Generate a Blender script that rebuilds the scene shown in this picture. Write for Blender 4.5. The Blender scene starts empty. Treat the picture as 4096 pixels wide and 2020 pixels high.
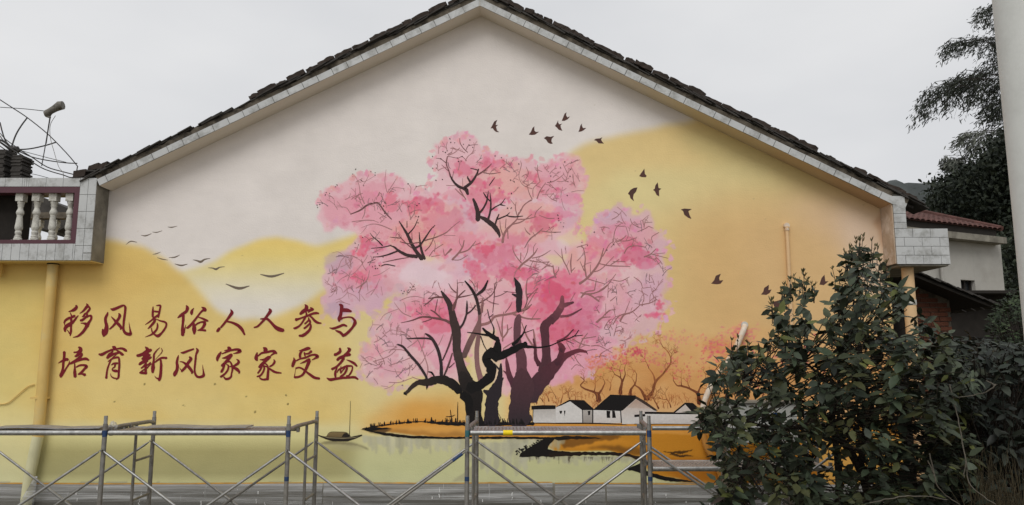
import bpy, bmesh, math, random
import numpy as np
from mathutils import Vector, Matrix
from mathutils.geometry import tessellate_polygon
random.seed(7); RNG = np.random.default_rng(7)
R = math.radians
scene = bpy.context.scene
COL = scene.collection

# ------------------------------------------------------------------ camera
FPX, CXP, CYP = 3050.0, 2048.0, 1010.0        # focal length and centre in photograph pixels (4096 x 2020)
PITCH, CAMY, CAMZ = R(8.3), -9.2, 2.3
CT, ST = math.cos(PITCH), math.sin(PITCH)
cam_d = bpy.data.cameras.new('camera'); cam = bpy.data.objects.new('camera', cam_d); COL.objects.link(cam)
cam_d.sensor_width = 36.0; cam_d.lens = FPX/4096*36.0; cam_d.clip_end = 2000; cam_d.clip_start = 0.05
cam.location = (0, CAMY, CAMZ); cam.rotation_euler = (math.pi/2+PITCH, 0, 0)
scene.camera = cam

# ------------------------------------------------------------------ sky and sun (overcast)
world = bpy.data.worlds.new('World'); scene.world = world; world.use_nodes = True
nt = world.node_tree; nt.nodes.clear()
SUN_EL, SUN_AZ = R(48), R(196)                 # azimuth measured from +Y towards +X: behind the camera, a little left
sky = nt.nodes.new('ShaderNodeTexSky'); sky.sky_type = 'NISHITA'; sky.sun_disc = False
sky.sun_elevation = SUN_EL; sky.sun_rotation = SUN_AZ; sky.dust_density = 4.0
hs = nt.nodes.new('ShaderNodeHueSaturation'); hs.inputs['Saturation'].default_value = 0.10
mixc = nt.nodes.new('ShaderNodeMix'); mixc.data_type = 'RGBA'
tc = nt.nodes.new('ShaderNodeTexCoord'); mp = nt.nodes.new('ShaderNodeMapping'); mp.inputs['Scale'].default_value = (1.2, 1.2, 3.0)
nz = nt.nodes.new('ShaderNodeTexNoise'); nz.inputs['Scale'].default_value = 2.2; nz.inputs['Detail'].default_value = 4; nz.inputs['Roughness'].default_value = 0.45
cr = nt.nodes.new('ShaderNodeValToRGB')
cr.color_ramp.elements[0].position = 0.3; cr.color_ramp.elements[0].color = (6.75, 6.88, 7.15, 1)
cr.color_ramp.elements[1].position = 0.7; cr.color_ramp.elements[1].color = (8.05, 8.1, 8.22, 1)
bg = nt.nodes.new('ShaderNodeBackground'); bg.inputs['Strength'].default_value = 0.10
wo = nt.nodes.new('ShaderNodeOutputWorld')
L = nt.links.new
L(sky.outputs[0], hs.inputs['Color']); L(tc.outputs['Generated'], mp.inputs[0]); L(mp.outputs[0], nz.inputs[0]); L(nz.outputs[0], cr.inputs[0])
mixc.inputs[0].default_value = 0.94            # the cloud deck covers nearly all of the clear sky
L(hs.outputs[0], mixc.inputs[6]); L(cr.outputs[0], mixc.inputs[7])
L(mixc.outputs[2], bg.inputs[0]); L(bg.outputs[0], wo.inputs[0])
sun_d = bpy.data.lights.new('sun', 'SUN'); sun = bpy.data.objects.new('sun', sun_d); COL.objects.link(sun)
sun_d.energy = 1.45; sun_d.angle = R(34); sun_d.color = (1.0, 0.985, 0.96)
sdir = Vector((math.sin(SUN_AZ)*math.cos(SUN_EL), math.cos(SUN_AZ)*math.cos(SUN_EL), math.sin(SUN_EL)))
sun.rotation_euler = (-sdir).to_track_quat('-Z', 'Y').to_euler()
vs = scene.view_settings; vs.view_transform = 'Standard'; vs.look = 'None'; vs.exposure = 0.0; vs.gamma = 1.0; vs.use_curve_mapping = False

# ------------------------------------------------------------------ helpers
def at(px, py, Y):
    """photograph pixel -> point on the vertical plane y = Y"""
    u = (px-CXP)/FPX; v = (CYP-py)/FPX
    dy = CT - v*ST; t = (Y-CAMY)/dy
    return Vector((u*t, Y, CAMZ + t*(ST + v*CT)))
def atz(px, py, Y, zoom): 
    return at(zoom[0]+px/zoom[2], zoom[1]+py/zoom[2], Y)
def pxm(Y, z=2.3):                              # photograph pixels per metre at depth Y
    return FPX/((Y-CAMY)*CT + (z-CAMZ)*ST)
def s2l(c):
    c = np.asarray(c, float)/255.0
    return np.where(c <= 0.04045, c/12.92, ((c+0.055)/1.055)**2.4)
def lin(r, g, b, k=1.0):
    v = s2l((r, g, b))/k
    return (float(min(v[0], .9)), float(min(v[1], .9)), float(min(v[2], .9)), 1.0)

def tag(o, label=None, cat=None, group=None, kind=None):
    if label: o['label'] = label
    if cat: o['category'] = cat
    if group: o['group'] = group
    if kind: o['kind'] = kind
    return o
def empty(name, loc=(0, 0, 0), label=None, cat=None, group=None):
    o = bpy.data.objects.new(name, None); COL.objects.link(o); o.location = loc; o.empty_display_size = 0.1
    return tag(o, label, cat, group)
def link(name, me, parent=None):
    o = bpy.data.objects.new(name, me); COL.objects.link(o)
    if parent is not None:
        o.parent = parent
        root = parent
        off = Vector((0, 0, 0))
        while root is not None:
            off += root.location; root = root.parent
        o.location = -off                        # meshes are written in world coordinates
    return o

class MB:
    """collects geometry in world coordinates for one mesh object"""
    def __init__(s): s.v = []; s.f = []; s.c = []; s.col = None
    def add(s, vs_, fs_, col=None):
        n = len(s.v); s.v += [tuple(p) for p in vs_]; s.f += [tuple(i+n for i in f) for f in fs_]
        if col is not None: s.c += list(col) if len(col) == len(vs_) and not isinstance(col[0], float) else [col]*len(vs_)
    def hexa(s, p):                              # 8 corners: bottom 4 (ccw), top 4
        s.add(p, [(3, 2, 1, 0), (4, 5, 6, 7), (0, 1, 5, 4), (1, 2, 6, 5), (2, 3, 7, 6), (3, 0, 4, 7)])
    def box(s, x0, x1, y0, y1, z0, z1):
        s.hexa([(x0, y0, z0), (x1, y0, z0), (x1, y1, z0), (x0, y1, z0), (x0, y0, z1), (x1, y0, z1), (x1, y1, z1), (x0, y1, z1)])
    def prism(s, xz, y0, y1):                    # polygon in the x-z plane (ccw seen from -y) pushed from y0 to y1
        n = len(xz); vs_ = [(x, y0, z) for x, z in xz]+[(x, y1, z) for x, z in xz]
        fs_ = [tuple(range(n)), tuple(range(2*n-1, n-1, -1))]
        for i in range(n):
            j = (i+1) % n; fs_.append((i, i+n, j+n, j))
        s.add(vs_, fs_)
    def tube(s, pts, rad, n=8, cap=True):
        pts = [Vector(p) for p in pts]
        if not hasattr(rad, '__len__'): rad = [rad]*len(pts)
        rings = []; ref = None
        for i, p in enumerate(pts):
            d = (pts[min(i+1, len(pts)-1)]-pts[max(i-1, 0)]).normalized()
            if ref is None:
                ref = Vector((0, 0, 1)) if abs(d.z) < .9 else Vector((0, 1, 0))
            a = (ref - d*ref.dot(d)).normalized(); b = d.cross(a); ref = a
            rings.append([p+(a*math.cos(2*math.pi*k/n)+b*math.sin(2*math.pi*k/n))*rad[i] for k in range(n)])
        vs_ = [q for r in rings for q in r]; fs_ = []
        for i in range(len(pts)-1):
            for k in range(n):
                k2 = (k+1) % n
                fs_.append((i*n+k, i*n+k2, (i+1)*n+k2, (i+1)*n+k))
        if cap:
            fs_.append(tuple(range(n-1, -1, -1))); m = (len(pts)-1)*n; fs_.append(tuple(range(m, m+n)))
        s.add(vs_, fs_)
    def lathe(s, cx, cy, prof, n=14, lean=0):    # prof: (radius, z)
        vs_ = []; fs_ = []
        for r, z in prof:
            for k in range(n): vs_.append((cx+r*math.cos(2*math.pi*k/n), cy+r*math.sin(2*math.pi*k/n), z))
        for i in range(len(prof)-1):
            for k in range(n):
                k2 = (k+1) % n; fs_.append((i*n+k, i*n+k2, (i+1)*n+k2, (i+1)*n+k))
        fs_.append(tuple(range(n-1, -1, -1))); m = (len(prof)-1)*n; fs_.append(tuple(range(m, m+n)))
        s.add(vs_, fs_)
    def mesh(s, name, m, smooth=False):
        me = bpy.data.meshes.new(name); me.from_pydata(s.v, [], s.f)
        if m: me.materials.append(m)
        if s.c and len(s.c) == len(s.v):
            a = me.color_attributes.new('Col', 'FLOAT_COLOR', 'POINT')
            a.data.foreach_set('color', np.asarray(s.c, dtype=np.float32).ravel())
        if smooth:
            me.polygons.foreach_set('use_smooth', [True]*len(me.polygons))
            try: me.set_sharp_from_angle(angle=R(40))
            except Exception: pass
        me.update(); return me
    def build(s, name, m, parent=None, smooth=False):
        return link(name, s.mesh(name, m, smooth), parent)

def np_mesh(name, V, F, m, colors=None, smooth=False):
    """V (n,3), F (m,k) arrays with one face size"""
    me = bpy.data.meshes.new(name); V = np.asarray(V, np.float32); F = np.asarray(F, np.int32)
    me.vertices.add(len(V)); me.vertices.foreach_set('co', V.ravel())
    k = F.shape[1]; me.loops.add(F.size); me.loops.foreach_set('vertex_index', F.ravel())
    me.polygons.add(len(F)); me.polygons.foreach_set('loop_start', np.arange(0, F.size, k, dtype=np.int32))
    me.polygons.foreach_set('loop_total', np.full(len(F), k, np.int32))
    if smooth: me.polygons.foreach_set('use_smooth', np.ones(len(F), bool))
    me.update(calc_edges=True)
    if colors is not None:
        a = me.color_attributes.new('Col', 'FLOAT_COLOR', 'POINT'); a.data.foreach_set('color', np.asarray(colors, np.float32).ravel())
    if m: me.materials.append(m)
    return me

# ------------------------------------------------------------------ materials
def mat(name, color=None, rough=0.8, metal=0.0, var=0.15, vscale=6.0, bump=0.0, bscale=60.0, vcol=False, spec=0.3, stain=None, stain_scale=1.5, stain_amt=0.5, coat=0.0):
    m = bpy.data.materials.new(name); m.use_nodes = True; t = m.node_tree; n = t.nodes; l = t.links.new
    b = n['Principled BSDF']; b.inputs['Roughness'].default_value = rough; b.inputs['Metallic'].default_value = metal
    b.inputs['Specular IOR Level'].default_value = spec
    geo = n.new('ShaderNodeNewGeometry')
    if vcol:
        src = n.new('ShaderNodeVertexColor'); src.layer_name = 'Col'; base = src.outputs[0]
    else:
        src = n.new('ShaderNodeRGB'); src.outputs[0].default_value = color; base = src.outputs[0]
    if var > 0:
        nz = n.new('ShaderNodeTexNoise'); nz.inputs['Scale'].default_value = vscale; nz.inputs['Detail'].default_value = 6; nz.inputs['Roughness'].default_value = 0.6
        l(geo.outputs['Position'], nz.inputs['Vector'])
        mr = n.new('ShaderNodeMapRange'); mr.inputs[1].default_value = 0.25; mr.inputs[2].default_value = 0.75
        mr.inputs[3].default_value = 1-var; mr.inputs[4].default_value = 1+var
        l(nz.outputs[0], mr.inputs[0])
        mx = n.new('ShaderNodeVectorMath'); mx.operation = 'SCALE'; l(base, mx.inputs[0]); l(mr.outputs[0], mx.inputs[3]); base = mx.outputs[0]
    if stain is not None:
        n2 = n.new('ShaderNodeTexNoise'); n2.inputs['Scale'].default_value = stain_scale; n2.inputs['Detail'].default_value = 8; n2.inputs['Roughness'].default_value = 0.7
        l(geo.outputs['Position'], n2.inputs['Vector'])
        m2 = n.new('ShaderNodeMapRange'); m2.inputs[1].default_value = 0.48; m2.inputs[2].default_value = 0.68; m2.inputs[4].default_value = stain_amt
        l(n2.outputs[0], m2.inputs[0])
        mm = n.new('ShaderNodeMix'); mm.data_type = 'RGBA'; l(m2.outputs[0], mm.inputs[0]); l(base, mm.inputs[6]); mm.inputs[7].default_value = stain; base = mm.outputs[2]
    l(base, b.inputs['Base Color'])
    if bump > 0:
        nb = n.new('ShaderNodeTexNoise'); nb.inputs['Scale'].default_value = bscale; nb.inputs['Detail'].default_value = 6
        l(geo.outputs['Position'], nb.inputs['Vector'])
        bp = n.new('ShaderNodeBump'); bp.inputs['Strength'].default_value = bump; bp.inputs['Distance'].default_value = 0.01
        l(nb.outputs[0], bp.inputs['Height']); l(bp.outputs[0], b.inputs['Normal'])
    return m
KA = 0.78                                        # light that falls on the wall: photo colour / KA = paint colour
M = {}
M['paint'] = mat('mural_paint', rough=0.85, vcol=True, var=0.05, vscale=3.0, bump=0.22, bscale=55, spec=0.2)
def trowel(m):
    t = m.node_tree; n = t.nodes; l = t.links.new; g = n.new('ShaderNodeNewGeometry'); mp = n.new('ShaderNodeMapping'); mp.inputs['Scale'].default_value = (1.3, 1, 3.5); l(g.outputs['Position'], mp.inputs[0])
    z = n.new('ShaderNodeTexNoise'); z.inputs['Scale'].default_value = 2.6; z.inputs['Detail'].default_value = 7; z.inputs['Roughness'].default_value = .62; z.inputs['Distortion'].default_value = .6; l(mp.outputs[0], z.inputs[0])
    r = n.new('ShaderNodeMapRange'); r.inputs[1].default_value = .3; r.inputs[2].default_value = .7; r.inputs[3].default_value = .982; r.inputs[4].default_value = 1.018; l(z.outputs[0], r.inputs[0])
    b = n['Principled BSDF']; src = b.inputs['Base Color'].links[0].from_socket; v = n.new('ShaderNodeVectorMath'); v.operation = 'SCALE'; l(src, v.inputs[0]); l(r.outputs[0], v.inputs[3]); l(v.outputs[0], b.inputs['Base Color'])
    old = [q for q in n if q.bl_idname == 'ShaderNodeBump'][0]; b2 = n.new('ShaderNodeBump'); b2.inputs['Strength'].default_value = .14; b2.inputs['Distance'].default_value = .012; l(z.outputs[0], b2.inputs['Height']); l(old.outputs[0], b2.inputs['Normal']); l(b2.outputs[0], b.inputs['Normal'])
trowel(M['paint'])
M['brush'] = mat('brush_paint', rough=0.8, vcol=True, var=0.10, vscale=30.0, bump=0.1, bscale=70, spec=0.2)
M['red'] = mat('red_letter_paint', lin(108, 26, 34, .82), rough=0.7, var=0.12, vscale=12, bump=0.1, bscale=60, spec=0.2)
M['plaster'] = mat('old_plaster', lin(120, 112, 98, .8), rough=0.9, var=0.25, vscale=5, bump=0.3, stain=lin(70, 62, 52), stain_scale=3, stain_amt=.6)
M['tile'] = mat('white_wall_tile', lin(168, 169, 168, .8), rough=0.35, var=0.10, vscale=4, bump=0.12, bscale=45, spec=0.45, stain=lin(112, 110, 102), stain_scale=6, stain_amt=.7)
M['grout'] = mat('tile_grout', lin(70, 68, 62, .8), rough=0.95, var=0.3, vscale=20)
M['maroon'] = mat('maroon_tile', lin(74, 42, 50, .8), rough=0.4, var=0.12, vscale=9, spec=0.4)
M['mortar'] = mat('dirty_mortar', lin(95, 88, 78, .8), rough=0.95, var=0.45, vscale=9, bump=0.8, bscale=25, stain=lin(32, 28, 25), stain_scale=5, stain_amt=.95)
M['rooftile'] = mat('dark_roof_tile', lin(60, 57, 54, .9), rough=0.85, var=0.4, vscale=9, bump=0.3, bscale=40)
M['brick_old'] = mat('weathered_brick', lin(54, 46, 41, .8), rough=0.95, var=0.45, vscale=8, bump=0.8, bscale=30, stain=lin(36, 33, 30), stain_scale=4, stain_amt=.9)
M['galv'] = mat('galvanised_tube', (0.34, 0.34, 0.33, 1), rough=0.42, metal=0.75, var=0.25, vscale=14, bump=0.1, bscale=80, stain=(0.62, 0.6, 0.56, 1), stain_scale=26, stain_amt=.55)
M['galv_old'] = mat('dull_scaffold_tube', (0.24, 0.23, 0.21, 1), rough=0.55, metal=0.45, var=0.3, vscale=14, bump=0.1, bscale=80, stain=(0.13, 0.11, 0.09, 1), stain_scale=8, stain_amt=.6)
M['board'] = mat('steel_scaffold_board', (0.30, 0.29, 0.28, 1), rough=0.5, metal=0.5, var=0.3, vscale=10, bump=0.3, bscale=90, stain=(0.55, 0.53, 0.48, 1), stain_scale=11, stain_amt=.45)
M['blue'] = mat('blue_tape', lin(40, 62, 98), rough=0.5, var=0.2, vscale=40)
M['teal'] = mat('teal_tape', lin(52, 100, 104), rough=0.5, var=0.2, vscale=40)
M['yellow_tape'] = mat('yellow_tape', lin(235, 205, 20), rough=0.5, var=0.1, vscale=40)
M['pipe_y'] = mat('yellow_painted_pipe', lin(196, 166, 100, .8), rough=0.6, var=0.12, vscale=3, stain=lin(170, 160, 120, .8), stain_scale=3, stain_amt=.6)
M['pipe_p'] = mat('peach_painted_pipe', lin(196, 164, 124, .8), rough=0.6, var=0.1, vscale=5)
M['pipe_w'] = mat('half_painted_white_pipe', lin(196, 186, 172, .8), rough=0.5, var=0.1, vscale=5, stain=lin(190, 142, 90, .8), stain_scale=2.2, stain_amt=1.0)
M['conc'] = mat('grey_concrete', lin(118, 114, 104, .8), rough=0.95, var=0.3, vscale=4, bump=0.5, bscale=35, stain=lin(62, 56, 48), stain_scale=2.5, stain_amt=.7)
M['conc_w'] = mat('whitewashed_concrete', lin(178, 176, 168, .8), rough=0.9, var=0.15, vscale=12, bump=0.4, bscale=50, stain=lin(112, 106, 96), stain_scale=14, stain_amt=.6)
M['wire'] = mat('dark_wire', lin(52, 50, 48), rough=0.6, metal=0.3, var=0.3, vscale=20)
M['lnb'] = mat('old_grey_plastic', lin(120, 116, 108), rough=0.7, var=0.3, vscale=20, stain=lin(60, 55, 50), stain_scale=14, stain_amt=.8)
M['leaf'] = mat('glossy_dark_leaf', rough=0.5, vcol=True, var=0.3, vscale=14, spec=0.22)
M['leaf_d'] = mat('tree_leaf', rough=0.6, vcol=True, var=0.25, vscale=4, spec=0.2)
M['bark'] = mat('dark_bark', lin(44, 38, 32), rough=0.95, var=0.35, vscale=20, bump=0.6, bscale=50)
M['twig'] = mat('pale_dry_twig', lin(98, 92, 82), rough=0.9, var=0.3, vscale=25)
M['wall_w'] = mat('white_house_wall', lin(168, 165, 158), rough=0.9, var=0.1, vscale=2, bump=0.2, bscale=40, stain=lin(150, 146, 138), stain_scale=1.6, stain_amt=.6)
M['rtile'] = mat('red_roof_tile', lin(90, 61, 55), rough=0.9, var=0.4, vscale=3, bump=0.2, bscale=30)
M['redbrick'] = mat('red_brick', lin(100, 62, 47), rough=0.95, var=0.35, vscale=5, bump=0.5, bscale=50)
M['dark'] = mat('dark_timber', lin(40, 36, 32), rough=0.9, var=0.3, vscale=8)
M['glass'] = mat('dark_window_glass', (0.02, 0.022, 0.025, 1), rough=0.1, var=0.1, spec=0.5)
M['pole'] = mat('pale_painted_pole', lin(205, 206, 202), rough=0.55, var=0.05, vscale=3, bump=0.08, bscale=50, stain=lin(176, 177, 172), stain_scale=2, stain_amt=.5)
M['ground'] = mat('earth_ground', lin(120, 112, 96), rough=1.0, var=0.35, vscale=1.5, bump=0.6, bscale=12, stain=lin(70, 76, 48), stain_scale=.4, stain_amt=.8)
M['hill'] = mat('hazy_far_forest', lin(70, 74, 73), rough=1.0, var=0.35, vscale=.12)  # distance haze over the hill is put into this greyish forest colour
M['cab'] = mat('grey_cabinet', lin(166, 166, 160), rough=0.6, var=0.12, vscale=4)
# ================================================================== THE HOUSE WITH THE MURAL
house = empty('mural_house', (0, 0, 0), 'white gabled house whose end wall carries the pink blossom tree mural', 'house')

# ---------------- the mural: brush painter working in photograph pixels at half size
BW, BH = 1820, 1010
def vnoise(w, h, cell, seed, octaves=3):
    r = np.random.default_rng(seed); out = np.zeros((h, w)); amp = 1.0; tot = 0
    for o in range(octaves):
        c = max(cell/(2**o), 2); gh, gw = int(h/c)+3, int(w/c)+3
        g = r.random((gh, gw)); y = np.arange(h)/c; x = np.arange(w)/c
        yi = y.astype(int); xi = x.astype(int); fy = y-yi; fx = x-xi
        fy = fy*fy*(3-2*fy); fx = fx*fx*(3-2*fx)
        a = g[yi][:, xi]; b = g[yi][:, xi+1]; c_ = g[yi+1][:, xi]; d = g[yi+1][:, xi+1]
        fx = fx[None, :]; fy = fy[:, None]
        out += amp*((a*(1-fx)+b*fx)*(1-fy)+(c_*(1-fx)+d*fx)*fy); tot += amp; amp *= 0.55
    return out/tot-0.5
N1 = vnoise(BW, BH, 46, 1, 4); N2 = vnoise(BW, BH, 46, 2, 4); N3 = vnoise(BW, BH, 120, 3, 3); N4 = vnoise(BW, BH, 13, 4, 3); N5 = vnoise(BW, BH, 13, 5, 3)
YY, XX = np.mgrid[0:BH, 0:BW].astype(float)
D = 1.5907/2                                     # overview-picture pixel -> buffer pixel
img = np.zeros((BH, BW, 3)); img[:] = (207, 200, 195)
def boxblur(a, r):
    r = int(r)
    if r < 1: return a
    for ax in (0, 1):
        p = np.pad(a, [(r+1, r) if i == ax else (0, 0) for i in (0, 1)], mode='edge'); c = np.cumsum(p, axis=ax)
        n = a.shape[ax]; k = 2*r+1
        a = (np.take(c, range(k, k+n), axis=ax)-np.take(c, range(0, n), axis=ax))/k
    return a
def pmask(pts, warp=0, fine=0, soft=0, pad=0):
    """pts in buffer pixels -> (slice, mask)"""
    p = np.asarray(pts, float); e = int(warp+fine+soft*2.5+pad+3)
    x0 = max(int(p[:, 0].min())-e, 0); x1 = min(int(p[:, 0].max())+e, BW); y0 = max(int(p[:, 1].min())-e, 0); y1 = min(int(p[:, 1].max())+e, BH)
    if x1 <= x0 or y1 <= y0: return None
    sl = (slice(y0, y1), slice(x0, x1))
    X = XX[sl]+N1[sl]*2*warp+N4[sl]*2*fine; Y = YY[sl]+N2[sl]*2*warp+N5[sl]*2*fine
    ins = np.zeros(X.shape, bool); n = len(p)
    for i in range(n):
        xa, ya = p[i]; xb, yb = p[(i+1) % n]
        if ya == yb: continue
        c = ((ya > Y) != (yb > Y)) & (X < (xb-xa)*(Y-ya)/(yb-ya)+xa); ins ^= c
    m = ins.astype(float)
    if soft > 0:
        m = boxblur(boxblur(m, soft*.6), soft*.6)
    return sl, m
def lay(sl, m, col, alpha=1.0):
    a = (m*alpha)[..., None]; img[sl] = img[sl]*(1-a)+np.asarray(col, float)*a
def blob(pts, col, alpha=1.0, warp=8, fine=3, soft=1, sc=D, off=(0, 0), grain=0.0):
    p = [((x*sc+off[0]), (y*sc+off[1])) for x, y in pts]
    r = pmask(p, warp, fine, soft)
    if r is None: return
    sl, m = r
    if grain: m = m*np.clip(1-grain*(0.5+N3[sl]*2.2+N4[sl]*.8), 0, 1)
    lay(sl, m, col, alpha)
def vgrad(pts, stops, warp=6, soft=12, sc=D):
    """polygon filled with a vertical gradient; stops: (y, colour, alpha)"""
    r = pmask([(x*sc, y*sc) for x, y in pts], warp, 0, soft)
    sl, m = r; ys = YY[sl]; sy = [s[0]*sc for s in stops]
    col = np.stack([np.interp(ys, sy, [s[1][k] for s in stops]) for k in range(3)], -1); al = np.interp(ys, sy, [s[2] for s in stops])
    a = (m*al)[..., None]; img[sl] = img[sl]*(1-a)+col*a
def dab(x, y, r, col, alpha=.9, rng=random):
    n = 11; a0 = rng.random()*6.28; asp = rng.uniform(.6, 1.0)
    pts = []
    for k in range(n):
        a = 2*math.pi*k/n; rr = r*rng.uniform(.5, 1.25)
        px, py = rr*math.cos(a), rr*asp*math.sin(a)
        pts.append((x+px*math.cos(a0)-py*math.sin(a0), y+px*math.sin(a0)+py*math.cos(a0)))
    q = pmask(pts, 2, 3, .8)
    if q: lay(q[0], q[1], col, alpha)

# --- sky and hills
img += (N3*10)[..., None]
YEL = (203, 174, 101); PALE = (208, 192, 138); CREAM = (207, 199, 170); ORA = (204, 162, 102)
# far hill of the left half: strong at its crest, fading downwards
vgrad([(430, 700), (470, 682), (540, 655), (600, 625), (650, 604), (700, 597), (760, 612), (800, 620), (850, 606), (920, 585), (1000, 560), (1250, 560), (1250, 860), (430, 860)],
      [(590, (214, 186, 108), 1), (640, (212, 190, 118), 1), (680, (209, 194, 140), .95), (730, (207, 199, 172), .8), (770, (206, 200, 186), .6), (860, (206, 198, 176), .5)], warp=4, soft=9)
# big yellow body
vgrad([(-30, 604), (262, 600), (300, 605), (360, 622), (420, 655), (470, 700), (510, 745), (545, 783), (600, 806), (660, 803), (720, 785), (770, 757), (830, 722), (900, 690), (1600, 690), (1600, 1300), (-30, 1300)],
      [(600, (206, 176, 104), 1), (700, (202, 174, 106), 1), (850, (204, 178, 112), 1), (1000, (205, 182, 118), 1), (1050, (206, 184, 120), 1), (1075, (204, 192, 142), 1), (1100, (196, 188, 134), 1), (1135, (160, 152, 104), 1), (1190, (156, 150, 106), 1), (1212, (182, 178, 130), 1), (1300, (180, 176, 128), 1)], warp=5, soft=10)
# left strip under the terrace
vgrad([(-30, 640), (150, 640), (120, 1060), (60, 1300), (-30, 1300)], [(640, (196, 172, 98), .0), (760, (196, 176, 106), .6), (980, (200, 182, 116), .8), (1070, (206, 194, 140), .8), (1200, (196, 192, 150), .8)], warp=4, soft=16)
blob([(100, 640), (330, 640), (400, 700), (300, 760), (130, 760)], (198, 164, 94), .45, 10, 0, 26)
blob([(820, 640), (1500, 600), (1500, 1000), (1250, 1080), (940, 1060), (860, 900)], (208, 192, 142), .75, 12, 0, 40)
blob([(560, 960), (760, 940), (800, 1040), (600, 1060)], (206, 178, 104), .5, 10, 0, 30)
for i in range(60):                               # uneven sponge work in the yellow
    x, y = random.uniform(0, 1250), random.uniform(640, 1060)
    if 540 < x < 800 and y < 800: continue
    blob([(x-60, y-18), (x+40, y-30), (x+80, y+10), (x, y+30)], random.choice([(197, 165, 90), (211, 188, 122), (204, 172, 98), (208, 190, 130)]), .22, 14, 0, 14)
# right yellow hill
vgrad([(1425, 395), (1470, 362), (1520, 346), (1590, 332), (1660, 318), (1720, 312), (1800, 280), (1900, 260), (2300, 250), (2300, 1300), (1400, 1300), (1430, 700)],
      [(250, (198, 180, 134), 1), (330, (206, 181, 126), 1), (400, (206, 182, 128), 1), (520, (208, 190, 138), 1), (620, (206, 184, 128), 1), (760, (205, 178, 122), 1), (860, (204, 174, 118), 1), (1000, (206, 160, 90), 1), (1300, (190, 140, 60), 1)], warp=7, soft=10)
blob([(1700, 330), (1850, 330), (2050, 420), (2150, 470), (2000, 500), (1800, 440)], (188, 174, 122), .55, 12, 0, 26)
blob([(1560, 430), (1900, 420), (2000, 470), (1700, 520), (1500, 500)], (206, 194, 142), .6, 14, 0, 24)
blob([(1690, 520), (1900, 480), (2260, 500), (2260, 1000), (1950, 1000), (1720, 850), (1680, 640)], (196, 158, 108), .72, 16, 0, 80)
blob([(1850, 560), (2240, 560), (2240, 900), (1950, 880)], (199, 166, 122), .5, 16, 0, 60)
blob([(1950, 500), (2200, 500), (2250, 640), (2200, 760), (2120, 620)], (200, 172, 146), .7, 16, 0, 50)
blob([(2100, 520), (2240, 540), (2240, 780), (2170, 720)], (204, 182, 162), .7, 12, 0, 30)
blob([(2190, 560), (2232, 520), (2240, 760), (2222, 780), (2225, 640)], (176, 140, 110), .6, 8, 3, 6)
blob([(1560, 880), (1700, 820), (1950, 830), (1960, 960), (1700, 980)], (206, 170, 118), .7, 12, 0, 30)
# --- orange ground haze behind the painted houses
vgrad([(1345, 1010), (1390, 965), (1440, 940), (1490, 915), (1560, 880), (1620, 850), (1680, 835), (1760, 850), (1830, 835), (1900, 820), (2300, 830), (2300, 1080), (1345, 1080)],
      [(800, (206, 160, 100), .2), (870, (202, 154, 102), .55), (930, (196, 142, 86), .8), (1000, (198, 146, 92), .9), (1040, (204, 164, 118), .9), (1080, (202, 140, 70), .9)], warp=14, soft=12)
for i in range(46):
    x = random.uniform(1380, 1900); y = random.uniform(max(860, 1000-(x-1380)*.4), 990)
    blob([(x-26, y-14), (x+20, y-22), (x+30, y+10), (x-6, y+20)], random.choice([(186, 128, 74), (206, 160, 104), (192, 134, 80), (210, 172, 120)]), .3, 8, 3, 7)
# orange glow beside the trunk
blob([(955, 1030), (990, 1010), (1080, 995), (1150, 990), (1200, 1040), (1200, 1085), (900, 1085)], (205, 154, 82), .75, 14, 0, 24)
blob([(1000, 1030), (1080, 1010), (1140, 1015), (1140, 1070), (980, 1075)], (201, 142, 62), .55, 12, 0, 18)
blob([(1270, 980), (1345, 960), (1350, 1065), (1270, 1065)], (214, 172, 110), .8, 8, 0, 12)
# --- water
vgrad([(900, 1080), (1800, 1080), (1800, 1240), (880, 1240)], [(1080, (198, 192, 148), 0), (1100, (196, 190, 146), .9), (1140, (186, 184, 138), 1), (1180, (184, 184, 138), 1), (1240, (186, 186, 146), 1)], warp=2, soft=30)
# orange sand of the island and of the right bank
blob([(912, 1077), (985, 1060), (1070, 1052), (1170, 1060), (1300, 1065), (1500, 1062), (1800, 1066), (2300, 1066), (2300, 1102), (1500, 1106), (1180, 1103), (1040, 1095), (950, 1083)], (200, 140, 62), 1, 2, 1, 2)
blob([(960, 1080), (1100, 1068), (1180, 1072), (1180, 1096), (1040, 1090)], (204, 150, 76), .8, 3, 1, 4)
blob([(1600, 1065), (2300, 1066), (2300, 1085), (1600, 1080)], (190, 130, 44), .8, 3, 1, 4)
ZH = (2000, 1400, 2.048); ZI = (1000, 1400, 2.048)
def zb(pts, z, col, alpha=1, warp=3, fine=2, soft=1, grain=0):
    blob([((z[0]+x/z[2])/2, (z[1]+y/z[2])/2) for x, y in pts], col, alpha, warp, fine, soft, sc=1.0, grain=grain)
zb([(400, 700), (1000, 690), (1700, 690), (2600, 690), (2600, 1090), (1700, 1090), (1250, 1030), (1150, 905), (900, 830), (450, 830), (380, 780)], ZH, (182, 122, 36), 1, 3, 1, 3)
zb([(560, 730), (900, 720), (1100, 760), (700, 810), (520, 800)], ZH, (196, 132, 44), .8, 4, 1, 5)
zb([(1200, 900), (2600, 880), (2600, 1090), (1500, 1090)], ZH, (152, 92, 24), .75, 6, 0, 10)
for q in ([(1330, 838), (1590, 818), (1500, 846), (1400, 852)], [(1400, 848), (1590, 866), (1480, 880), (1380, 862)], [(2000, 850), (2280, 846), (2140, 862)], [(2040, 1000), (2300, 1010), (2100, 1024)]):
    zb(q, ZH, (60, 40, 20), .9, 2, 4, 1)
zb([(480, 740), (900, 700), (1000, 730), (720, 770), (520, 806)], ZH, (96, 62, 26), .7, 5, 4, 3)
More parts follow.
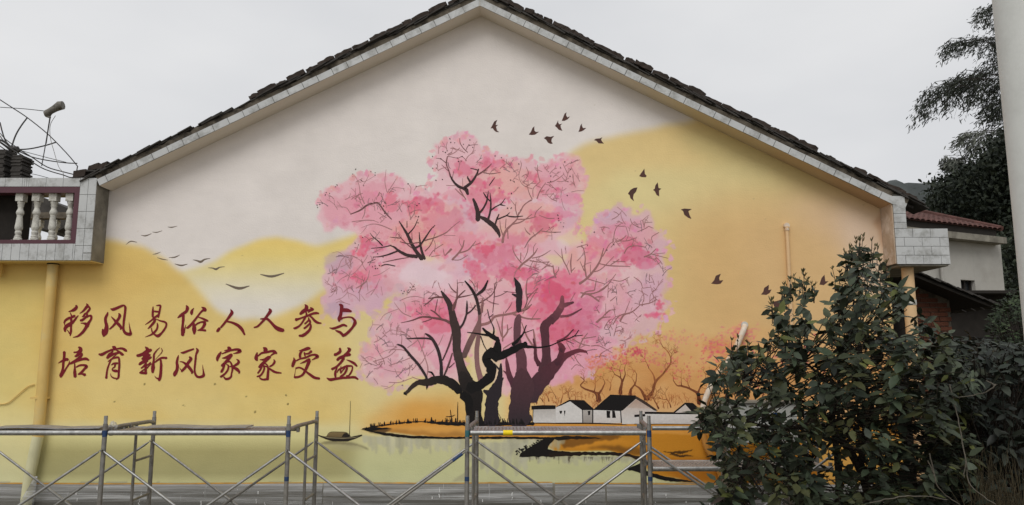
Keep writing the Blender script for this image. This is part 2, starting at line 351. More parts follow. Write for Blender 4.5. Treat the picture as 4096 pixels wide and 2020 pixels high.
zb([(700, 800), (1000, 790), (1300, 850), (1150, 870), (900, 830)], ZH, (90, 58, 24), .6, 5, 4, 4)
zb([(1000, 668), (1200, 655), (1500, 670), (1760, 668), (1760, 706), (1500, 704), (1200, 690)], ZI, (110, 74, 34), .45, 5, 3, 5)
zb([(960, 650), (1080, 640), (1160, 645), (1100, 690), (1000, 670)], ZI, (70, 52, 34), .8, 3, 3, 2)
# grey reflections hanging below the shore
for (z, x0, x1, y0, l0, l1) in ((ZI, 915, 1770, 700, 50, 150), (ZH, 20, 520, 720, 40, 130), (ZH, 160, 1140, 872, 20, 80), (ZH, -250, -60, 760, 60, 300), (ZH, -60, 200, 760, 80, 330)):
    x = x0
    while x < x1:
        w = random.uniform(18, 60); l = random.uniform(l0, l1); yo = y0 + (0 if z is ZH else min(26, (x-x0)*.06)); g = random.uniform(150, 182)
        zb([(x, yo), (x+w, yo), (x+w*.9, yo+l*random.uniform(.7, 1)), (x+w*.4, yo+l), (x+w*.05, yo+l*.8)], z, (g, g-3, g-24), random.uniform(.45, .8), 3, 2, 2)
        x += w*random.uniform(.45, .9)
for i in range(24):
    x = random.uniform(180, 1000); zb([(x, 874), (x+random.uniform(6, 22), 874), (x+8, 874+random.uniform(20, 70))], ZH, (70, 62, 48), random.uniform(.3, .8), 1, 1, 1)
zb([(570, 765), (650, 745), (820, 750), (960, 800), (975, 818), (880, 785), (760, 770), (640, 775)], ZI, (90, 82, 62), .6, 3, 1, 3)
zb([(600, 770), (830, 756), (950, 812), (700, 815)], ZI, (150, 144, 112), .5, 4, 1, 5)
zb([(1650, 1075), (1740, 1010), (1830, 930), (1840, 1080)], ZI, (158, 154, 124), .8, 4, 1, 2)
# base dado below the mural (later covered with plastic film)
vgrad([(-30, 1213), (2400, 1216), (2400, 1300), (-30, 1300)], [(1210, (128, 124, 114), 1), (1300, (112, 110, 104), 1)], warp=1, soft=1)

# --- blossom
LP = (216, 170, 178); MP = (211, 144, 158); DP = (203, 104, 128); HP = (196, 82, 108); LI = (199, 160, 176); SA = (219, 158, 150); LIG = (176, 150, 164)
def under(pts, col, a=.92, warp=11, fine=9, soft=.9): blob(pts, col, a, warp, fine, soft, grain=.12)
under([(1084, 402), (1090, 365), (1130, 350), (1165, 330), (1200, 355), (1225, 385), (1265, 392), (1300, 398), (1330, 385), (1350, 418), (1400, 405), (1450, 402), (1470, 440), (1480, 470), (1456, 500), (1462, 540), (1440, 585), (1455, 640), (1300, 700), (1120, 650), (1060, 560), (1060, 500), (1095, 450)], LP)
under([(795, 512), (825, 474), (862, 462), (905, 428), (960, 436), (1000, 446), (1045, 474), (1085, 488), (1120, 600), (1060, 660), (930, 650), (900, 600), (868, 572), (826, 578), (800, 548)], LP)
under([(822, 668), (850, 640), (885, 606), (920, 600), (1040, 640), (1100, 690), (1040, 720), (1000, 740), (965, 765), (935, 782), (890, 790), (850, 806), (812, 782), (806, 720)], (205, 166, 178))
under([(930, 640), (1100, 620), (1350, 600), (1470, 610), (1520, 640), (1560, 760), (1560, 860), (1480, 940), (1400, 968), (1330, 975), (1260, 985), (1190, 900), (1040, 760)], LP)
under([(1470, 615), (1488, 560), (1520, 530), (1560, 532), (1600, 548), (1628, 520), (1648, 565), (1678, 618), (1668, 660), (1676, 700), (1662, 740), (1680, 780), (1660, 800), (1640, 830), (1600, 850), (1575, 870), (1500, 880), (1430, 760), (1430, 660)], (206, 168, 178))
under([(945, 800), (1000, 760), (1050, 722), (1150, 700), (1250, 720), (1240, 840), (1180, 880), (1160, 960), (1080, 952), (1000, 962), (975, 985), (940, 975), (908, 920), (905, 890), (935, 870), (930, 835)], (213, 170, 178))
under([(1230, 860), (1400, 840), (1560, 850), (1545, 890), (1490, 935), (1420, 962), (1340, 975), (1290, 990), (1262, 930)], (211, 150, 166))
# open windows of background inside the crown
for q in ([(1395, 600), (1450, 570), (1470, 600), (1440, 625)], [(1040, 590), (1090, 575), (1110, 610), (1060, 640)], [(1180, 745), (1230, 740), (1240, 780), (1190, 790)], [(1245, 590), (1270, 560), (1280, 600)], [(1180, 840), (1250, 830), (1262, 960), (1190, 960)], [(1360, 640), (1430, 640), (1400, 670)], [(1480, 690), (1560, 690), (1520, 715)], [(1060, 640), (1120, 660), (1060, 670)]):
    blob(q, (212, 194, 152), .7, 7, 4, 3)
# soft patches
def patch(cx, cy, w, h, col, a=.75, warp=13, fine=9, soft=1.2):
    n = 10; pts = [(cx+w*math.cos(2*math.pi*k/n)*random.uniform(.8, 1.1), cy+h*math.sin(2*math.pi*k/n)*random.uniform(.8, 1.1)) for k in range(n)]
    blob(pts, col, a, warp, fine, soft, grain=.25)
for c in ((1000, 560, 110, 60, MP, .7), (1180, 520, 60, 40, LI, .5), (1100, 560, 80, 60, SA, .7), (1040, 600, 70, 50, SA, .7), (870, 530, 60, 40, MP, .6), (940, 490, 60, 36, MP, .6),
          (1010, 640, 70, 30, MP, .6), (1150, 570, 60, 40, LI, .6), (1230, 470, 90, 50, SA, .55), (1180, 420, 70, 30, MP, .6), (1300, 460, 70, 50, SA, .6), (1390, 450, 60, 46, MP, .6),
          (1330, 560, 90, 50, SA, .7), (1420, 530, 40, 40, LI, .6), (1250, 620, 110, 40, MP, .6), (1100, 690, 110, 34, (219, 184, 192), .9), (1160, 670, 60, 26, LI, .8), (1060, 690, 60, 24, (222, 190, 196), .8),
          (900, 690, 60, 60, MP, .7), (860, 740, 46, 50, LI, .8), (850, 660, 34, 26, LIG, .6), (930, 740, 50, 40, (196, 158, 176), .8), (840, 780, 30, 24, LIG, .7), (960, 715, 40, 30, MP, .5),
          (1560, 560, 70, 34, LI, .9), (1600, 590, 60, 40, MP, .7), (1520, 600, 50, 40, MP, .7), (1640, 640, 44, 40, LI, .7), (1480, 650, 60, 40, SA, .8), (1560, 690, 70, 24, (222, 184, 186), .7),
          (1530, 660, 60, 30, MP, .6), (1620, 750, 50, 40, (208, 164, 178), .8), (1520, 760, 70, 60, MP, .6), (1460, 730, 70, 50, MP, .7), (1560, 800, 60, 40, (212, 160, 172), .7), (1650, 720, 30, 40, LI, .6),
          (1080, 800, 90, 60, MP, .7), (1000, 850, 50, 40, (206, 158, 172), .7), (980, 920, 50, 40, (208, 162, 172), .7), (1120, 870, 70, 60, (212, 150, 166), .8), (1200, 790, 40, 60, (214, 160, 170), .7),
          (1370, 800, 110, 70, MP, .8), (1440, 850, 80, 50, (210, 140, 156), .8), (1300, 850, 60, 60, (212, 148, 164), .8), (1380, 900, 90, 50, (212, 148, 166), .8), (1330, 750, 70, 40, MP, .7), (1250, 740, 60, 40, (214, 160, 170), .7)):
    patch(*c)
for i in range(90):                               # pale lights
    x, y = random.uniform(1000, 1600), random.uniform(560, 900)
    patch(x, y, random.uniform(10, 26), random.uniform(7, 16), random.choice([(224, 192, 194), (220, 176, 182), (214, 166, 178), (218, 170, 168)]), random.uniform(.25, .6), 6, 4, 1.5)
def soften(x0, y0, x1, y1, r, mix):
    sl = (slice(int(y0*D), int(y1*D)), slice(int(x0*D), int(x1*D)))
    for k in range(3): img[sl + (k,)] = img[sl + (k,)]*(1-mix)+boxblur(boxblur(img[sl + (k,)], r), r)*mix
soften(780, 310, 1720, 1010, 3, .65)
# strong pinks
for c in ((1200, 460, 26, 16, DP, .8), (1240, 465, 20, 14, DP, .7), (1165, 422, 20, 18, DP, .8), (1255, 415, 26, 13, DP, .8), (1225, 410, 18, 14, DP, .8), (1210, 505, 44, 36, (206, 116, 138), .85), (1185, 540, 20, 14, DP, .6),
          (1255, 500, 36, 16, DP, .75), (1140, 490, 26, 15, MP, .8), (1110, 555, 50, 28, (204, 118, 136), .7), (1095, 510, 26, 22, DP, .75), (1065, 515, 22, 18, DP, .85), (1038, 516, 20, 18, (207, 96, 118), .9), (982, 508, 18, 24, (208, 112, 130), .8),
          (925, 500, 36, 22, (208, 134, 152), .75), (890, 515, 22, 20, MP, .7), (820, 500, 16, 10, MP, .7), (860, 560, 30, 14, (208, 150, 164), .7), (1040, 590, 50, 20, (206, 122, 134), .6), (1150, 600, 60, 22, (214, 132, 148), .7),
          (1110, 630, 80, 16, (213, 128, 146), .7), (920, 612, 22, 14, (206, 92, 114), .9), (905, 632, 18, 12, (212, 100, 124), .85), (950, 620, 26, 14, DP, .7), (880, 700, 34, 30, (208, 130, 150), .6), (905, 698, 18, 14, (210, 100, 124), .85), (940, 690, 24, 26, (208, 122, 142), .6),
          (1240, 640, 60, 30, (200, 112, 134), .85), (1215, 625, 20, 14, (208, 90, 114), .9), (1290, 605, 34, 20, (206, 124, 142), .7), (1270, 680, 60, 22, (204, 124, 146), .8), (1185, 670, 20, 18, (211, 104, 126), .85), (1290, 690, 36, 22, (204, 96, 122), .85), (1210, 700, 20, 26, (208, 108, 132), .8), (1320, 690, 26, 20, (206, 104, 128), .8),
          (1370, 470, 30, 26, (208, 138, 152), .7), (1430, 500, 26, 12, (210, 136, 156), .85), (1420, 535, 26, 9, (208, 134, 156), .9), (1400, 485, 12, 8, DP, .7), (1365, 560, 26, 24, (196, 102, 122), .85), (1350, 545, 26, 14, (204, 116, 134), .8), (1390, 545, 18, 7, DP, .8), (1335, 445, 14, 12, DP, .6), (1420, 400, 20, 10, MP, .5),
          (1600, 640, 44, 24, (200, 94, 122), .9), (1585, 615, 24, 16, (206, 104, 128), .85), (1630, 660, 30, 14, (204, 112, 138), .8), (1500, 610, 30, 18, (212, 122, 142), .7), (1560, 575, 30, 14, (208, 134, 156), .7), (1480, 635, 20, 14, (212, 120, 138), .7), (1540, 640, 20, 12, (208, 112, 134), .7), (1660, 770, 10, 12, (205, 84, 110), .95), (1640, 795, 24, 8, (208, 94, 120), .9), (1545, 700, 26, 20, MP, .6),
          (1400, 720, 70, 36, (210, 112, 136), .85), (1400, 745, 40, 40, (202, 80, 108), .9), (1370, 780, 50, 30, (206, 104, 128), .8), (1440, 770, 50, 26, (204, 120, 144), .75), (1490, 750, 26, 40, (200, 120, 144), .7), (1420, 690, 36, 18, (210, 110, 132), .8), (1340, 730, 24, 18, (208, 104, 128), .8), (1460, 800, 40, 36, (196, 104, 130), .8), (1410, 830, 44, 30, (200, 92, 116), .75), (1480, 830, 26, 24, (196, 112, 138), .8), (1390, 850, 34, 30, (202, 100, 124), .7), (1430, 880, 30, 20, (206, 112, 136), .7), (1520, 800, 30, 14, (202, 120, 142), .7), (1540, 690, 20, 12, MP, .7), (1300, 770, 20, 30, (206, 110, 130), .7),
          (1090, 790, 46, 34, (208, 104, 126), .9), (1110, 820, 40, 26, (204, 102, 124), .8), (1060, 780, 30, 20, (212, 124, 144), .7), (1120, 760, 30, 20, (212, 128, 146), .7), (1060, 860, 16, 14, DP, .5), (990, 800, 18, 16, (210, 142, 160), .7), (930, 880, 30, 18, MP, .7), (985, 935, 26, 16, (208, 152, 164), .6), (1150, 900, 30, 30, (210, 146, 166), .7)):
    patch(*c[:5], c[5]*.85, warp=10, fine=10, soft=.7)
    for k in range(int(5+c[2]*c[3]/60)):          # broken edge of single touches
        a = random.random()*6.28; q = random.uniform(.7, 1.35); dab((c[0]+c[2]*q*math.cos(a))*D, (c[1]+c[3]*q*math.sin(a))*D, random.uniform(1.5, 6), tuple(v+random.uniform(-8, 14) for v in c[4]), random.uniform(.4, .85))
soften(780, 310, 1720, 1010, 1, .45)
# loose single dabs along the rim and inside
edge = [(795, 512), (825, 474), (862, 462), (905, 428), (960, 436), (1000, 446), (1045, 474), (1075, 470), (1084, 402), (1090, 365), (1130, 350), (1165, 330), (1200, 355), (1225, 385), (1265, 395), (1330, 390), (1400, 405), (1450, 402), (1478, 450), (1462, 520), (1450, 580), (1480, 570), (1520, 525), (1630, 520), (1688, 620), (1680, 720), (1690, 780), (1640, 830), (1575, 868), (1490, 935), (1340, 975)]
for i in range(len(edge)-1):
    for k in range(7):
        t = random.random(); x = edge[i][0]*(1-t)+edge[i+1][0]*t; y = edge[i][1]*(1-t)+edge[i+1][1]*t
        x += max(-12, min(12, random.gauss(0, 6))); y += max(-10, min(14, random.gauss(0, 6)))+5
        pink = (214, 150, 162) if x < 1480 else (204, 160, 178)
        dab(x*D, y*D, random.uniform(2.5, 8), tuple(c+random.uniform(-10, 12) for c in pink), random.uniform(.5, .9))
lowedge = [(808, 720), (815, 785), (850, 806), (900, 790), (965, 765), (1010, 735), (1000, 760), (945, 805), (930, 850), (908, 900), (915, 950), (975, 985), (1080, 955)]
for i in range(len(lowedge)-1):
    for k in range(5):
        t = random.random(); x = lowedge[i][0]*(1-t)+lowedge[i+1][0]*t+random.gauss(0, 8); y = lowedge[i][1]*(1-t)+lowedge[i+1][1]*t+random.gauss(0, 8)
        dab(x*D, y*D, random.uniform(4, 11), tuple(c+random.uniform(-10, 8) for c in (202, 164, 174)), random.uniform(.4, .8))
for i in range(1300):
    x, y = random.uniform(830, 1680), random.uniform(400, 950)
    px = img[int(y*D), int(x*D)]
    if px[0]-px[1] < 38 or px[2] < px[1]-14: continue
    d = random.uniform(-30, 18); dab(x*D, y*D, random.uniform(1.5, 7), (min(px[0]+d*.4, 226), px[1]+d, px[2]+d*.9), random.uniform(.35, .8))
soften(780, 310, 1720, 1010, 1, .15)
# red dabs of the small trees behind the houses
for (cx, cy, w, h, n, base) in ((1500, 910, 40, 20, 46, (206, 120, 92)), (1560, 905, 40, 26, 60, (196, 96, 92)), (1600, 880, 24, 12, 34, (190, 72, 92)), (1680, 850, 70, 22, 80, (202, 130, 112)), (1690, 905, 40, 30, 30, (196, 100, 96)), (1800, 880, 40, 24, 70, (200, 92, 100)), (1850, 850, 40, 18, 50, (202, 110, 112)), (1740, 930, 50, 24, 26, (190, 84, 84)), (1640, 905, 40, 20, 30, (196, 108, 100)), (1980, 900, 80, 50, 60, (202, 96, 104)), (1870, 830, 30, 20, 40, (204, 110, 118))):
    for k in range(n):
        x = cx+random.gauss(0, w*.6); y = cy+random.gauss(0, h*.6)
        for j in range(3): dab((x+random.gauss(0, 4))*D, (y+random.gauss(0, 3))*D, random.uniform(.8, 2.8), tuple(c+random.uniform(-12, 16) for c in base), random.uniform(.35, .8))
# pin holes and specks in the plaster
for i in range(110):
    x, y = random.uniform(300, 2200), random.uniform(250, 1060)
    dab(x*D, y*D, random.uniform(.6, 1.3), (140, 124, 96), random.uniform(.2, .6))
for (x, y) in ((540, 966), (365, 966), (620, 995), (718, 992), (460, 1020), (290, 1012), (725, 1016), (640, 1038)):
    dab(x*D, y*D, 2.4, (92, 82, 44), .9)

def sample(px, py):
    x = np.clip(px/2, 0, BW-1.001); y = np.clip(py/2, 0, BH-1.001); xi = x.astype(int); yi = y.astype(int); fx = (x-xi)[..., None]; fy = (y-yi)[..., None]
    return (img[yi, xi]*(1-fx)+img[yi, xi+1]*fx)*(1-fy)+(img[yi+1, xi]*(1-fx)+img[yi+1, xi+1]*fx)*fy

# ---------------- wall sheet with the painted colours on its vertices
APX, APZ = -0.398, 6.69                            # ridge of the verge underside
LX, LZ = -4.934, 4.407; RX, RZ = 4.673, 4.111      # lower ends of the two verges
WR = 4.585                                         # right corner of the wall
WL = -4.967                                        # left corner above the terrace
def roofz(x):
    return np.where(x < APX, APZ+(x-APX)*(APZ-LZ)/(APX-LX), APZ-(x-APX)*(APZ-RZ)/(RX-APX))
def axis(a, b, da, db, coarse, fine):
    return np.unique(np.concatenate([np.arange(a, da, coarse), np.arange(da, db, fine), np.arange(db, b, coarse), [b]]))
gx = axis(-7.6, WR, -2.75, 2.35, 0.019, 0.0078); gz = axis(0.0, 6.75, 1.0, 5.6, 0.019, 0.0078)
GX, GZ = np.meshgrid(gx, gz)
dep = 9.2*CT+(GZ-CAMZ)*ST; PX = CXP+FPX*GX/dep; PY = CYP-FPX*(-9.2*ST+(GZ-CAMZ)*CT)/dep
colr = sample(PX, PY)
alb = np.clip(s2l(np.clip(colr, 0, 255))/KA, 0, .86)
nxn, nzn = len(gx), len(gz)
idx = np.arange(nxn*nzn).reshape(nzn, nxn)
F = np.stack([idx[:-1, :-1], idx[:-1, 1:], idx[1:, 1:], idx[1:, :-1]], -1).reshape(-1, 4)
cxq = ((GX[:-1, :-1]+GX[1:, 1:])/2).ravel(); czq = ((GZ[:-1, :-1]+GZ[1:, 1:])/2).ravel()
keep = (czq < roofz(cxq)+0.05) & ((cxq > WL-.01) | (czq < 3.53))
F = F[keep]
und = (N3[np.clip((PY/2).astype(int), 0, BH-1), np.clip((PX/2).astype(int), 0, BW-1)])*0.0012   # slightly uneven plaster
V = np.stack([GX.ravel(), und.ravel(), GZ.ravel()], 1)
used = np.unique(F); remap = np.full(len(V), -1); remap[used] = np.arange(len(used))
CA = np.concatenate([alb.reshape(-1, 3), np.ones((len(V), 1))], 1)
wall_me = np_mesh('gable_wall', V[used], remap[F], M['paint'], CA[used], smooth=True)
wall = link('gable_wall', wall_me, house); wall['label'] = 'end wall painted with pink blossom tree, hills, birds and red characters'
LAYER = [0.0012]
def nexty(step=0.000002):
    LAYER[0] += step; return -LAYER[0]
# ---------------- crisp brush strokes: thin paint films lying on the wall
def smooth_pts(p, n=4):
    p = [tuple(map(float, q)) for q in p]
    if len(p) < 3: 
        return [tuple(a+(b-a)*k/n for a, b in zip(p[0], p[-1])) for k in range(n+1)]
    out = []
    q = [tuple(2*a-b for a, b in zip(p[0], p[1]))]+p+[tuple(2*a-b for a, b in zip(p[-1], p[-2]))]
    for i in range(1, len(q)-2):
        for k in range(n):
            t = k/n; out.append(tuple(.5*(2*b+(c-a)*t+(2*a-5*b+4*c-d)*t*t+(3*b-a-3*c+d)*t**3) for a, b, c, d in zip(q[i-1], q[i], q[i+1], q[i+2])))
    out.append(p[-1]); return out
def ribbon(mb, pts, z, col=None, col2=None, n=4, jag=0.0, minw=0.0, taper_cap=True):
    """pts: (x, y, width) in a zoomed picture z=(ox, oy, scale); laid on the wall plane"""
    q = smooth_pts(pts, n); y = nexty(); vs_ = []; cs = []
    for i, (x, yy, w) in enumerate(q):
        a = q[max(i-1, 0)]; b = q[min(i+1, len(q)-1)]; dx, dy = b[0]-a[0], b[1]-a[1]; l = math.hypot(dx, dy) or 1
        w = max(w, minw)/2; nx, ny = -dy/l, dx/l; j1 = 1+random.uniform(-jag, jag); j2 = 1+random.uniform(-jag, jag)
        vs_.append(atz(x+nx*w*j1, yy+ny*w*j1, y, z)); vs_.append(atz(x-nx*w*j2, yy-ny*w*j2, y, z))
        if col is not None:
            t = i/(len(q)-1); c = col if col2 is None else tuple(col[k]*(1-t)+col2[k]*t for k in range(4)); cs += [c, c]
    # rounded ends
    fs_ = [(2*i, 2*i+1, 2*i+3, 2*i+2) for i in range(len(q)-1)]
    for end in (0, len(q)-1):
        x, yy, w = q[end]; w = max(w, minw)
        if w < 1.0: continue
        o = q[1] if end == 0 else q[-2]; dx, dy = x-o[0], yy-o[1]; l = math.hypot(dx, dy) or 1
        b0 = len(vs_); vs_.append(atz(x+dx/l*w*.33, yy+dy/l*w*.33, y, z))
        if col is not None: cs.append(cs[2*end])
        fs_.append((2*end, 2*end+1, b0) if end else (2*end+1, 2*end, b0))
    mb.add(vs_, fs_, cs if col is not None else None)
def polyfill(mb, pts, z, col=None, col2=None, jag=0.0):
    """filled outline; col2 = colour at the lower edge"""
    y = nexty(); n = len(pts)
    p2 = []
    for i in range(n):
        a = pts[i]; b = pts[(i+1) % n]; k = max(1, int(math.hypot(b[0]-a[0], b[1]-a[1])/22)) if jag else 1
        for t in range(k):
            p2.append((a[0]+(b[0]-a[0])*t/k+(random.uniform(-jag, jag) if t else 0), a[1]+(b[1]-a[1])*t/k+(random.uniform(-jag, jag) if t else 0)))
    vs_ = [atz(x, yy, y, z) for x, yy in p2]
    tri = tessellate_polygon([[Vector((x, -yy, 0)) for x, yy in p2]])
    cs = None
    if col is not None:
        ya = min(p[1] for p in p2); yb = max(p[1] for p in p2); c2 = col2 or col
        cs = [tuple(col[k]+(c2[k]-col[k])*(p[1]-ya)/(yb-ya+1e-6) for k in range(4)) for p in p2]
    mb.add(vs_, [tuple(t) for t in tri], cs)
def pc(r, g, b): return lin(r, g, b, KA)

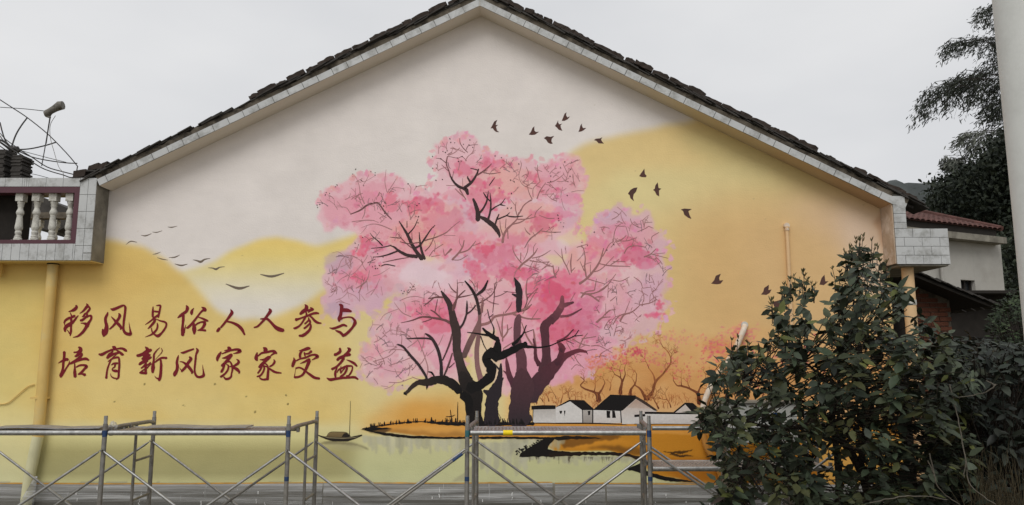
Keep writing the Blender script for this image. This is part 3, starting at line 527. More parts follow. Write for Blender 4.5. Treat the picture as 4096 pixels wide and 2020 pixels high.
# ---- red lettering: 16 characters, two lines
SL = 7.472
LET = [
 ('L1', (240, 1200), [
  [(480,160,60),(490,220,90),(420,290,100),(330,325,55),(255,345,25)], [(300,370,20),(340,460,45),(350,500,60)],
  [(120,690,50),(160,610,70),(250,550,80),(340,520,70),(420,480,80),(445,460,50)], [(545,460,25),(480,540,60),(400,640,80),(300,720,120),(200,780,110),(150,860,100),(150,945,50)],
  [(330,560,70),(340,680,70),(330,800,60),(325,950,70),(300,1070,30)], [(290,1010,40),(250,940,30),(210,890,20)], [(130,700,30),(150,770,30)],
  [(790,105,20),(820,170,90),(760,250,80),(690,330,60),(590,400,20)], [(850,190,60),(890,250,60),(850,320,70),(790,390,60),(740,420,60),(700,480,60),(660,500,30)],
  [(820,400,40),(800,470,60),(740,540,70),(660,600,80),(605,610,60)], [(780,510,60),(880,470,60),(930,480,70),(930,560,70),(870,660,80),(820,740,110),(740,880,90),(640,1000,80),(520,1085,60),(385,1115,12)],
  [(620,690,25),(700,695,50),(780,720,90),(850,800,40)]]),
 ('L1', (240, 1200), [
  [(1430,360,25),(1410,430,70),(1360,540,85),(1365,660,90),(1390,760,105),(1380,880,140),(1330,990,170),(1300,1090,50)], [(1275,870,40),(1280,960,80),(1290,1050,60)],
  [(1510,260,30),(1590,280,90),(1720,230,80),(1830,180,70),(1910,160,50),(1950,220,75),(1945,350,72),(1925,500,75),(1905,640,72),(1895,800,65),(1900,900,80),(1960,990,90),(2050,1020,100),(2110,1010,90),(2095,900,50),(2075,780,28),(2060,665,6)],
  [(1755,395,30),(1785,460,90),(1760,540,80),(1690,640,80),(1600,760,65),(1480,870,45)], [(1525,490,15),(1590,560,50),(1680,660,90),(1760,740,95),(1820,820,85),(1805,880,40)]]),
 ('L2', (560, 1200), [
  [(390,190,15),(385,280,55),(380,400,70),(375,500,60)], [(485,165,25),(560,160,50),(610,170,55),(600,250,60),(575,370,65),(550,480,60),(545,525,40)], [(410,330,40),(480,345,60),(560,345,40)],
  [(380,520,50),(450,510,60),(540,450,70)], [(440,520,80),(370,580,50),(270,660,45),(155,735,15)], [(440,560,80),(430,640,80),(370,720,75),(300,800,65),(235,855,25)],
  [(480,565,25),(600,620,45),(720,650,60),(785,700,60),(775,790,60),(720,890,65),(640,990,65),(540,1070,95),(450,1040,60),(370,960,45),(345,870,35),(350,830,20)],
  [(510,680,25),(525,760,55),(500,870,60),(420,970,70),(320,1040,50),(155,1105,10)]]),
 ('L2', (560, 1200), [
  [(1380,160,30),(1415,230,100),(1390,330,90),(1300,400,90),(1220,460,90),(1125,530,30)], [(1295,430,80),(1290,600,85),(1275,750,75),(1270,900,100),(1275,1055,100)], [(1310,980,60),(1340,850,35),(1370,730,8)],
  [(1610,240,15),(1560,310,70),(1540,380,95),(1540,445,30)], [(1840,210,25),(1920,260,100),(1950,320,100)], [(1920,280,80),(1820,360,60),(1720,490,60),(1620,620,70),(1530,730,75),(1430,820,75),(1380,830,40)],
  [(1740,510,30),(1850,545,55),(1960,600,75),(2030,625,55)], [(1610,690,40),(1615,780,110),(1620,900,125),(1620,1020,50)], [(1640,770,40),(1720,700,55),(1850,655,55),(1930,680,90),(1910,770,90),(1840,860,70),(1720,910,30)],
  [(1730,905,25),(1850,900,60),(1960,910,70)]]),
 ('L3', (850, 1200), [
  [(540,270,15),(580,370,100),(530,460,95),(450,570,75),(350,700,70),(250,820,60)], [(215,840,80),(160,910,90),(130,940,60)], [(430,640,50),(600,680,70),(760,760,95),(880,880,95),(960,1040,50)]]),
 ('L3', (850, 1200), [
  [(1690,260,40),(1730,330,105),(1640,460,85),(1550,580,80),(1440,700,65),(1340,790,60),(1240,820,40)], [(1430,565,35),(1540,560,55),(1640,570,80),(1740,660,80),(1860,790,100),(1980,870,130),(2120,910,105)]]),
 ('L4', (1140, 1200), [
  [(590,125,15),(640,200,110),(620,280,110),(530,350,110),(450,420,70)], [(760,230,50),(840,280,60),(740,330,50),(690,380,20)], [(600,330,70),(720,300,60),(840,280,40)],
  [(320,590,100),(420,560,60),(560,510,55),(700,460,70),(820,410,70),(930,390,75),(1010,400,50)], [(630,370,50),(640,450,60),(570,580,60),(500,690,55),(420,780,60),(310,840,70),(255,840,40)],
  [(730,460,60),(810,530,60),(900,630,80),(990,680,70),(1090,690,30)], [(700,520,30),(710,590,60),(650,660,50),(590,710,55)], [(730,600,70),(750,680,60),(660,780,60),(570,850,60)],
  [(750,700,50),(770,780,65),(740,880,80),(650,980,90),(530,1060,95),(420,1065,60)]]),
 ('L4', (1140, 1200), [
  [(1620,130,40),(1690,180,110),(1680,320,95),(1660,450,100),(1620,560,110),(1620,640,50)], [(1720,300,110),(1850,305,115),(1980,340,60)],
  [(1650,570,80),(1750,530,50),(1880,510,45),(2000,525,55),(2080,610,80),(2090,690,110),(2030,800,80),(1930,920,85),(1820,1020,90),(1720,1070,90)], [(1740,1060,90),(1650,970,80),(1560,930,60),(1500,900,20)],
  [(1330,830,20),(1440,850,70),(1600,800,75),(1740,745,75),(1850,780,50)]]),
 ('M1', (220, 1375), [
  [(275,240,90),(275,340,80),(265,460,80),(245,600,75),(235,740,75),(210,850,90),(180,940,110),(175,1000,60)], [(95,580,15),(200,520,60),(320,470,90),(390,470,80)], [(200,960,60),(270,840,60),(340,720,50),(410,610,50),(440,500,10)],
  [(700,100,50),(760,140,100),(750,210,120),(660,250,60),(560,255,45)], [(620,380,70),(680,320,80),(790,230,50)], [(590,370,40),(650,360,70),(740,300,80),(820,300,50)], [(820,310,45),(760,390,80),(640,480,75),(520,560,80),(430,600,50)],
  [(560,550,70),(700,490,85),(850,455,80),(930,450,85),(1010,490,50)], [(585,590,40),(590,720,55),(590,850,95),(600,990,95)], [(630,700,40),(740,645,60),(880,640,70),(940,680,90),(880,750,75),(790,850,75),(690,915,40)],
  [(700,920,30),(800,900,50),(900,930,95)]]),
 ('M1', (220, 1375), [
  [(1710,80,30),(1770,120,120),(1790,180,70)], [(1310,310,50),(1400,320,90),(1550,240,70),(1700,180,60),(1850,150,50),(2000,140,70),(2100,190,90),(2140,220,50)], [(1720,200,60),(1700,260,60),(1620,330,90),(1560,430,80)],
  [(1560,420,70),(1680,340,80),(1800,290,70),(1920,260,60)], [(1830,190,40),(1920,240,60),(2000,310,90),(2050,325,40)], [(1850,310,20),(1740,400,35),(1670,490,45),(1620,600,50),(1570,740,55),(1545,880,60),(1530,1030,75)],
  [(1580,530,25),(1700,450,50),(1820,410,60),(1900,415,60),(1920,520,65),(1918,700,68),(1905,850,65),(1895,1000,65),(1830,1070,30)], [(1850,1040,40),(1750,1020,45),(1680,970,30),(1655,890,12)],
  [(1680,640,25),(1750,590,55),(1870,580,60)], [(1800,600,60),(1780,690,50),(1715,740,35),(1720,790,50),(1800,810,90),(1880,820,60)]]),
 ('M2', (530, 1375), [
  [(380,90,30),(440,160,110),(430,230,130),(300,310,100),(180,350,90),(130,350,70)], [(480,210,110),(560,180,80)], [(420,250,140),(400,350,160),(350,430,140),(280,450,60)], [(440,360,120),(520,330,70)], [(480,440,90),(560,400,60)],
  [(470,430,100),(350,520,100),(250,580,90),(195,620,60)], [(450,500,60),(400,560,40),(330,660,40),(260,730,50)], [(270,720,50),(380,650,55),(470,620,50),(540,560,50)], [(400,560,60),(395,700,75),(390,900,75)],
  [(400,740,60),(300,800,40),(215,870,50)], [(215,870,50),(300,870,80),(420,870,80)], [(430,730,40),(500,650,35),(580,590,20)],
  [(820,110,10),(760,160,30),(690,240,45),(640,330,60),(635,480,65),(620,600,80),(610,720,120),(600,860,70)], [(855,120,10),(885,190,30),(870,260,25),(780,360,18),(680,470,10)],
  [(660,560,40),(760,480,60),(880,420,65),(1020,425,75)], [(840,480,60),(855,600,75),(850,750,85),(840,900,90),(820,1020,90),(790,1100,70)], [(790,1050,70),(710,1020,35),(655,955,8)]]),
 ('M2', (530, 1375), [
  [(1375,335,15),(1350,430,65),(1325,560,80),(1340,680,95),(1320,800,95),(1270,890,120),(1250,960,70)], [(1435,265,20),(1520,265,70),(1680,205,65),(1830,155,50)],
  [(1900,125,20),(1945,200,80),(1900,320,60),(1885,450,65),(1870,600,62),(1855,740,60),(1865,870,65),(1920,970,75),(2010,995,75),(2120,950,90),(2120,850,55),(2105,740,30),(2090,625,6)],
  [(1700,390,50),(1745,450,95),(1670,560,90),(1590,690,80),(1500,790,75),(1460,840,40)], [(1470,800,40),(1430,760,25),(1410,710,8)], [(1410,530,20),(1510,550,50),(1620,630,90),(1710,730,95),(1780,840,80),(1765,890,40)]]),
 ('M3', (840, 1375), [
  [(540,100,70),(580,150,120),(570,210,110)], [(330,240,40),(270,340,95),(220,440,90),(220,515,45)], [(350,300,30),(480,250,50),(650,190,60),(820,170,80),(900,220,100),(800,270,60),(690,295,12)], [(430,205,25),(520,190,50)],
  [(360,430,20),(480,410,80),(600,350,90),(650,320,80)], [(660,340,60),(540,470,90),(430,590,90),(350,660,80)], [(430,600,70),(400,720,70),(350,820,80),(320,850,40)],
  [(520,530,60),(600,540,50),(650,640,60),(670,760,60),(640,900,50),(630,980,60),(560,1040,70),(470,1050,70),(410,990,40)], [(490,610,25),(550,660,55),(530,780,60),(450,890,60),(340,975,70),(305,970,40)], [(580,680,25),(670,680,60)],
  [(790,460,20),(850,510,70),(840,580,80),(740,650,70),(680,690,80)], [(690,710,60),(800,760,100),(870,840,70),(860,890,30)]]),
 ('M3', (840, 1375), [
  [(1590,110,30),(1650,160,130),(1660,240,110)], [(1410,260,30),(1390,350,90),(1380,440,110),(1415,500,50)], [(1430,370,40),(1540,280,60),(1700,250,70),(1830,220,70),(1920,230,90),(1990,290,60)], [(1950,270,60),(1860,320,50),(1800,370,30)],
  [(1485,475,20),(1620,470,70),(1740,410,90),(1800,400,80)], [(1760,430,70),(1640,530,90),(1540,630,100),(1460,700,60)], [(1560,640,60),(1510,760,60),(1430,880,55)],
  [(1650,590,50),(1710,640,45),(1740,760,70),(1730,900,80),(1720,1040,85)], [(1740,1050,80),(1600,1070,60),(1510,1040,50),(1480,990,30)], [(1600,650,40),(1620,740,60),(1580,850,60),(1500,950,60),(1400,980,40)], [(1620,660,40),(1740,700,50)],
  [(1905,465,20),(1930,540,70),(1870,630,60),(1780,680,50)], [(1760,730,50),(1860,800,70),(1960,850,70),(2130,875,40)]]),
 ('M4', (1140, 1375), [
  [(420,210,25),(560,180,80),(680,140,100),(750,140,60)], [(510,210,60),(450,310,80),(450,410,70)], [(575,260,50),(590,330,50),(600,370,40)], [(580,300,40),(700,290,60),(790,220,80)],
  [(260,410,20),(280,500,90),(250,590,100),(220,680,80)], [(330,510,40),(450,450,50),(620,410,60),(780,340,60),(900,330,70),(970,380,100),(900,430,60),(800,485,20)], [(450,590,15),(580,540,60),(700,470,70),(740,480,80)],
  [(730,500,100),(690,600,100),(640,720,90),(590,830,80),(520,930,70),(400,990,65),(280,1000,70)], [(320,730,50),(430,710,50),(540,760,60),(640,840,60),(760,930,80),(880,1010,85),(1030,1040,70)], [(280,980,30),(300,860,15),(315,750,12)]]),
 ('M4', (1140, 1375), [
  [(1640,130,60),(1645,230,90),(1560,300,85),(1480,330,90)], [(1860,115,25),(1930,170,95),(1870,260,80),(1780,350,90),(1700,430,90)], [(1760,360,60),(1900,330,90),(1950,320,80)], [(1740,380,100),(1620,430,90),(1560,490,80)],
  [(1760,430,80),(1650,580,75),(1530,690,65),(1400,760,80)], [(1830,475,15),(1950,520,60),(2070,590,80),(2150,670,50)], [(1570,690,20),(1520,800,60),(1500,900,75),(1510,1000,55)],
  [(1550,870,20),(1610,770,50),(1720,720,60),(1850,670,70),(2000,670,50),(2010,760,50),(1970,860,55),(1900,950,50),(1830,960,40)], [(1675,660,15),(1660,780,50),(1670,880,50)], [(1850,640,50),(1840,770,70),(1770,900,65),(1650,990,60)],
  [(1680,860,30),(1730,790,40),(1790,730,30)], [(1245,1020,20),(1350,1070,90),(1500,1050,80),(1700,1020,75),(1900,1010,70),(2080,1000,75),(2180,1060,50)]]),
]
TREE_TOP = None
def letters():
    LAYER[0] += 0.00005
    for nm, o, strokes in LET:
        b = MB()
        for s in strokes: ribbon(b, s, (o[0], o[1], SL), n=5, jag=.03)
        b.build('painted_character', M['red'], wall)

# ---- birds
BRN = pc(72, 52, 48)
Z2 = (1900, 450, 1.954); Z3 = (2300, 150, 1.693); Z4 = (2700, 900, 1.134)
BIRDS = [(Z2, [(175,57),(150,70),(135,100),(122,125),(138,122),(150,140),(165,152),(190,154),(172,140),(165,112),(180,96),(162,98),(165,80)]),
 (Z2, [(465,107),(450,120),(437,150),(420,172),(445,176),(470,173),(500,150),(475,152),(465,140),(463,120)]),
 (Z2, [(620,182),(590,190),(560,185),(538,200),(555,212),(570,235),(590,245),(608,243),(597,225),(600,205)]),
 (Z2, [(650,60),(638,85),(625,105),(640,118),(655,135),(683,143),(672,120),(668,100),(682,87),(660,92),(650,80)]),
 (Z2, [(715,-2),(700,10),(690,35),(678,65),(700,65),(725,52),(743,30),(722,38),(712,20)]),
 (Z2, [(835,85),(822,105),(817,130),(808,152),(830,148),(850,138),(870,120),(845,122),(836,105)]),
 (Z2, [(995,193),(975,202),(945,205),(930,215),(950,222),(965,240),(1008,243),(992,225),(985,210)]),
 (Z2, [(1324,438),(1305,465),(1283,497),(1305,505),(1335,506),(1342,495),(1328,480)]),
 (Z2, [(1270,585),(1240,590),(1215,605),(1195,635),(1208,645),(1215,670),(1243,694),(1235,665),(1240,640),(1258,620)]),
 (Z2, [(1428,545),(1410,570),(1405,595),(1392,605),(1405,615),(1420,645),(1440,656),(1438,610),(1457,595),(1435,590)]),
 (Z3, [(717,1165),(740,1158),(792,1162),(768,1175),(775,1200),(788,1228),(765,1220),(740,1200),(732,1175)]),
 (Z4, [(208,221),(185,230),(178,250),(164,266),(190,269),(207,266),(219,250),(203,252),(200,240)]),
 (Z4, [(426,271),(405,285),(400,303),(390,315),(415,317),(430,308),(438,292),(424,295)]),
 (Z4, [(487,336),(460,345),(431,350),(445,358),(455,380),(470,389),(480,365)]),
 (Z4, [(678,225),(665,240),(655,270),(675,273),(697,255),(682,255)])]
for z, p in BIRDS:
    b = MB(); polyfill(b, p, z, BRN, pc(82, 56, 50)); b.build('painted_bird', M['brush'], wall)
ZB1 = (0, 350, 1.588); GR = pc(104, 92, 80)
DV = (0, 0, 1/1.5907)
for z, p in ((ZB1, [(895,938,2),(925,942,8),(962,928,3)]), (ZB1, [(968,918,2),(995,920,6),(1030,910,2)]), (ZB1, [(1065,885,2),(1090,888,7),(1126,880,2)]), (ZB1, [(800,998,2),(830,977,7),(870,983,3)]),
             (ZB1, [(970,1060,2),(995,1055,6),(1020,1045,2)]), (ZB1, [(998,1080,2),(1030,1090,6),(1066,1096,2)]), (ZB1, [(1072,1080,2),(1110,1078,8),(1142,1063,2)]), (ZB1, [(1110,1120,3),(1150,1130,10),(1190,1122,3)]),
             (ZB1, [(1226,1094,3),(1252,1100,9),(1275,1107,15),(1300,1092,9),(1335,1085,3)]), (ZB1, [(1323,1145,3),(1350,1147,7),(1372,1154,13),(1395,1142,7),(1427,1138,3)]), (DV, [(655,690,2),(683,695,6),(714,687,2)]), (DV, [(568,714,2),(600,725,7),(627,719,2)])):
    b = MB(); ribbon(b, p, z, GR, n=4); b.build('painted_bird', M['brush'], wall)

# ---- small bare trees behind the painted houses (brush lines)
def forked(mb, x, y, h, ang, w, z, col, depth, col2=None):
    """one limb and its forks"""
    pts = []; a = ang; px, py = x, y; n = 4
    for k in range(n+1):
        pts.append((px, py, w*(1-.5*k/n))); px += math.sin(a)*h/n; py -= math.cos(a)*h/n; a += random.uniform(-.28, .28)
    ribbon(mb, pts, z, col, col2, n=2, jag=.12, minw=1.6)
    if depth > 0:
        for s in (-1, 1) if random.random() < .85 else (-1, 0, 1):
            forked(mb, pts[-1][0], pts[-1][1], h*random.uniform(.55, .8), a+s*random.uniform(.35, .75), w*.52, z, col2 or col, depth-1, col2)
        if random.random() < .6:
            i = random.choice((2, 3)); forked(mb, pts[i][0], pts[i][1], h*.5, a+random.choice((-1, 1))*random.uniform(.6, 1.0), w*.4, z, col2 or col, depth-1, col2)
b = MB(); BT = pc(96, 52, 34); BT2 = pc(136, 82, 50); BT3 = pc(168, 104, 60)
ribbon(b, [(810,420,44),(800,370,34),(770,345,20),(700,320,14),(660,290,10),(690,250,8),(660,220,6)], ZH, BT, BT2, jag=.15)
ribbon(b, [(805,360,24),(830,330,14),(860,270,8)], ZH, BT, BT2, jag=.15)
ribbon(b, [(985,360,34),(990,310,24),(1000,260,18),(985,225,12),(940,200,7)], ZH, BT, BT2, jag=.15); ribbon(b, [(1002,260,14),(1025,200,9),(1020,160,5)], ZH, BT, BT2, jag=.15)
ribbon(b, [(1065,365,30),(1075,320,18),(1110,270,10),(1120,200,6)], ZH, BT, BT2, jag=.15)
ribbon(b, [(1200,400,50),(1180,370,24),(1150,320,16),(1110,290,10)], ZH, BT, BT2, jag=.15); ribbon(b, [(1205,400,40),(1250,340,24),(1275,260,20),(1340,190,14),(1400,100,10),(1380,20,8),(1330,-30,6)], ZH, BT, BT3, jag=.12); ribbon(b, [(1272,260,18),(1255,200,10),(1220,150,6)], ZH, BT2, BT3, jag=.15)
ribbon(b, [(1635,440,40),(1620,360,24),(1560,320,16),(1490,295,16),(1450,290,10),(1420,250,6)], ZH, BT, BT2, jag=.15); ribbon(b, [(1620,360,20),(1640,310,10),(1690,260,6)], ZH, BT, BT2, jag=.15)
for (x, y, h, w, dth) in ((690,250,50,6,2), (660,290,40,6,2), (770,345,80,9,2), (860,270,50,5,2), (940,200,50,5,2), (1020,160,60,5,2), (985,225,60,8,2), (1110,290,70,8,2), (1120,200,50,5,2), (1220,150,60,6,2), (1340,190,70,8,2), (1400,100,70,7,3), (1330,-30,50,5,3), (1490,295,70,8,2), (1420,250,40,5,2), (1690,260,60,5,2), (1560,320,60,8,2), (400,420,50,10,3), (300,440,40,8,3), (500,430,70,9,3), (570,400,50,8,2), (1300,480,90,14,3), (1400,470,70,10,3), (460,400,60,6,2), (350,420,50,7,2), (900,330,60,8,2), (1760,420,80,12,3), (1850,380,110,12,3), (2000,380,140,14,3), (2150,380,120,12,3)):
    forked(b, x, y, h, random.uniform(-.5, .5), w, ZH, BT, dth, BT2 if random.random() < .6 else BT3)
for i in range(90):
    x = random.uniform(280, 1760); y = random.uniform(380, 490)
    forked(b, x, y, random.uniform(22, 50), random.uniform(-.4, .4), random.uniform(3, 6), ZH, random.choice((BT2, BT3)), 1, BT3)
o = b.build('painted_thicket', M['brush'], wall); o['kind'] = 'stuff'
# ---- ink shapes of the shore
b = MB(); INK = pc(24, 21, 19)
polyfill(b, [(158,874),(165,850),(225,805),(300,770),(380,716),(470,714),(430,750),(395,790),(392,812),(440,826),(520,834),(480,850),(400,874)], ZH, INK, jag=5)
polyfill(b, [(400,826),(560,832),(740,836),(900,836),(1060,850),(1160,880),(1160,912),(1060,872),(900,858),(700,862),(400,875)], ZH, INK, pc(48,34,22), jag=5)
polyfill(b, [(420,712),(560,702),(700,706),(830,722),(700,728),(560,732),(480,742)], ZH, INK, pc(48,34,22), jag=4)
polyfill(b, [(1040,978),(1150,925),(1180,930),(1200,990),(1330,1030),(1600,1080),(1400,1078),(1240,1040),(1130,1000)], ZH, INK, jag=4)
polyfill(b, [(1150,900),(1320,915),(1200,945)], ZH, INK, jag=4)
b.build('painted_bank', M['brush'], wall)
b = MB()
polyfill(b, [(905,653),(960,640),(1060,634),(1160,640),(1060,652),(1000,662),(1120,680),(1300,700),(1560,712),(2100,708),(2600,716),(2600,732),(2100,726),(1770,728),(1540,728),(1300,722),(1120,702),(960,664)], ZI, INK, jag=3)
b.build('painted_island_rim', M['brush'], wall)

# ---- painted houses
WH = pc(196, 192, 188); WG = pc(168, 162, 156); BK = pc(24, 22, 22); WP = pc(178, 160, 148)
def phouse(*ops):
    b = MB()
    for kind, p, *c in ops:
        if kind == 'f': polyfill(b, p, ZH, *c)
        else: ribbon(b, p, ZH, *c, jag=.08)
    b.build('painted_house', M['brush'], wall)
phouse(('f', [(275,483),(458,483),(462,600),(270,600)], WG, WH), ('f', [(257,458),(350,452),(455,453),(456,484),(258,488)], BK), ('s', [(272,485,5),(268,600,6)], BK))
phouse(('f', [(455,472),(572,415),(672,490),(677,600),(460,600)], WH), ('f', [(675,488),(757,488),(757,599),(677,600)], WG, pc(140,132,126)), ('f', [(452,470),(565,408),(688,411),(768,482),(760,492),(672,492),(574,420),(500,455)], BK),
       ('f', [(487,498),(510,498),(508,512),(498,526),(489,515)], BK), ('f', [(523,497),(537,497),(533,522),(530,546),(526,520)], BK), ('f', [(718,500),(740,498),(738,530),(724,536)], BK), ('s', [(675,490,7),(678,600,7)], BK), ('s', [(760,485,10),(760,598,10)], BK))
phouse(('f', [(765,492),(985,495),(990,600),(765,597)], WH, pc(190,182,176)), ('f', [(990,500),(1115,398),(1282,498),(1282,606),(1000,606)], WP, WH), ('f', [(1040,470),(1115,405),(1240,480),(1150,480)], pc(160,134,118), WP),
       ('f', [(762,490),(835,425),(905,365),(1112,372),(1118,396),(1005,495),(985,500)], BK), ('f', [(1105,372),(1190,420),(1292,494),(1270,499),(1115,402)], pc(60,48,42)),
       ('f', [(872,497),(905,500),(900,530),(903,556),(874,556)], BK), ('f', [(918,497),(940,499),(950,556),(920,557)], BK), ('s', [(988,495,9),(995,595,9)], BK))
phouse(('f', [(1190,522),(1700,522),(1700,607),(1104,607),(1104,546),(1190,540)], WH, pc(186,180,176)), ('f', [(1100,530),(1190,524),(1190,544),(1102,550)], BK), ('f', [(1183,505),(1620,512),(1700,518),(1700,528),(1188,524)], BK),
       ('f', [(1422,514),(1518,440),(1580,512)], pc(186,176,168)), ('f', [(1412,516),(1515,431),(1582,434),(1655,500),(1660,524),(1600,526),(1577,512),(1518,446),(1432,516)], BK))
b = MB()
ribbon(b, [(262,598,6),(500,600,8),(760,600,9),(980,608,5),(1040,614,2)], ZH, BK, jag=.2); ribbon(b, [(1100,606,4),(1300,606,5),(1620,608,3)], ZH, BK, jag=.2)
# reeds and grass on the island edge
ribbon(b, [(920,645,6),(1000,630,9),(1100,616,10),(1170,604,9),(1280,592,8),(1400,586,8),(1520,597,18),(1650,602,26),(1770,604,30),(1900,606,28),(2100,606,24),(2300,604,28),(2330,606,8)], ZI, BK, jag=.4)
for i in range(120):
    x = random.uniform(930, 1760) if i < 80 else random.uniform(1940, 2310)
    y0 = np.interp(x, [920, 1170, 1400, 1520, 1770, 2300], [645, 604, 586, 597, 604, 606]); h = random.choice((14, 20, 30, 44)) if x > 1480 else random.choice((10, 16, 30))
    ribbon(b, [(x, y0+3, random.uniform(8, 18)), (x+random.uniform(-5, 5), y0-h, 4)], ZI, BK, n=2, jag=.4)
for p in ([(1638,600,8),(1650,560,10),(1640,490,5)], [(1605,545,4),(1650,545,8),(1680,530,3)], [(1630,580,5),(1610,565,3)], [(1697,600,9),(1700,530,8),(1703,425,4)], [(2040,600,6),(2055,560,5),(2035,520,3)]):
    ribbon(b, p, ZI, pc(52,36,24), n=2, jag=.4)
for i in range(70):                                # leaf dabs at the near bank
    x = random.uniform(128, 380); y = 840-(x-128)*.42+random.uniform(-24, 30); s = random.uniform(5, 12)
    polyfill(b, [(x-s, y), (x, y-s*.6), (x+s, y-s*.2), (x+s*.3, y+s*.6)], ZH, BK)
o = b.build('painted_shore_grass', M['brush'], wall); o['kind'] = 'stuff'
# ---- boat
b = MB(); DK = pc(38, 33, 28)
polyfill(b, [(552,692),(590,704),(640,710),(760,716),(830,710),(918,692),(919,702),(870,724),(800,748),(680,748),(620,730),(562,704)], ZI, DK)
polyfill(b, [(572,700),(640,714),(760,720),(860,714),(900,704),(860,720),(760,728),(640,722)], ZI, pc(120, 110, 84))
polyfill(b, [(626,710),(655,674),(720,672),(790,676),(822,706),(800,714),(760,716)], ZI, pc(122, 104, 70), pc(96, 80, 54))
polyfill(b, [(750,712),(768,684),(790,678),(824,706),(800,716)], ZI, DK)
ribbon(b, [(626,710,3),(655,674,4),(720,671,4),(790,676,4),(824,707,3)], ZI, DK); ribbon(b, [(823,418,3),(819,560,4),(815,696,6)], ZI, pc(70,58,44))
b.build('painted_boat', M['brush'], wall)
# ---- the big painted tree: trunks and branches
T1 = (1250, 500, 3.176); T2 = (1650, 480, 3.176); T3 = (2000, 580, 3.176); T4 = (2300, 780, 2.442); T5 = (1250, 850, 3.176); T6 = (1700, 850, 3.175); T7 = (1400, 1150, 2.822); T8 = (1850, 1100, 2.1167)
cB = pc(22, 20, 20); cD = pc(58, 44, 44); cM = pc(104, 70, 70); cL = pc(142, 100, 98); cP = pc(160, 116, 118); cG = pc(128, 104, 108); cW = pc(78, 42, 54); cK = pc(42, 36, 40)
twigs = MB(); limbs = MB(); trunks = MB(); LAYER[0] = 0.0010
def S(z, c, *strokes, c2=None, mb=None, jag=.08, n=4):
    for s in strokes: ribbon(mb or limbs, s, z, c, c2, n=n, jag=jag, minw=1.3*z[2]/2.2)
# faint far twigs first
S(T1, cP, [(660,1000,16),(610,880,12),(590,760,8),(540,650,5),(500,660,4)], [(610,700,6),(660,720,5),(800,640,4)], [(640,770,7),(690,690,6),(715,630,4)], [(950,860,10),(1010,770,9),(1065,680,5)], [(945,850,9),(920,720,8),(935,565,4)], [(960,820,6),(1060,795,6),(1170,810,5)], [(1170,840,6),(1150,800,5)],
  [(670,1040,14),(660,1130,12),(630,1190,8)], [(490,1140,12),(440,1060,9),(380,1040,7),(290,1040,4)], [(500,1230,10),(640,1210,9),(760,1210,8),(840,1240,7)], [(1240,880,8),(1250,800,7),(1210,740,5)], [(1290,830,6),(1330,780,6),(1460,762,4)], [(1240,1200,14),(1290,1120,10),(1305,980,6)], [(1250,1200,12),(1225,1090,10),(1200,980,6)], [(940,1050,8),(925,960,5)])
S(T5, cP, [(1010,220,14),(880,165,14),(780,145,10),(690,165,8),(620,195,4)], [(690,175,6),(650,230,5),(610,270,3)], [(550,130,4),(660,100,12),(780,100,10)], [(570,580,16),(500,550,12),(410,540,8)], [(410,560,9),(360,620,8),(330,700,7),(265,775,5)], [(400,550,8),(330,500,6),(250,512,4)], [(555,960,14),(640,910,16),(700,840,12),(725,735,6)], [(690,870,9),(705,1000,6)], [(740,1050,8),(800,960,8),(855,840,5)],
  [(270,820,6),(270,900,6),(240,965,4)], [(310,900,6),(380,830,6),(490,790,5)], [(450,1010,7),(380,1080,6),(290,1115,4)], [(320,940,7),(250,1050,5),(205,1075,7)], [(440,1015,6),(540,1060,6),(600,1130,5)], [(410,905,5),(445,1000,5),(465,1100,4)], [(600,1120,7),(600,1010,6),(640,910,5)], [(490,795,6),(560,740,6),(670,600,7),(700,540,7)], [(545,775,6),(580,820,5),(550,920,4)], [(770,805,7),(860,780,7),(985,700,4)], [(680,1040,6),(750,995,7),(800,970,5)], [(670,1115,6),(610,1040,4)], [(330,940,6),(370,970,6),(385,1020,4)], [(870,940,6),(890,1050,5)], [(800,1030,4),(840,1080,4)])
S(T7, cP, [(860,1030,18),(880,920,14),(850,800,12),(790,640,12),(740,540,9),(715,470,5)], [(800,730,10),(830,630,10),(840,520,6)], [(690,570,14),(630,520,10),(570,485,7)], [(650,680,10),(720,630,9),(770,590,8)], [(640,720,12),(560,700,10),(430,705,6),(340,745,4)], [(260,835,8),(380,800,10),(460,760,9),(520,705,6)], [(340,370,5),(400,300,6),(550,240,6)], [(430,370,4),(470,290,6)], [(220,490,5),(255,415,5),(250,370,3)], [(260,420,5),(350,430,6),(400,510,5)], [(340,490,4),(380,415,4)], [(570,955,8),(470,945,7),(380,920,5)], [(580,1035,9),(530,980,8),(505,915,5)], [(440,1070,9),(560,1070,9),(700,1020,6)], [(390,1145,6),(460,1120,6),(505,1080,5)], [(350,1110,5),(430,1120,5)], [(440,880,9),(560,840,9),(680,795,9)], [(300,925,5),(340,900,5),(370,855,4)], [(110,910,4),(140,850,5)], [(170,800,6),(220,780,6),(290,805,5)], [(700,1010,10),(770,1035,10),(840,1040,8)], [(490,660,6),(480,620,4)], [(400,660,5),(530,665,5)], [(580,640,12),(585,560,8),(570,510,5)], [(690,330,10),(600,290,12),(550,240,8),(500,170,5)], [(630,280,8),(625,210,7),(605,165,5)], [(560,150,6),(640,115,8),(740,100,8),(830,120,5)], [(780,880,12),(830,820,10),(870,730,7)], [(870,770,8),(920,730,6),(955,695,4)], [(1000,650,9),(1030,590,8),(1055,530,5)], [(455,525,6),(640,530,6)])
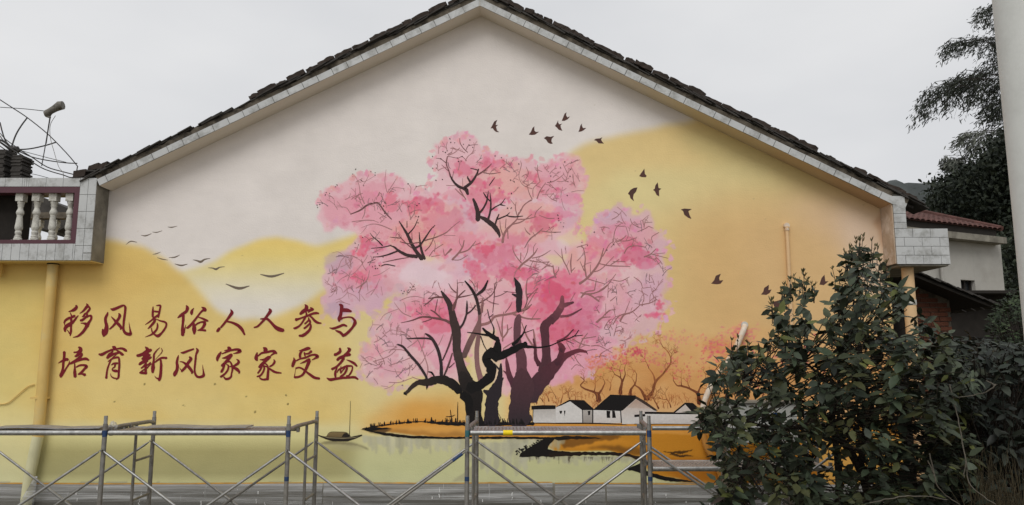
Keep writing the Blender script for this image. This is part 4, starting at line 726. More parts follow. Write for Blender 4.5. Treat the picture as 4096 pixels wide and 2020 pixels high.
S(T3, cL, [(400,700,20),(360,720,14),(300,770,14),(260,840,16),(230,890,16)], [(410,690,12),(370,610,10),(340,490,6)], [(420,660,9),(420,560,8),(460,510,7),(510,465,6)], [(470,680,14),(510,580,12),(580,480,7)], [(410,555,7),(330,530,7),(270,480,7),(240,390,6),(270,260,8),(262,200,5)], [(290,480,7),(340,410,7),(360,350,8),(330,275,5)], [(510,465,8),(490,400,8),(475,320,9),(478,250,5)], [(470,330,7),(435,280,4)], [(600,475,9),(670,465,9),(750,420,8),(815,365,4)], [(720,460,5),(800,460,6),(880,415,5)], [(500,600,6),(570,570,6)], [(460,515,6),(520,540,5)], [(220,900,12),(195,800,12),(205,725,6)], [(195,770,9),(130,690,4)], [(440,910,10),(460,850,10),(530,780,6)], [(210,945,14),(330,940,12),(460,910,8)], [(330,945,10),(400,880,5)], [(690,930,8),(600,930,9),(495,890,6)], [(855,355,8),(815,270,6),(800,235,4)], [(825,270,5),(890,225,5)], [(535,630,4),(680,620,6)], [(680,620,6),(720,690,4)], [(780,680,5),(800,770,5),(830,830,4)])
S(T6, cL, [(985,380,34),(1000,290,30),(1040,215,30),(1100,155,22),(1170,80,16),(1190,0,12)], [(1110,150,16),(1230,115,14),(1360,20,6)], [(990,290,16),(960,200,12),(950,100,8)], [(1055,330,12),(1050,230,14)], [(1020,200,12),(1030,80,8)], [(1190,710,22),(1230,660,26),(1320,590,24),(1390,520,18),(1430,455,8)], [(1360,580,12),(1480,550,12),(1595,480,6)], [(1330,610,14),(1450,630,12),(1580,628,10)], [(1380,520,10),(1380,440,8),(1410,390,5)], [(1225,640,14),(1160,560,12),(1120,480,10),(1118,410,6)], [(1215,600,14),(1218,510,10)], [(1260,660,8),(1380,700,9),(1450,720,5)], [(1250,610,6),(1300,500,10),(1310,400,6)], [(1265,450,8),(1330,340,16),(1420,270,16),(1500,200,8)], [(1480,235,10),(1600,250,12),(1725,248,10)], [(1400,300,10),(1370,250,6)], [(1335,280,14),(1290,240,12),(1265,190,5)], [(1540,240,8),(1640,170,5)], [(1665,830,14),(1640,770,18),(1625,670,12)], [(1650,785,12),(1690,740,10),(1698,690,7)], [(1620,690,14),(1500,640,12),(1410,590,6)], [(1840,790,8),(1800,690,14),(1750,590,14),(1733,460,7)], [(1860,760,14),(1850,640,18),(1865,520,6)], [(1860,745,12),(1905,700,8)], [(1740,580,8),(1640,480,4)], [(1800,680,6),(1830,610,5)],
  [(345,600,24),(430,510,22),(480,430,18),(497,350,10)], [(430,515,18),(540,480,16),(600,420,14),(645,362,8)], [(590,430,8),(705,385,6)], [(470,440,8),(438,380,6),(440,330,4)], [(345,600,10),(440,600,10),(545,540,7)], [(0,350,12),(120,320,14),(260,260,14),(340,190,8),(440,110,5)], [(240,290,4),(385,292,4)], [(55,555,10),(110,480,9),(230,400,8)], [(80,560,7),(195,540,6)], [(250,550,8),(330,470,28),(340,460,6)], [(245,540,10),(230,460,6)], [(120,500,9),(130,400,7),(100,330,5)])
S(T6, cM, [(860,1270,10),(880,1070,12),(885,930,12),(905,880,6)], [(410,1080,14),(370,1180,22),(350,1280,26)], [(430,1080,12),(530,1060,10),(640,1030,8)], [(410,1060,14),(412,950,10),(408,850,5)], [(400,1020,16),(340,970,14),(300,900,6)], [(420,1070,14),(470,1020,14),(510,985,8)], [(660,1000,10),(665,900,8)], [(690,1150,16),(760,1110,16),(860,1030,14),(915,900,8)], [(870,1075,10),(960,1050,10),(1050,1000,8)], [(720,1270,26),(735,1160,22),(728,1095,10)], [(780,1110,8),(860,1150,12),(935,1165,7)], [(1020,1270,10),(1080,1190,9),(1105,1140,5)], [(1250,1250,20),(1290,1150,14),(1310,1080,10),(1430,960,5)], [(1300,1110,20),(1285,1000,18),(1295,860,8)], [(1300,1040,8),(1430,1015,5)], [(1200,1250,34),(1290,1225,26),(1355,1165,10)], [(1230,1030,8),(1000,1000,8)], [(650,1020,8),(610,900,9),(560,850,6)])
S(T4, cL, [(45,870,18),(120,810,22),(190,730,20),(245,640,16),(280,520,9)], [(110,800,14),(95,700,14),(100,620,10),(85,530,8),(60,490,5)], [(90,740,10),(50,650,6)], [(190,750,10),(260,720,8),(380,600,5)], [(240,670,9),(340,690,11),(540,697,6)], [(150,780,8),(150,680,6)], [(350,680,8),(430,630,7)], [(370,650,6),(490,650,6)], [(270,600,9),(330,490,7),(370,455,6)], [(375,460,7),(385,370,7),(410,310,6),(455,275,4)], [(400,460,8),(450,440,8),(500,395,6)], [(440,450,7),(520,445,7),(600,415,5)], [(390,300,6),(470,305,6),(490,300,4)], [(495,305,5),(520,390,5),(495,450,4)], [(480,570,10),(520,510,9),(600,495,7),(690,510,6)], [(690,510,5),(715,560,4)], [(560,490,6),(575,430,4)], [(620,310,6),(560,280,7),(540,230,5)], [(610,360,6),(680,330,7),(720,305,6)], [(720,305,6),(765,325,4)], [(675,320,6),(685,260,5),(715,215,4)], [(685,270,6),(755,265,4)], [(760,465,5),(750,410,6),(820,365,5)], [(675,605,11),(740,575,10),(790,525,5)], [(740,575,7),(910,618,4)], [(750,578,5),(880,565,4)], [(690,600,6),(780,628,5)], [(780,615,6),(850,720,4)],
  [(235,1040,12),(150,980,14),(60,950,7)], [(60,1000,16),(100,950,12),(190,930,9)], [(150,970,12),(240,940,12),(310,890,10),(400,770,5)], [(190,930,10),(210,820,6)], [(320,1000,6),(325,880,5)], [(370,830,8),(450,840,7),(530,800,6)], [(345,1035,8),(400,990,6)], [(650,1070,9),(730,1055,9),(800,1020,6)], [(655,1065,5),(675,1010,4)], [(730,1050,6),(735,980,5),(755,955,4)], [(575,800,6),(640,850,7),(660,910,6)], [(440,1230,18),(480,1170,16),(560,1140,12),(640,1070,7)], [(370,1265,10),(420,1190,10),(490,1155,8)], [(490,1150,8),(535,1035,4)], [(215,1245,12),(270,1200,10),(345,1190,8)], [(265,1195,9),(330,1130,8),(400,1120,5)], [(300,1180,5),(300,1060,4)], [(565,1140,6),(610,1190,4)], [(660,910,5),(740,900,4)], [(440,1235,6),(510,1260,5)])
S(T8, cL, [(430,330,18),(480,350,16),(560,370,14),(660,370,8)], [(150,425,24),(230,400,22),(280,350,20),(420,325,18),(540,280,16),(585,250,6)], [(340,560,14),(335,420,12),(350,310,6)], [(345,530,14),(380,480,14),(380,420,8)], [(380,470,8),(420,440,6)], [(510,330,6),(560,240,9),(640,110,4)], [(545,210,8),(540,120,8),(550,30,4)], [(545,160,6),(630,150,4)], [(330,520,12),(310,440,10),(285,370,5)], [(500,400,8),(545,520,14),(610,620,16)], [(600,460,8),(610,540,18),(620,640,24)], [(350,620,10),(440,560,8)], [(350,700,8),(345,620,6)], [(580,380,7),(640,290,4)], [(500,380,6),(460,340,5)], [(1000,150,10),(1080,170,12),(1160,220,7)], [(1005,190,10),(1040,160,10),(1130,150,8),(1230,80,5)], [(915,220,7),(955,150,4)], [(990,70,16),(1050,30,14),(1090,-10,8)], [(1050,30,8),(1205,75,5)], [(980,640,12),(1010,560,10),(1060,490,5)], [(930,540,8),(1000,580,8),(1080,600,5)], [(1010,540,9),(1130,520,6)], [(1130,400,8),(1180,360,8),(1250,355,5)], [(1190,350,6),(1250,300,4)], [(920,800,4),(960,760,5),(1000,770,4)], [(1155,700,6),(1180,660,6),(1270,610,4)], [(1090,600,6),(1160,600,6),(1270,660,4)], [(940,670,6),(980,740,6),(1030,790,4)], [(1240,450,6),(1270,400,4)], [(880,570,6),(920,640,5)])
# dark upper limbs that stand out of the blossom
S(T2, cD, [(770,1000,26),(800,1070,46),(825,1160,54),(830,1240,62),(830,1275,56)], [(850,1180,30),(900,1120,24),(940,1040,22),(955,960,16),(965,900,8)], [(960,1270,24),(990,1150,24),(995,1040,20),(985,930,8)], [(900,920,10),(940,985,20),(985,1030,16)], [(990,1150,20),(1060,1100,16),(1130,1060,14),(1180,990,6)], [(1120,1075,20),(1180,1090,6)], [(975,830,10),(1010,780,14),(1048,728,6)], [(705,945,30),(685,890,50),(660,862,40),(730,810,36),(780,750,30),(820,680,24),(840,620,12)], [(650,870,36),(580,840,34),(520,780,26),(480,710,20)], [(735,790,30),(705,740,22),(700,715,12)], [(840,640,16),(790,625,12),(735,612,8)], jag=.1)
S(T2, cM, [(480,710,20),(460,640,14),(430,560,14),(440,480,16),(455,455,8)], [(820,700,20),(900,650,18),(960,600,14),(1005,555,6)], [(900,670,8),(1000,682,9),(1120,665,5)], [(505,740,8),(525,650,5)], [(460,650,9),(370,570,4)], [(420,540,10),(360,495,8),(300,485,4)], [(445,440,8),(500,405,5)], [(700,410,8),(640,350,9),(605,290,8),(600,230,5)], [(680,380,7),(715,325,7),(830,312,4)], [(450,460,6),(570,482,6),(630,465,6),(690,520,4)])
S(T2, cL, [(600,880,18),(640,950,14),(680,1010,10)], [(540,870,8),(600,930,12),(660,980,10)], [(430,830,5),(540,835,6)], [(640,850,7),(635,740,4)])
S(T6, cD, [(680,-5,60),(670,50,56),(655,92,20)], [(700,55,36),(780,95,58),(860,160,62),(920,230,58),(945,290,30),(940,318,8)], [(800,80,24),(820,20,18),(825,-10,14)], [(890,160,22),(910,90,22),(940,20,12)], [(920,85,18),(1030,40,16),(1075,0,8)], [(1030,38,14),(1120,55,18),(1245,45,8)], jag=.12)
S(T5, cD, [(1390,590,60),(1320,500,46),(1260,400,42),(1210,290,36),(1150,190,24),(1100,110,12)], [(1425,590,36),(1385,480,32),(1365,370,22),(1355,250,8)], [(1300,455,30),(1370,410,24),(1440,310,20),(1500,220,14),(1545,170,6)], [(1330,560,46),(1200,540,42),(1100,490,34),(1040,440,22),(985,420,10)], [(1080,490,22),(960,535,20),(850,560,13),(765,565,7)], [(1000,415,14),(900,440,13),(745,455,7)], [(1215,275,18),(1290,190,14),(1340,80,7)], [(890,420,18),(830,360,16),(770,310,12),(730,260,6)], [(870,680,10),(940,660,15),(1050,680,13)], jag=.1)
S(T5, cM, [(1260,450,14),(1190,390,11),(1130,330,11),(1085,270,6)], [(1130,325,13),(1060,320,13),(985,312,6)], [(1110,370,8),(1220,395,13),(1360,378,11)], [(1420,360,8),(1530,325,10),(1590,310,6)], [(720,340,8),(800,315,6)], [(890,635,6),(1050,600,13),(1220,570,9)], [(1200,190,14),(1200,110,8)], [(1265,350,11),(1262,255,6)], [(1430,490,12),(1500,410,10),(1560,260,5)], [(700,640,10),(800,590,7)])
S(T1, cM, [(490,1130,12),(600,1085,20),(690,1020,22),(760,1000,18),(830,990,22),(880,1050,20),(930,1120,18),(1005,1198,12)])
# random fine twigs
def twig(z, x, y, a, l, w, c, d=1):
    p = []; k = 4
    bend = random.uniform(-.35, .35)
    for i in range(k):
        p.append((x, y, w*(1-i/k*.7))); x += math.cos(a)*l/k; y += math.sin(a)*l/k; a += bend
    for q in p:
        c_ = img[min(BH-1, int(q[1]*D)), min(BW-1, int(q[0]*D))]
        if c_[0]-c_[1] < 24 or c_[2] < c_[1]-12: return        # twigs stay inside the blossom
    ribbon(twigs, p, z, c, n=2, jag=.1, minw=1.0)
    if d:
        for j in (1, 2): 
            if random.random() < .8: twig(z, p[j][0], p[j][1], a+random.choice((-1, 1))*random.uniform(.5, 1.1), l*.5, w*.7, c, d-1)
DVX = (0, 0, .6287)
for (cx, cy, w, h, n) in ((900, 500, 80, 50, 22), (1000, 560, 70, 50, 12), (1160, 400, 60, 40, 16), (1300, 440, 80, 50, 18), (1420, 460, 40, 50, 16), (1600, 580, 80, 50, 26), (1640, 700, 40, 70, 16), (1560, 760, 70, 50, 16), (1400, 640, 80, 40, 14), (880, 700, 60, 70, 26), (980, 880, 60, 70, 30), (1080, 760, 70, 40, 16), (1200, 760, 50, 50, 12), (1330, 700, 60, 40, 12), (1530, 850, 50, 30, 14), (1480, 900, 50, 30, 8), (940, 940, 40, 30, 10)):
    for i in range(n):
        twig(DVX, cx+random.uniform(-w, w), cy+random.uniform(-h, h), random.uniform(-2.9, -.2), random.uniform(20, 44), random.uniform(1.2, 1.9), random.choice((cL, cP, cP, cG)), 1)
# buds
for (z, pts) in ((T1, [(60,1015),(90,1010),(125,995),(65,1048),(175,855),(160,888),(220,868),(290,785),(310,762),(512,622),(550,560),(740,590),(795,608),(793,635),(648,770),(620,708),(1315,780),(1432,815),(1215,750),(745,990),(785,982),(900,1028),(918,990),(1225,1038),(1325,1020),(1355,998),(1315,1160),(1345,1165),(1340,1238),(915,1125)]), (T2, [(730,250),(645,308),(715,312),(765,350),(485,285),(475,240),(535,288),(385,402),(420,410),(437,392),(255,465),(360,490),(570,482),(628,462),(615,518),(585,525),(255,610),(300,608),(300,768),(382,755),(1050,458),(1130,480),(1105,860),(1290,782),(1210,1118),(1250,1125),(1255,932),(1245,765)]), (T3, [(240,240),(905,218),(768,290),(895,312),(890,395),(820,212),(645,390),(640,465),(180,465),(855,640),(740,935),(745,960),(775,985),(812,990),(805,1040),(735,890),(630,1048),(700,1108),(145,800),(95,800),(265,825),(145,618)]), (T5, [(640,315),(585,410),(540,385),(825,525),(895,568),(760,690),(795,680),(850,672),(800,712),(825,708),(1165,1000),(1150,1030),(1130,990),(1240,950),(1290,940),(1275,985),(1305,985),(1215,1018),(1535,185),(1550,165)]), (T4, [(66,462),(125,490),(190,360),(310,540),(380,488)]), (T7, [(655,470),(580,960),(620,960),(700,930),(690,800),(735,855),(660,765),(590,1105),(600,1050),(780,920)])):
    for (x, y) in pts:
        for k in range(2):
            s = random.uniform(4, 8)*z[2]/3.0; xx = x+random.uniform(-4, 4); yy = y+random.uniform(-4, 4)
            polyfill(twigs, [(xx-s, yy), (xx-s*.3, yy-s), (xx+s*.7, yy-s*.6), (xx+s, yy+s*.4), (xx, yy+s)], z, cD if z is not T7 else cG)
# back trunk (plum coloured) with its limbs
S(T8, pc(100,66,72), [(480,340,34),(465,400,60),(462,480,60),(465,560,62),(490,650,80),(500,760,90),(500,860,90)], c2=pc(88,54,62), mb=trunks, jag=.08)
S(T8, cK, [(440,25,10),(470,90,50),(480,160,56),(478,230,52),(475,305,44)], [(420,160,10),(465,180,30)], c2=pc(52,40,44), mb=trunks, jag=.1)
S(T8, pc(98,52,60), [(370,700,10),(378,760,34),(400,860,46),(440,930,70)], [(345,810,6),(380,840,24),(410,900,40)], c2=pc(74,44,54), mb=trunks, jag=.14)
S(T8, pc(92,50,58), [(600,540,14),(615,620,22),(620,700,32),(650,760,44)], c2=pc(74,40,48), mb=trunks, jag=.12)
S(T8, pc(124,70,78), [(845,180,26),(838,260,50),(800,330,62),(740,390,76)], [(830,270,40),(880,250,34),(940,230,14)], [(830,350,22),(910,340,18),(1010,285,8)], c2=pc(82,48,56), mb=trunks, jag=.1)
S(T8, pc(84,48,56), [(760,370,50),(700,430,76),(700,520,70),(705,620,72),(710,720,80),(690,820,110)], c2=pc(74,46,52), mb=trunks, jag=.09)
S(T8, pc(104,48,58), [(1050,650,16),(980,640,32),(900,670,44),(840,710,60),(790,760,90),(700,850,130),(620,940,150),(560,1040,150)], c2=pc(60,44,50), mb=trunks, jag=.10)
S(T8, pc(104,48,58), [(805,570,14),(840,610,50),(830,690,50),(800,750,60)], [(870,620,18),(835,640,40)], [(1040,640,12),(1060,670,5)], c2=pc(70,40,48), mb=trunks, jag=.15)
S(T8, pc(104,48,58), [(800,560,12),(870,530,16),(940,460,8)], c2=pc(84,46,54), mb=trunks, jag=.12)
S(T8, pc(78,50,56), [(500,820,100),(510,920,190),(500,1020,190),(485,1100,170),(480,1170,180),(490,1245,210)], c2=pc(50,42,46), mb=trunks, jag=.07)
trunks.build('painted_trunk', M['brush'], wall); trunks = MB()
# middle trunk, nearly black
S(T8, cK, [(325,750,12),(320,830,40),(310,900,60),(280,980,110),(250,1060,110),(245,1140,115),(250,1250,135)], [(345,870,10),(310,920,40)], [(270,750,10),(310,800,16)], [(180,980,20),(220,1000,50)], mb=trunks, jag=.12)
trunks.build('painted_trunk', M['brush'], wall); trunks = MB()
# pale upright limbs left of it
S(T8, cL, [(170,200,10),(150,350,20),(120,450,40),(60,570,50),(10,690,46)], c2=pc(92,70,68), mb=trunks, jag=.06)
S(T8, pc(112,82,80), [(130,240,20),(145,380,26),(135,520,34),(120,640,40),(125,760,40),(150,870,50),(165,900,50)], c2=pc(136,98,98), mb=trunks, jag=.06)
# left tree: main black trunk, arched arm, big grey-brown limb
S(T7, cM, [(1150,520,10),(1135,600,22),(1090,720,18),(1045,820,14)], [(1180,850,8),(1120,905,14)], [(1155,740,14),(1110,880,22),(1055,1010,20)], c2=cD, mb=trunks, jag=.08)
S(T7, cD, [(535,642,16),(600,670,26),(680,765,30),(780,880,32),(850,990,28),(870,1045,26)], [(645,578,12),(760,572,18),(880,575,18),(920,590,14)], [(850,520,16),(910,560,32),(970,650,36),(1010,760,38),(1030,880,36),(1030,990,40)], c2=cK, mb=trunks, jag=.08)
S(T7, cM, [(1140,400,36),(1060,365,26),(960,345,22),(820,330,18),(700,370,12),(575,398,4)], [(920,355,10),(850,380,8),(810,392,4)], [(1030,350,16),(970,290,16),(910,252,10)], [(960,270,10),(975,200,10),(988,132,6)], [(1060,110,20),(980,108,18),(885,125,8)], [(940,120,12),(880,170,10),(830,208,5)], [(1005,100,10),(955,65,6)], mb=trunks, jag=.08)
S(T7, cD, [(1030,40,16),(1070,100,44),(1120,180,60),(1150,280,74),(1170,380,90),(1195,470,104),(1205,580,96),(1205,700,92),(1225,810,100)], c2=pc(62,50,47), mb=trunks, jag=.06)
S(T7, pc(66,54,50), [(1216,740,94),(1240,850,100),(1270,950,120),(1310,1050,150),(1330,1150,170)], c2=cB, mb=trunks, jag=.06)
S(T7, cM, [(1300,30,8),(1220,110,14),(1170,200,22),(1160,260,20)], [(1220,110,10),(1375,80,5)], [(1180,240,14),(1205,130,12),(1215,0,8)], mb=trunks, jag=.08)
S(T7, cD, [(1320,150,10),(1320,230,24),(1312,310,22),(1280,400,24),(1240,460,24)], [(1315,300,20),(1370,260,16),(1420,200,14)], c2=pc(52,40,40), mb=trunks, jag=.08)
S(T8, cB, [(20,50,10),(70,110,22),(110,180,26),(130,250,26),(145,330,26)], [(215,45,10),(180,120,26),(120,170,20)], c2=pc(60,46,46), mb=trunks, jag=.08)
S(T7, pc(58,48,42), [(615,1200,34),(660,1165,40),(720,1100,50),(790,1070,60),(880,1070,90),(980,1040,90),(1080,1050,100),(1170,1100,100),(1240,1170,100)], c2=cB, mb=trunks, jag=.12)
S(T7, cB, [(880,950,8),(920,960,22),(950,1000,12)], [(870,1110,30),(865,1150,6)], [(610,1190,20),(640,1215,8)], mb=trunks, jag=.2)
T9 = (1200, 1000, 1.694)
S(T9, pc(40,34,32), [(1096,836,50),(1110,870,80),(1134,910,100),(1170,960,130),(1175,1040,112),(1175,1120,104),(1190,1185,125)], c2=cB, mb=trunks, jag=.06)
S(T9, cB, [(1100,980,60),(1140,1020,60),(1150,1100,40)], mb=trunks, jag=.1)
S(T8, cB, [(60,960,110),(140,935,76),(205,890,84),(246,835,80),(232,765,84),(198,712,74),(222,672,86),(285,645,96),(300,565,38),(290,530,34)], mb=trunks, jag=.14)
S(T8, cB, [(270,700,78),(360,670,68),(450,622,58),(520,592,46),(535,572,34)], [(515,600,40),(570,608,22),(650,612,14),(740,598,10),(830,560,8),(940,520,8),(985,465,6)], [(425,590,30),(460,560,26),(510,500,14),(540,425,8)], [(520,490,7),(600,462,4)], [(295,545,40),(230,505,34),(170,450,16)], [(250,515,24),(150,500,14),(40,484,6)], [(260,510,20),(265,450,10),(230,370,8),(210,290,6)], [(225,360,5),(262,328,4)], [(930,520,8),(1020,508,5)], [(880,555,5),(940,580,4)], [(155,520,10),(180,590,8),(210,645,6)], mb=trunks, jag=.16)
for o_ in (twigs.build('painted_twigs', M['brush'], wall), limbs.build('painted_branches', M['brush'], wall)): o_['kind'] = 'stuff'
trunks.build('painted_trunk', M['brush'], wall)
letters()
# ================================================================== roof edge, terrace, corner block
def slope(side):
    ex, ez = (LX, LZ) if side < 0 else (RX, RZ)
    d = Vector((ex-APX, 0, ez-APZ)); Ln = d.length; d.normalize(); nrm = Vector((d.z*(1 if side < 0 else -1), 0, abs(d.x)))
    if nrm.z < 0: nrm = -nrm
    return d, nrm, Ln
YF = -0.285                                       # front of the verge slab
def sp(side, s, n, y):
    d, nrm, Ln = slope(side); p = Vector((APX, 0, APZ))+d*s+nrm*n; p.y = y; return p
def slab(mb, side, s0, s1, n0, n1, y0, y1, rot=0.0):
    c = []
    for n in (n0, n1):
        for (s, y) in ((s0, y0), (s1, y0), (s1, y1), (s0, y1)):
            nn = n + rot*(s-s0); c.append(sp(side, s, nn, y))
    if side < 0: c = [c[1], c[0], c[3], c[2], c[5], c[4], c[7], c[6]]
    mb.hexa(c)
# verge slab with painted soffit (a ring of plaster the painters did not finish at the right end)
m = bpy.data.materials.new('painted_soffit'); m.use_nodes = True; t = m.node_tree; n_ = t.nodes; l_ = t.links.new
bs = n_['Principled BSDF']; bs.inputs['Roughness'].default_value = .9
g_ = n_.new('ShaderNodeNewGeometry'); sx = n_.new('ShaderNodeSeparateXYZ'); l_(g_.outputs['Position'], sx.inputs[0])
nz_ = n_.new('ShaderNodeTexNoise'); nz_.inputs['Scale'].default_value = 2.5; nz_.inputs['Detail'].default_value = 6; l_(g_.outputs['Position'], nz_.inputs[0])
ad = n_.new('ShaderNodeMath'); ad.operation = 'MULTIPLY_ADD'; l_(nz_.outputs[0], ad.inputs[0]); ad.inputs[1].default_value = 1.6; l_(sx.outputs[0], ad.inputs[2])
rp = n_.new('ShaderNodeValToRGB'); mr_ = n_.new('ShaderNodeMapRange'); mr_.inputs[1].default_value = -5; mr_.inputs[2].default_value = 6; l_(ad.outputs[0], mr_.inputs[0]); l_(mr_.outputs[0], rp.inputs[0])
e = rp.color_ramp.elements; e[0].position = .0; e[0].color = lin(198, 190, 178, KA); e[1].position = 1; e[1].color = lin(150, 122, 96, KA)
for pos, c in ((.6, (196, 188, 174)), (.72, (188, 176, 148)), (.84, (178, 158, 126)), (.93, (162, 136, 106))): el = e.new(pos); el.color = lin(*c, KA)
l_(rp.outputs[0], bs.inputs['Base Color'])
M['soffit'] = m
for side in (-1, 1):
    d, nrm, Ln = slope(side); b = MB()
    h = .086/nrm.z
    ex, ez = (LX, LZ) if side < 0 else (RX, RZ)
    p = [(APX, APZ), (APX, APZ+h), (ex+nrm.x*.086, ez+nrm.z*.086), (ex, ez)]
    if side > 0: p = p[::-1]
    p = p[::-1]
    b.prism([(x, z) for x, z in p], YF, 0.25); v = b.build('verge_slab', M['soffit'], house)
    b = MB(); slab(b, side, .03, Ln-.002, .001, .085, YF-.003, YF-.0002); b.build('grout_bed', M['grout'], v)
    # white tiles on the verge edge
    s = 0.004; tl = 0.198
    while s < Ln-.02:
        e_ = min(s+tl, Ln-.001); b = MB()
        if s < .05:
            top = [sp(side, s, .002, YF-.009), sp(side, e_, .002, YF-.009), sp(side, e_, .084, YF-.009)]
            h0 = Vector((APX+side*.003, YF-.009, APZ+.084/nrm.z)); pts = [(top[0].x, top[0].z), (top[1].x, top[1].z), (top[2].x, top[2].z), (h0.x, h0.z)]
            if side < 0: pts = pts[::-1]
            b.prism(pts, YF-.011, YF-.0032)
        else:
            slab(b, side, s+.003, e_-.003, .002+random.uniform(-.0015, .0015), .084+random.uniform(-.0015, .0015), YF-.011+random.uniform(-.002, .002), YF-.0032)
        b.build('verge_tile', M['tile'], v); s = e_+.0005
    # mortar bed, ragged
    b = MB(); k = 70; vs_ = []; fs_ = []
    for i in range(k+1):
        s = Ln*i/k; hh = .142+random.uniform(-.014, .010); yy = YF+.012+random.uniform(-.008, .010)
        vs_ += [sp(side, s, .0865, yy), sp(side, s, hh, yy-.012), sp(side, s, hh+.01, .1), sp(side, s, .0865, .1)]
    for i in range(k):
        for j in range(4):
            q = (4*i+j, 4*i+4+j, 4*i+4+(j+1) % 4, 4*i+(j+1) % 4); fs_.append(q if side > 0 else q[::-1])
    b.add(vs_, fs_); b.build('mortar_bed', M['mortar'], house)
    # roof plane
    b = MB(); slab(b, side, 0, Ln+.12, .10, .13, -.20, 8.5); rf = b.build('roof', M['rooftile'], house)
    # tile edges, two overlapping courses
    for layer, (n0, st, ln_, yb) in enumerate(((.134, .125, .19, -.298), (.152, .13, .20, -.312))):
        s = -.02 if side > 0 else 0.02
        while s < Ln+.08:
            if layer == 1 and random.random() < .10: s += st; continue
            b = MB(); l2 = ln_*random.uniform(.8, 1.1); n1 = n0+random.uniform(-.004, .006); y0 = yb+random.uniform(-.03, .02)
            slab(b, side, s, s+l2, n1+.018, n1+.030, y0, .05, rot=random.uniform(-.10, -.04))
            b.build('roof_tile', M['rooftile'], rf); s += st*random.uniform(.85, 1.15)
    # weathered bricks that weigh the edge down
    s = .10 if side < 0 else .02; end = 2.95 if side < 0 else Ln-.02
    while s < end:
        l2 = random.choice((.235, .24, .245, .22, .16, .12)); tl_ = random.uniform(-.03, .03); b = MB(); hgt = random.uniform(.038, .064)
        if side > 0 and 4.30 < s < 4.52: s += .1; continue
        thin = side > 0 and s > 4.4
        if thin: hgt *= .6
        n0 = .182+random.uniform(-.002, .004); y0 = -.295+random.uniform(-.025, .02); nseg = 5; vs_ = []; fs_ = []
        for i in range(nseg+1):
            ss = s+l2*i/nseg; j = lambda a: random.uniform(-a, a); c = .005 if i in (0, nseg) else 0
            k_ = n0+tl_*(ss-s-l2/2); vs_ += [sp(side, ss, k_+j(.003), y0+j(.006)), sp(side, ss, k_+hgt-c+j(.008), y0+j(.009)+c), sp(side, ss, k_+hgt-c+j(.008), y0+.115), sp(side, ss, k_, y0+.115)]
        for i in range(nseg):
            for q in range(4):
                f = (4*i+q, 4*i+4+q, 4*i+4+(q+1) % 4, 4*i+(q+1) % 4); fs_.append(f if side > 0 else f[::-1])
        fs_ += [(0, 1, 2, 3), (4*nseg+3, 4*nseg+2, 4*nseg+1, 4*nseg)]
        b.add(vs_, fs_); b.build('verge_brick', M['brick_old'], house); s += l2+random.choice((.002, .003, .004, .006, .02))

M['reveal'] = mat('smeared_corner_plaster', lin(160, 140, 120, KA), rough=.9, var=.2, vscale=6, stain=lin(196, 184, 172, KA), stain_scale=4, stain_amt=.8)
# right end: return wall, tiled corner block
b = MB(); b.box(WR-.24, WR, .012, 8.0, 0, 4.25); b.build('side_wall', M['plaster'], house)
b = MB(); b.box(-7.6, -4.99, .02, .25, 0, 3.5); b.box(-4.97, WR-.25, .02, .25, 0, 4.2); b.build('wall_core', M['plaster'], house)
# pilaster of tiles at the corner, and the wide tiled box below it
xc0 = at(3572, 850, YF).x; xc1 = at(3622, 850, YF).x
zt = at(3600, 820, YF).z; zm = at(3600, 914, YF).z; zb_ = at(3600, 1057, YF).z; xb1 = at(3797, 1000, YF).x
b = MB(); b.box(xc0+.002, xc1, YF, .0, zm+.002, zt+.13); b.box(xc0+.002, xb1, YF, -.005, zb_, zm); cbk = b.build('corner_block', M['grout'], house)
def tiles(parent, x0, x1, z0, z1, y, cw, ch, offset=False, gap=.003, mat_='tile', jitter=.002):
    r = 0; z = z1
    while z > z0+.02:
        zz = max(z-ch, z0); x = x0-(cw/2 if (offset and r % 2) else 0)
        while x < x1-.012:
            xa, xb_ = max(x, x0), min(x+cw, x1)
            if xb_-xa > .012:
                b = MB(); q = random.uniform(0, jitter); b.box(xa+gap/2, xb_-gap/2, y-.009-q, y-.0005, zz+gap/2, z-gap/2); b.build('wall_tile', M[mat_], parent)
            x += cw
        z = zz; r += 1
b = MB(); b.box(xc0-.012, xc0+.0015, YF+.004, .004, zb_+.01, zt+.12); b.build('corner_reveal', M['reveal'], cbk)
hh = (zm-zb_)/4
tiles(cbk, xc0, xc1, zm, zt+.11, YF, .30, hh, gap=.005)
tiles(cbk, xc0, xb1, zb_, zm, YF, .21, hh, offset=True, gap=.005)
# underside wedge of the block towards the wall
b = MB(); b.box(xc0+.03, xb1-.02, YF+.01, .9, zb_-.02, zb_-.001); b.build('block_underside', M['conc'], house)

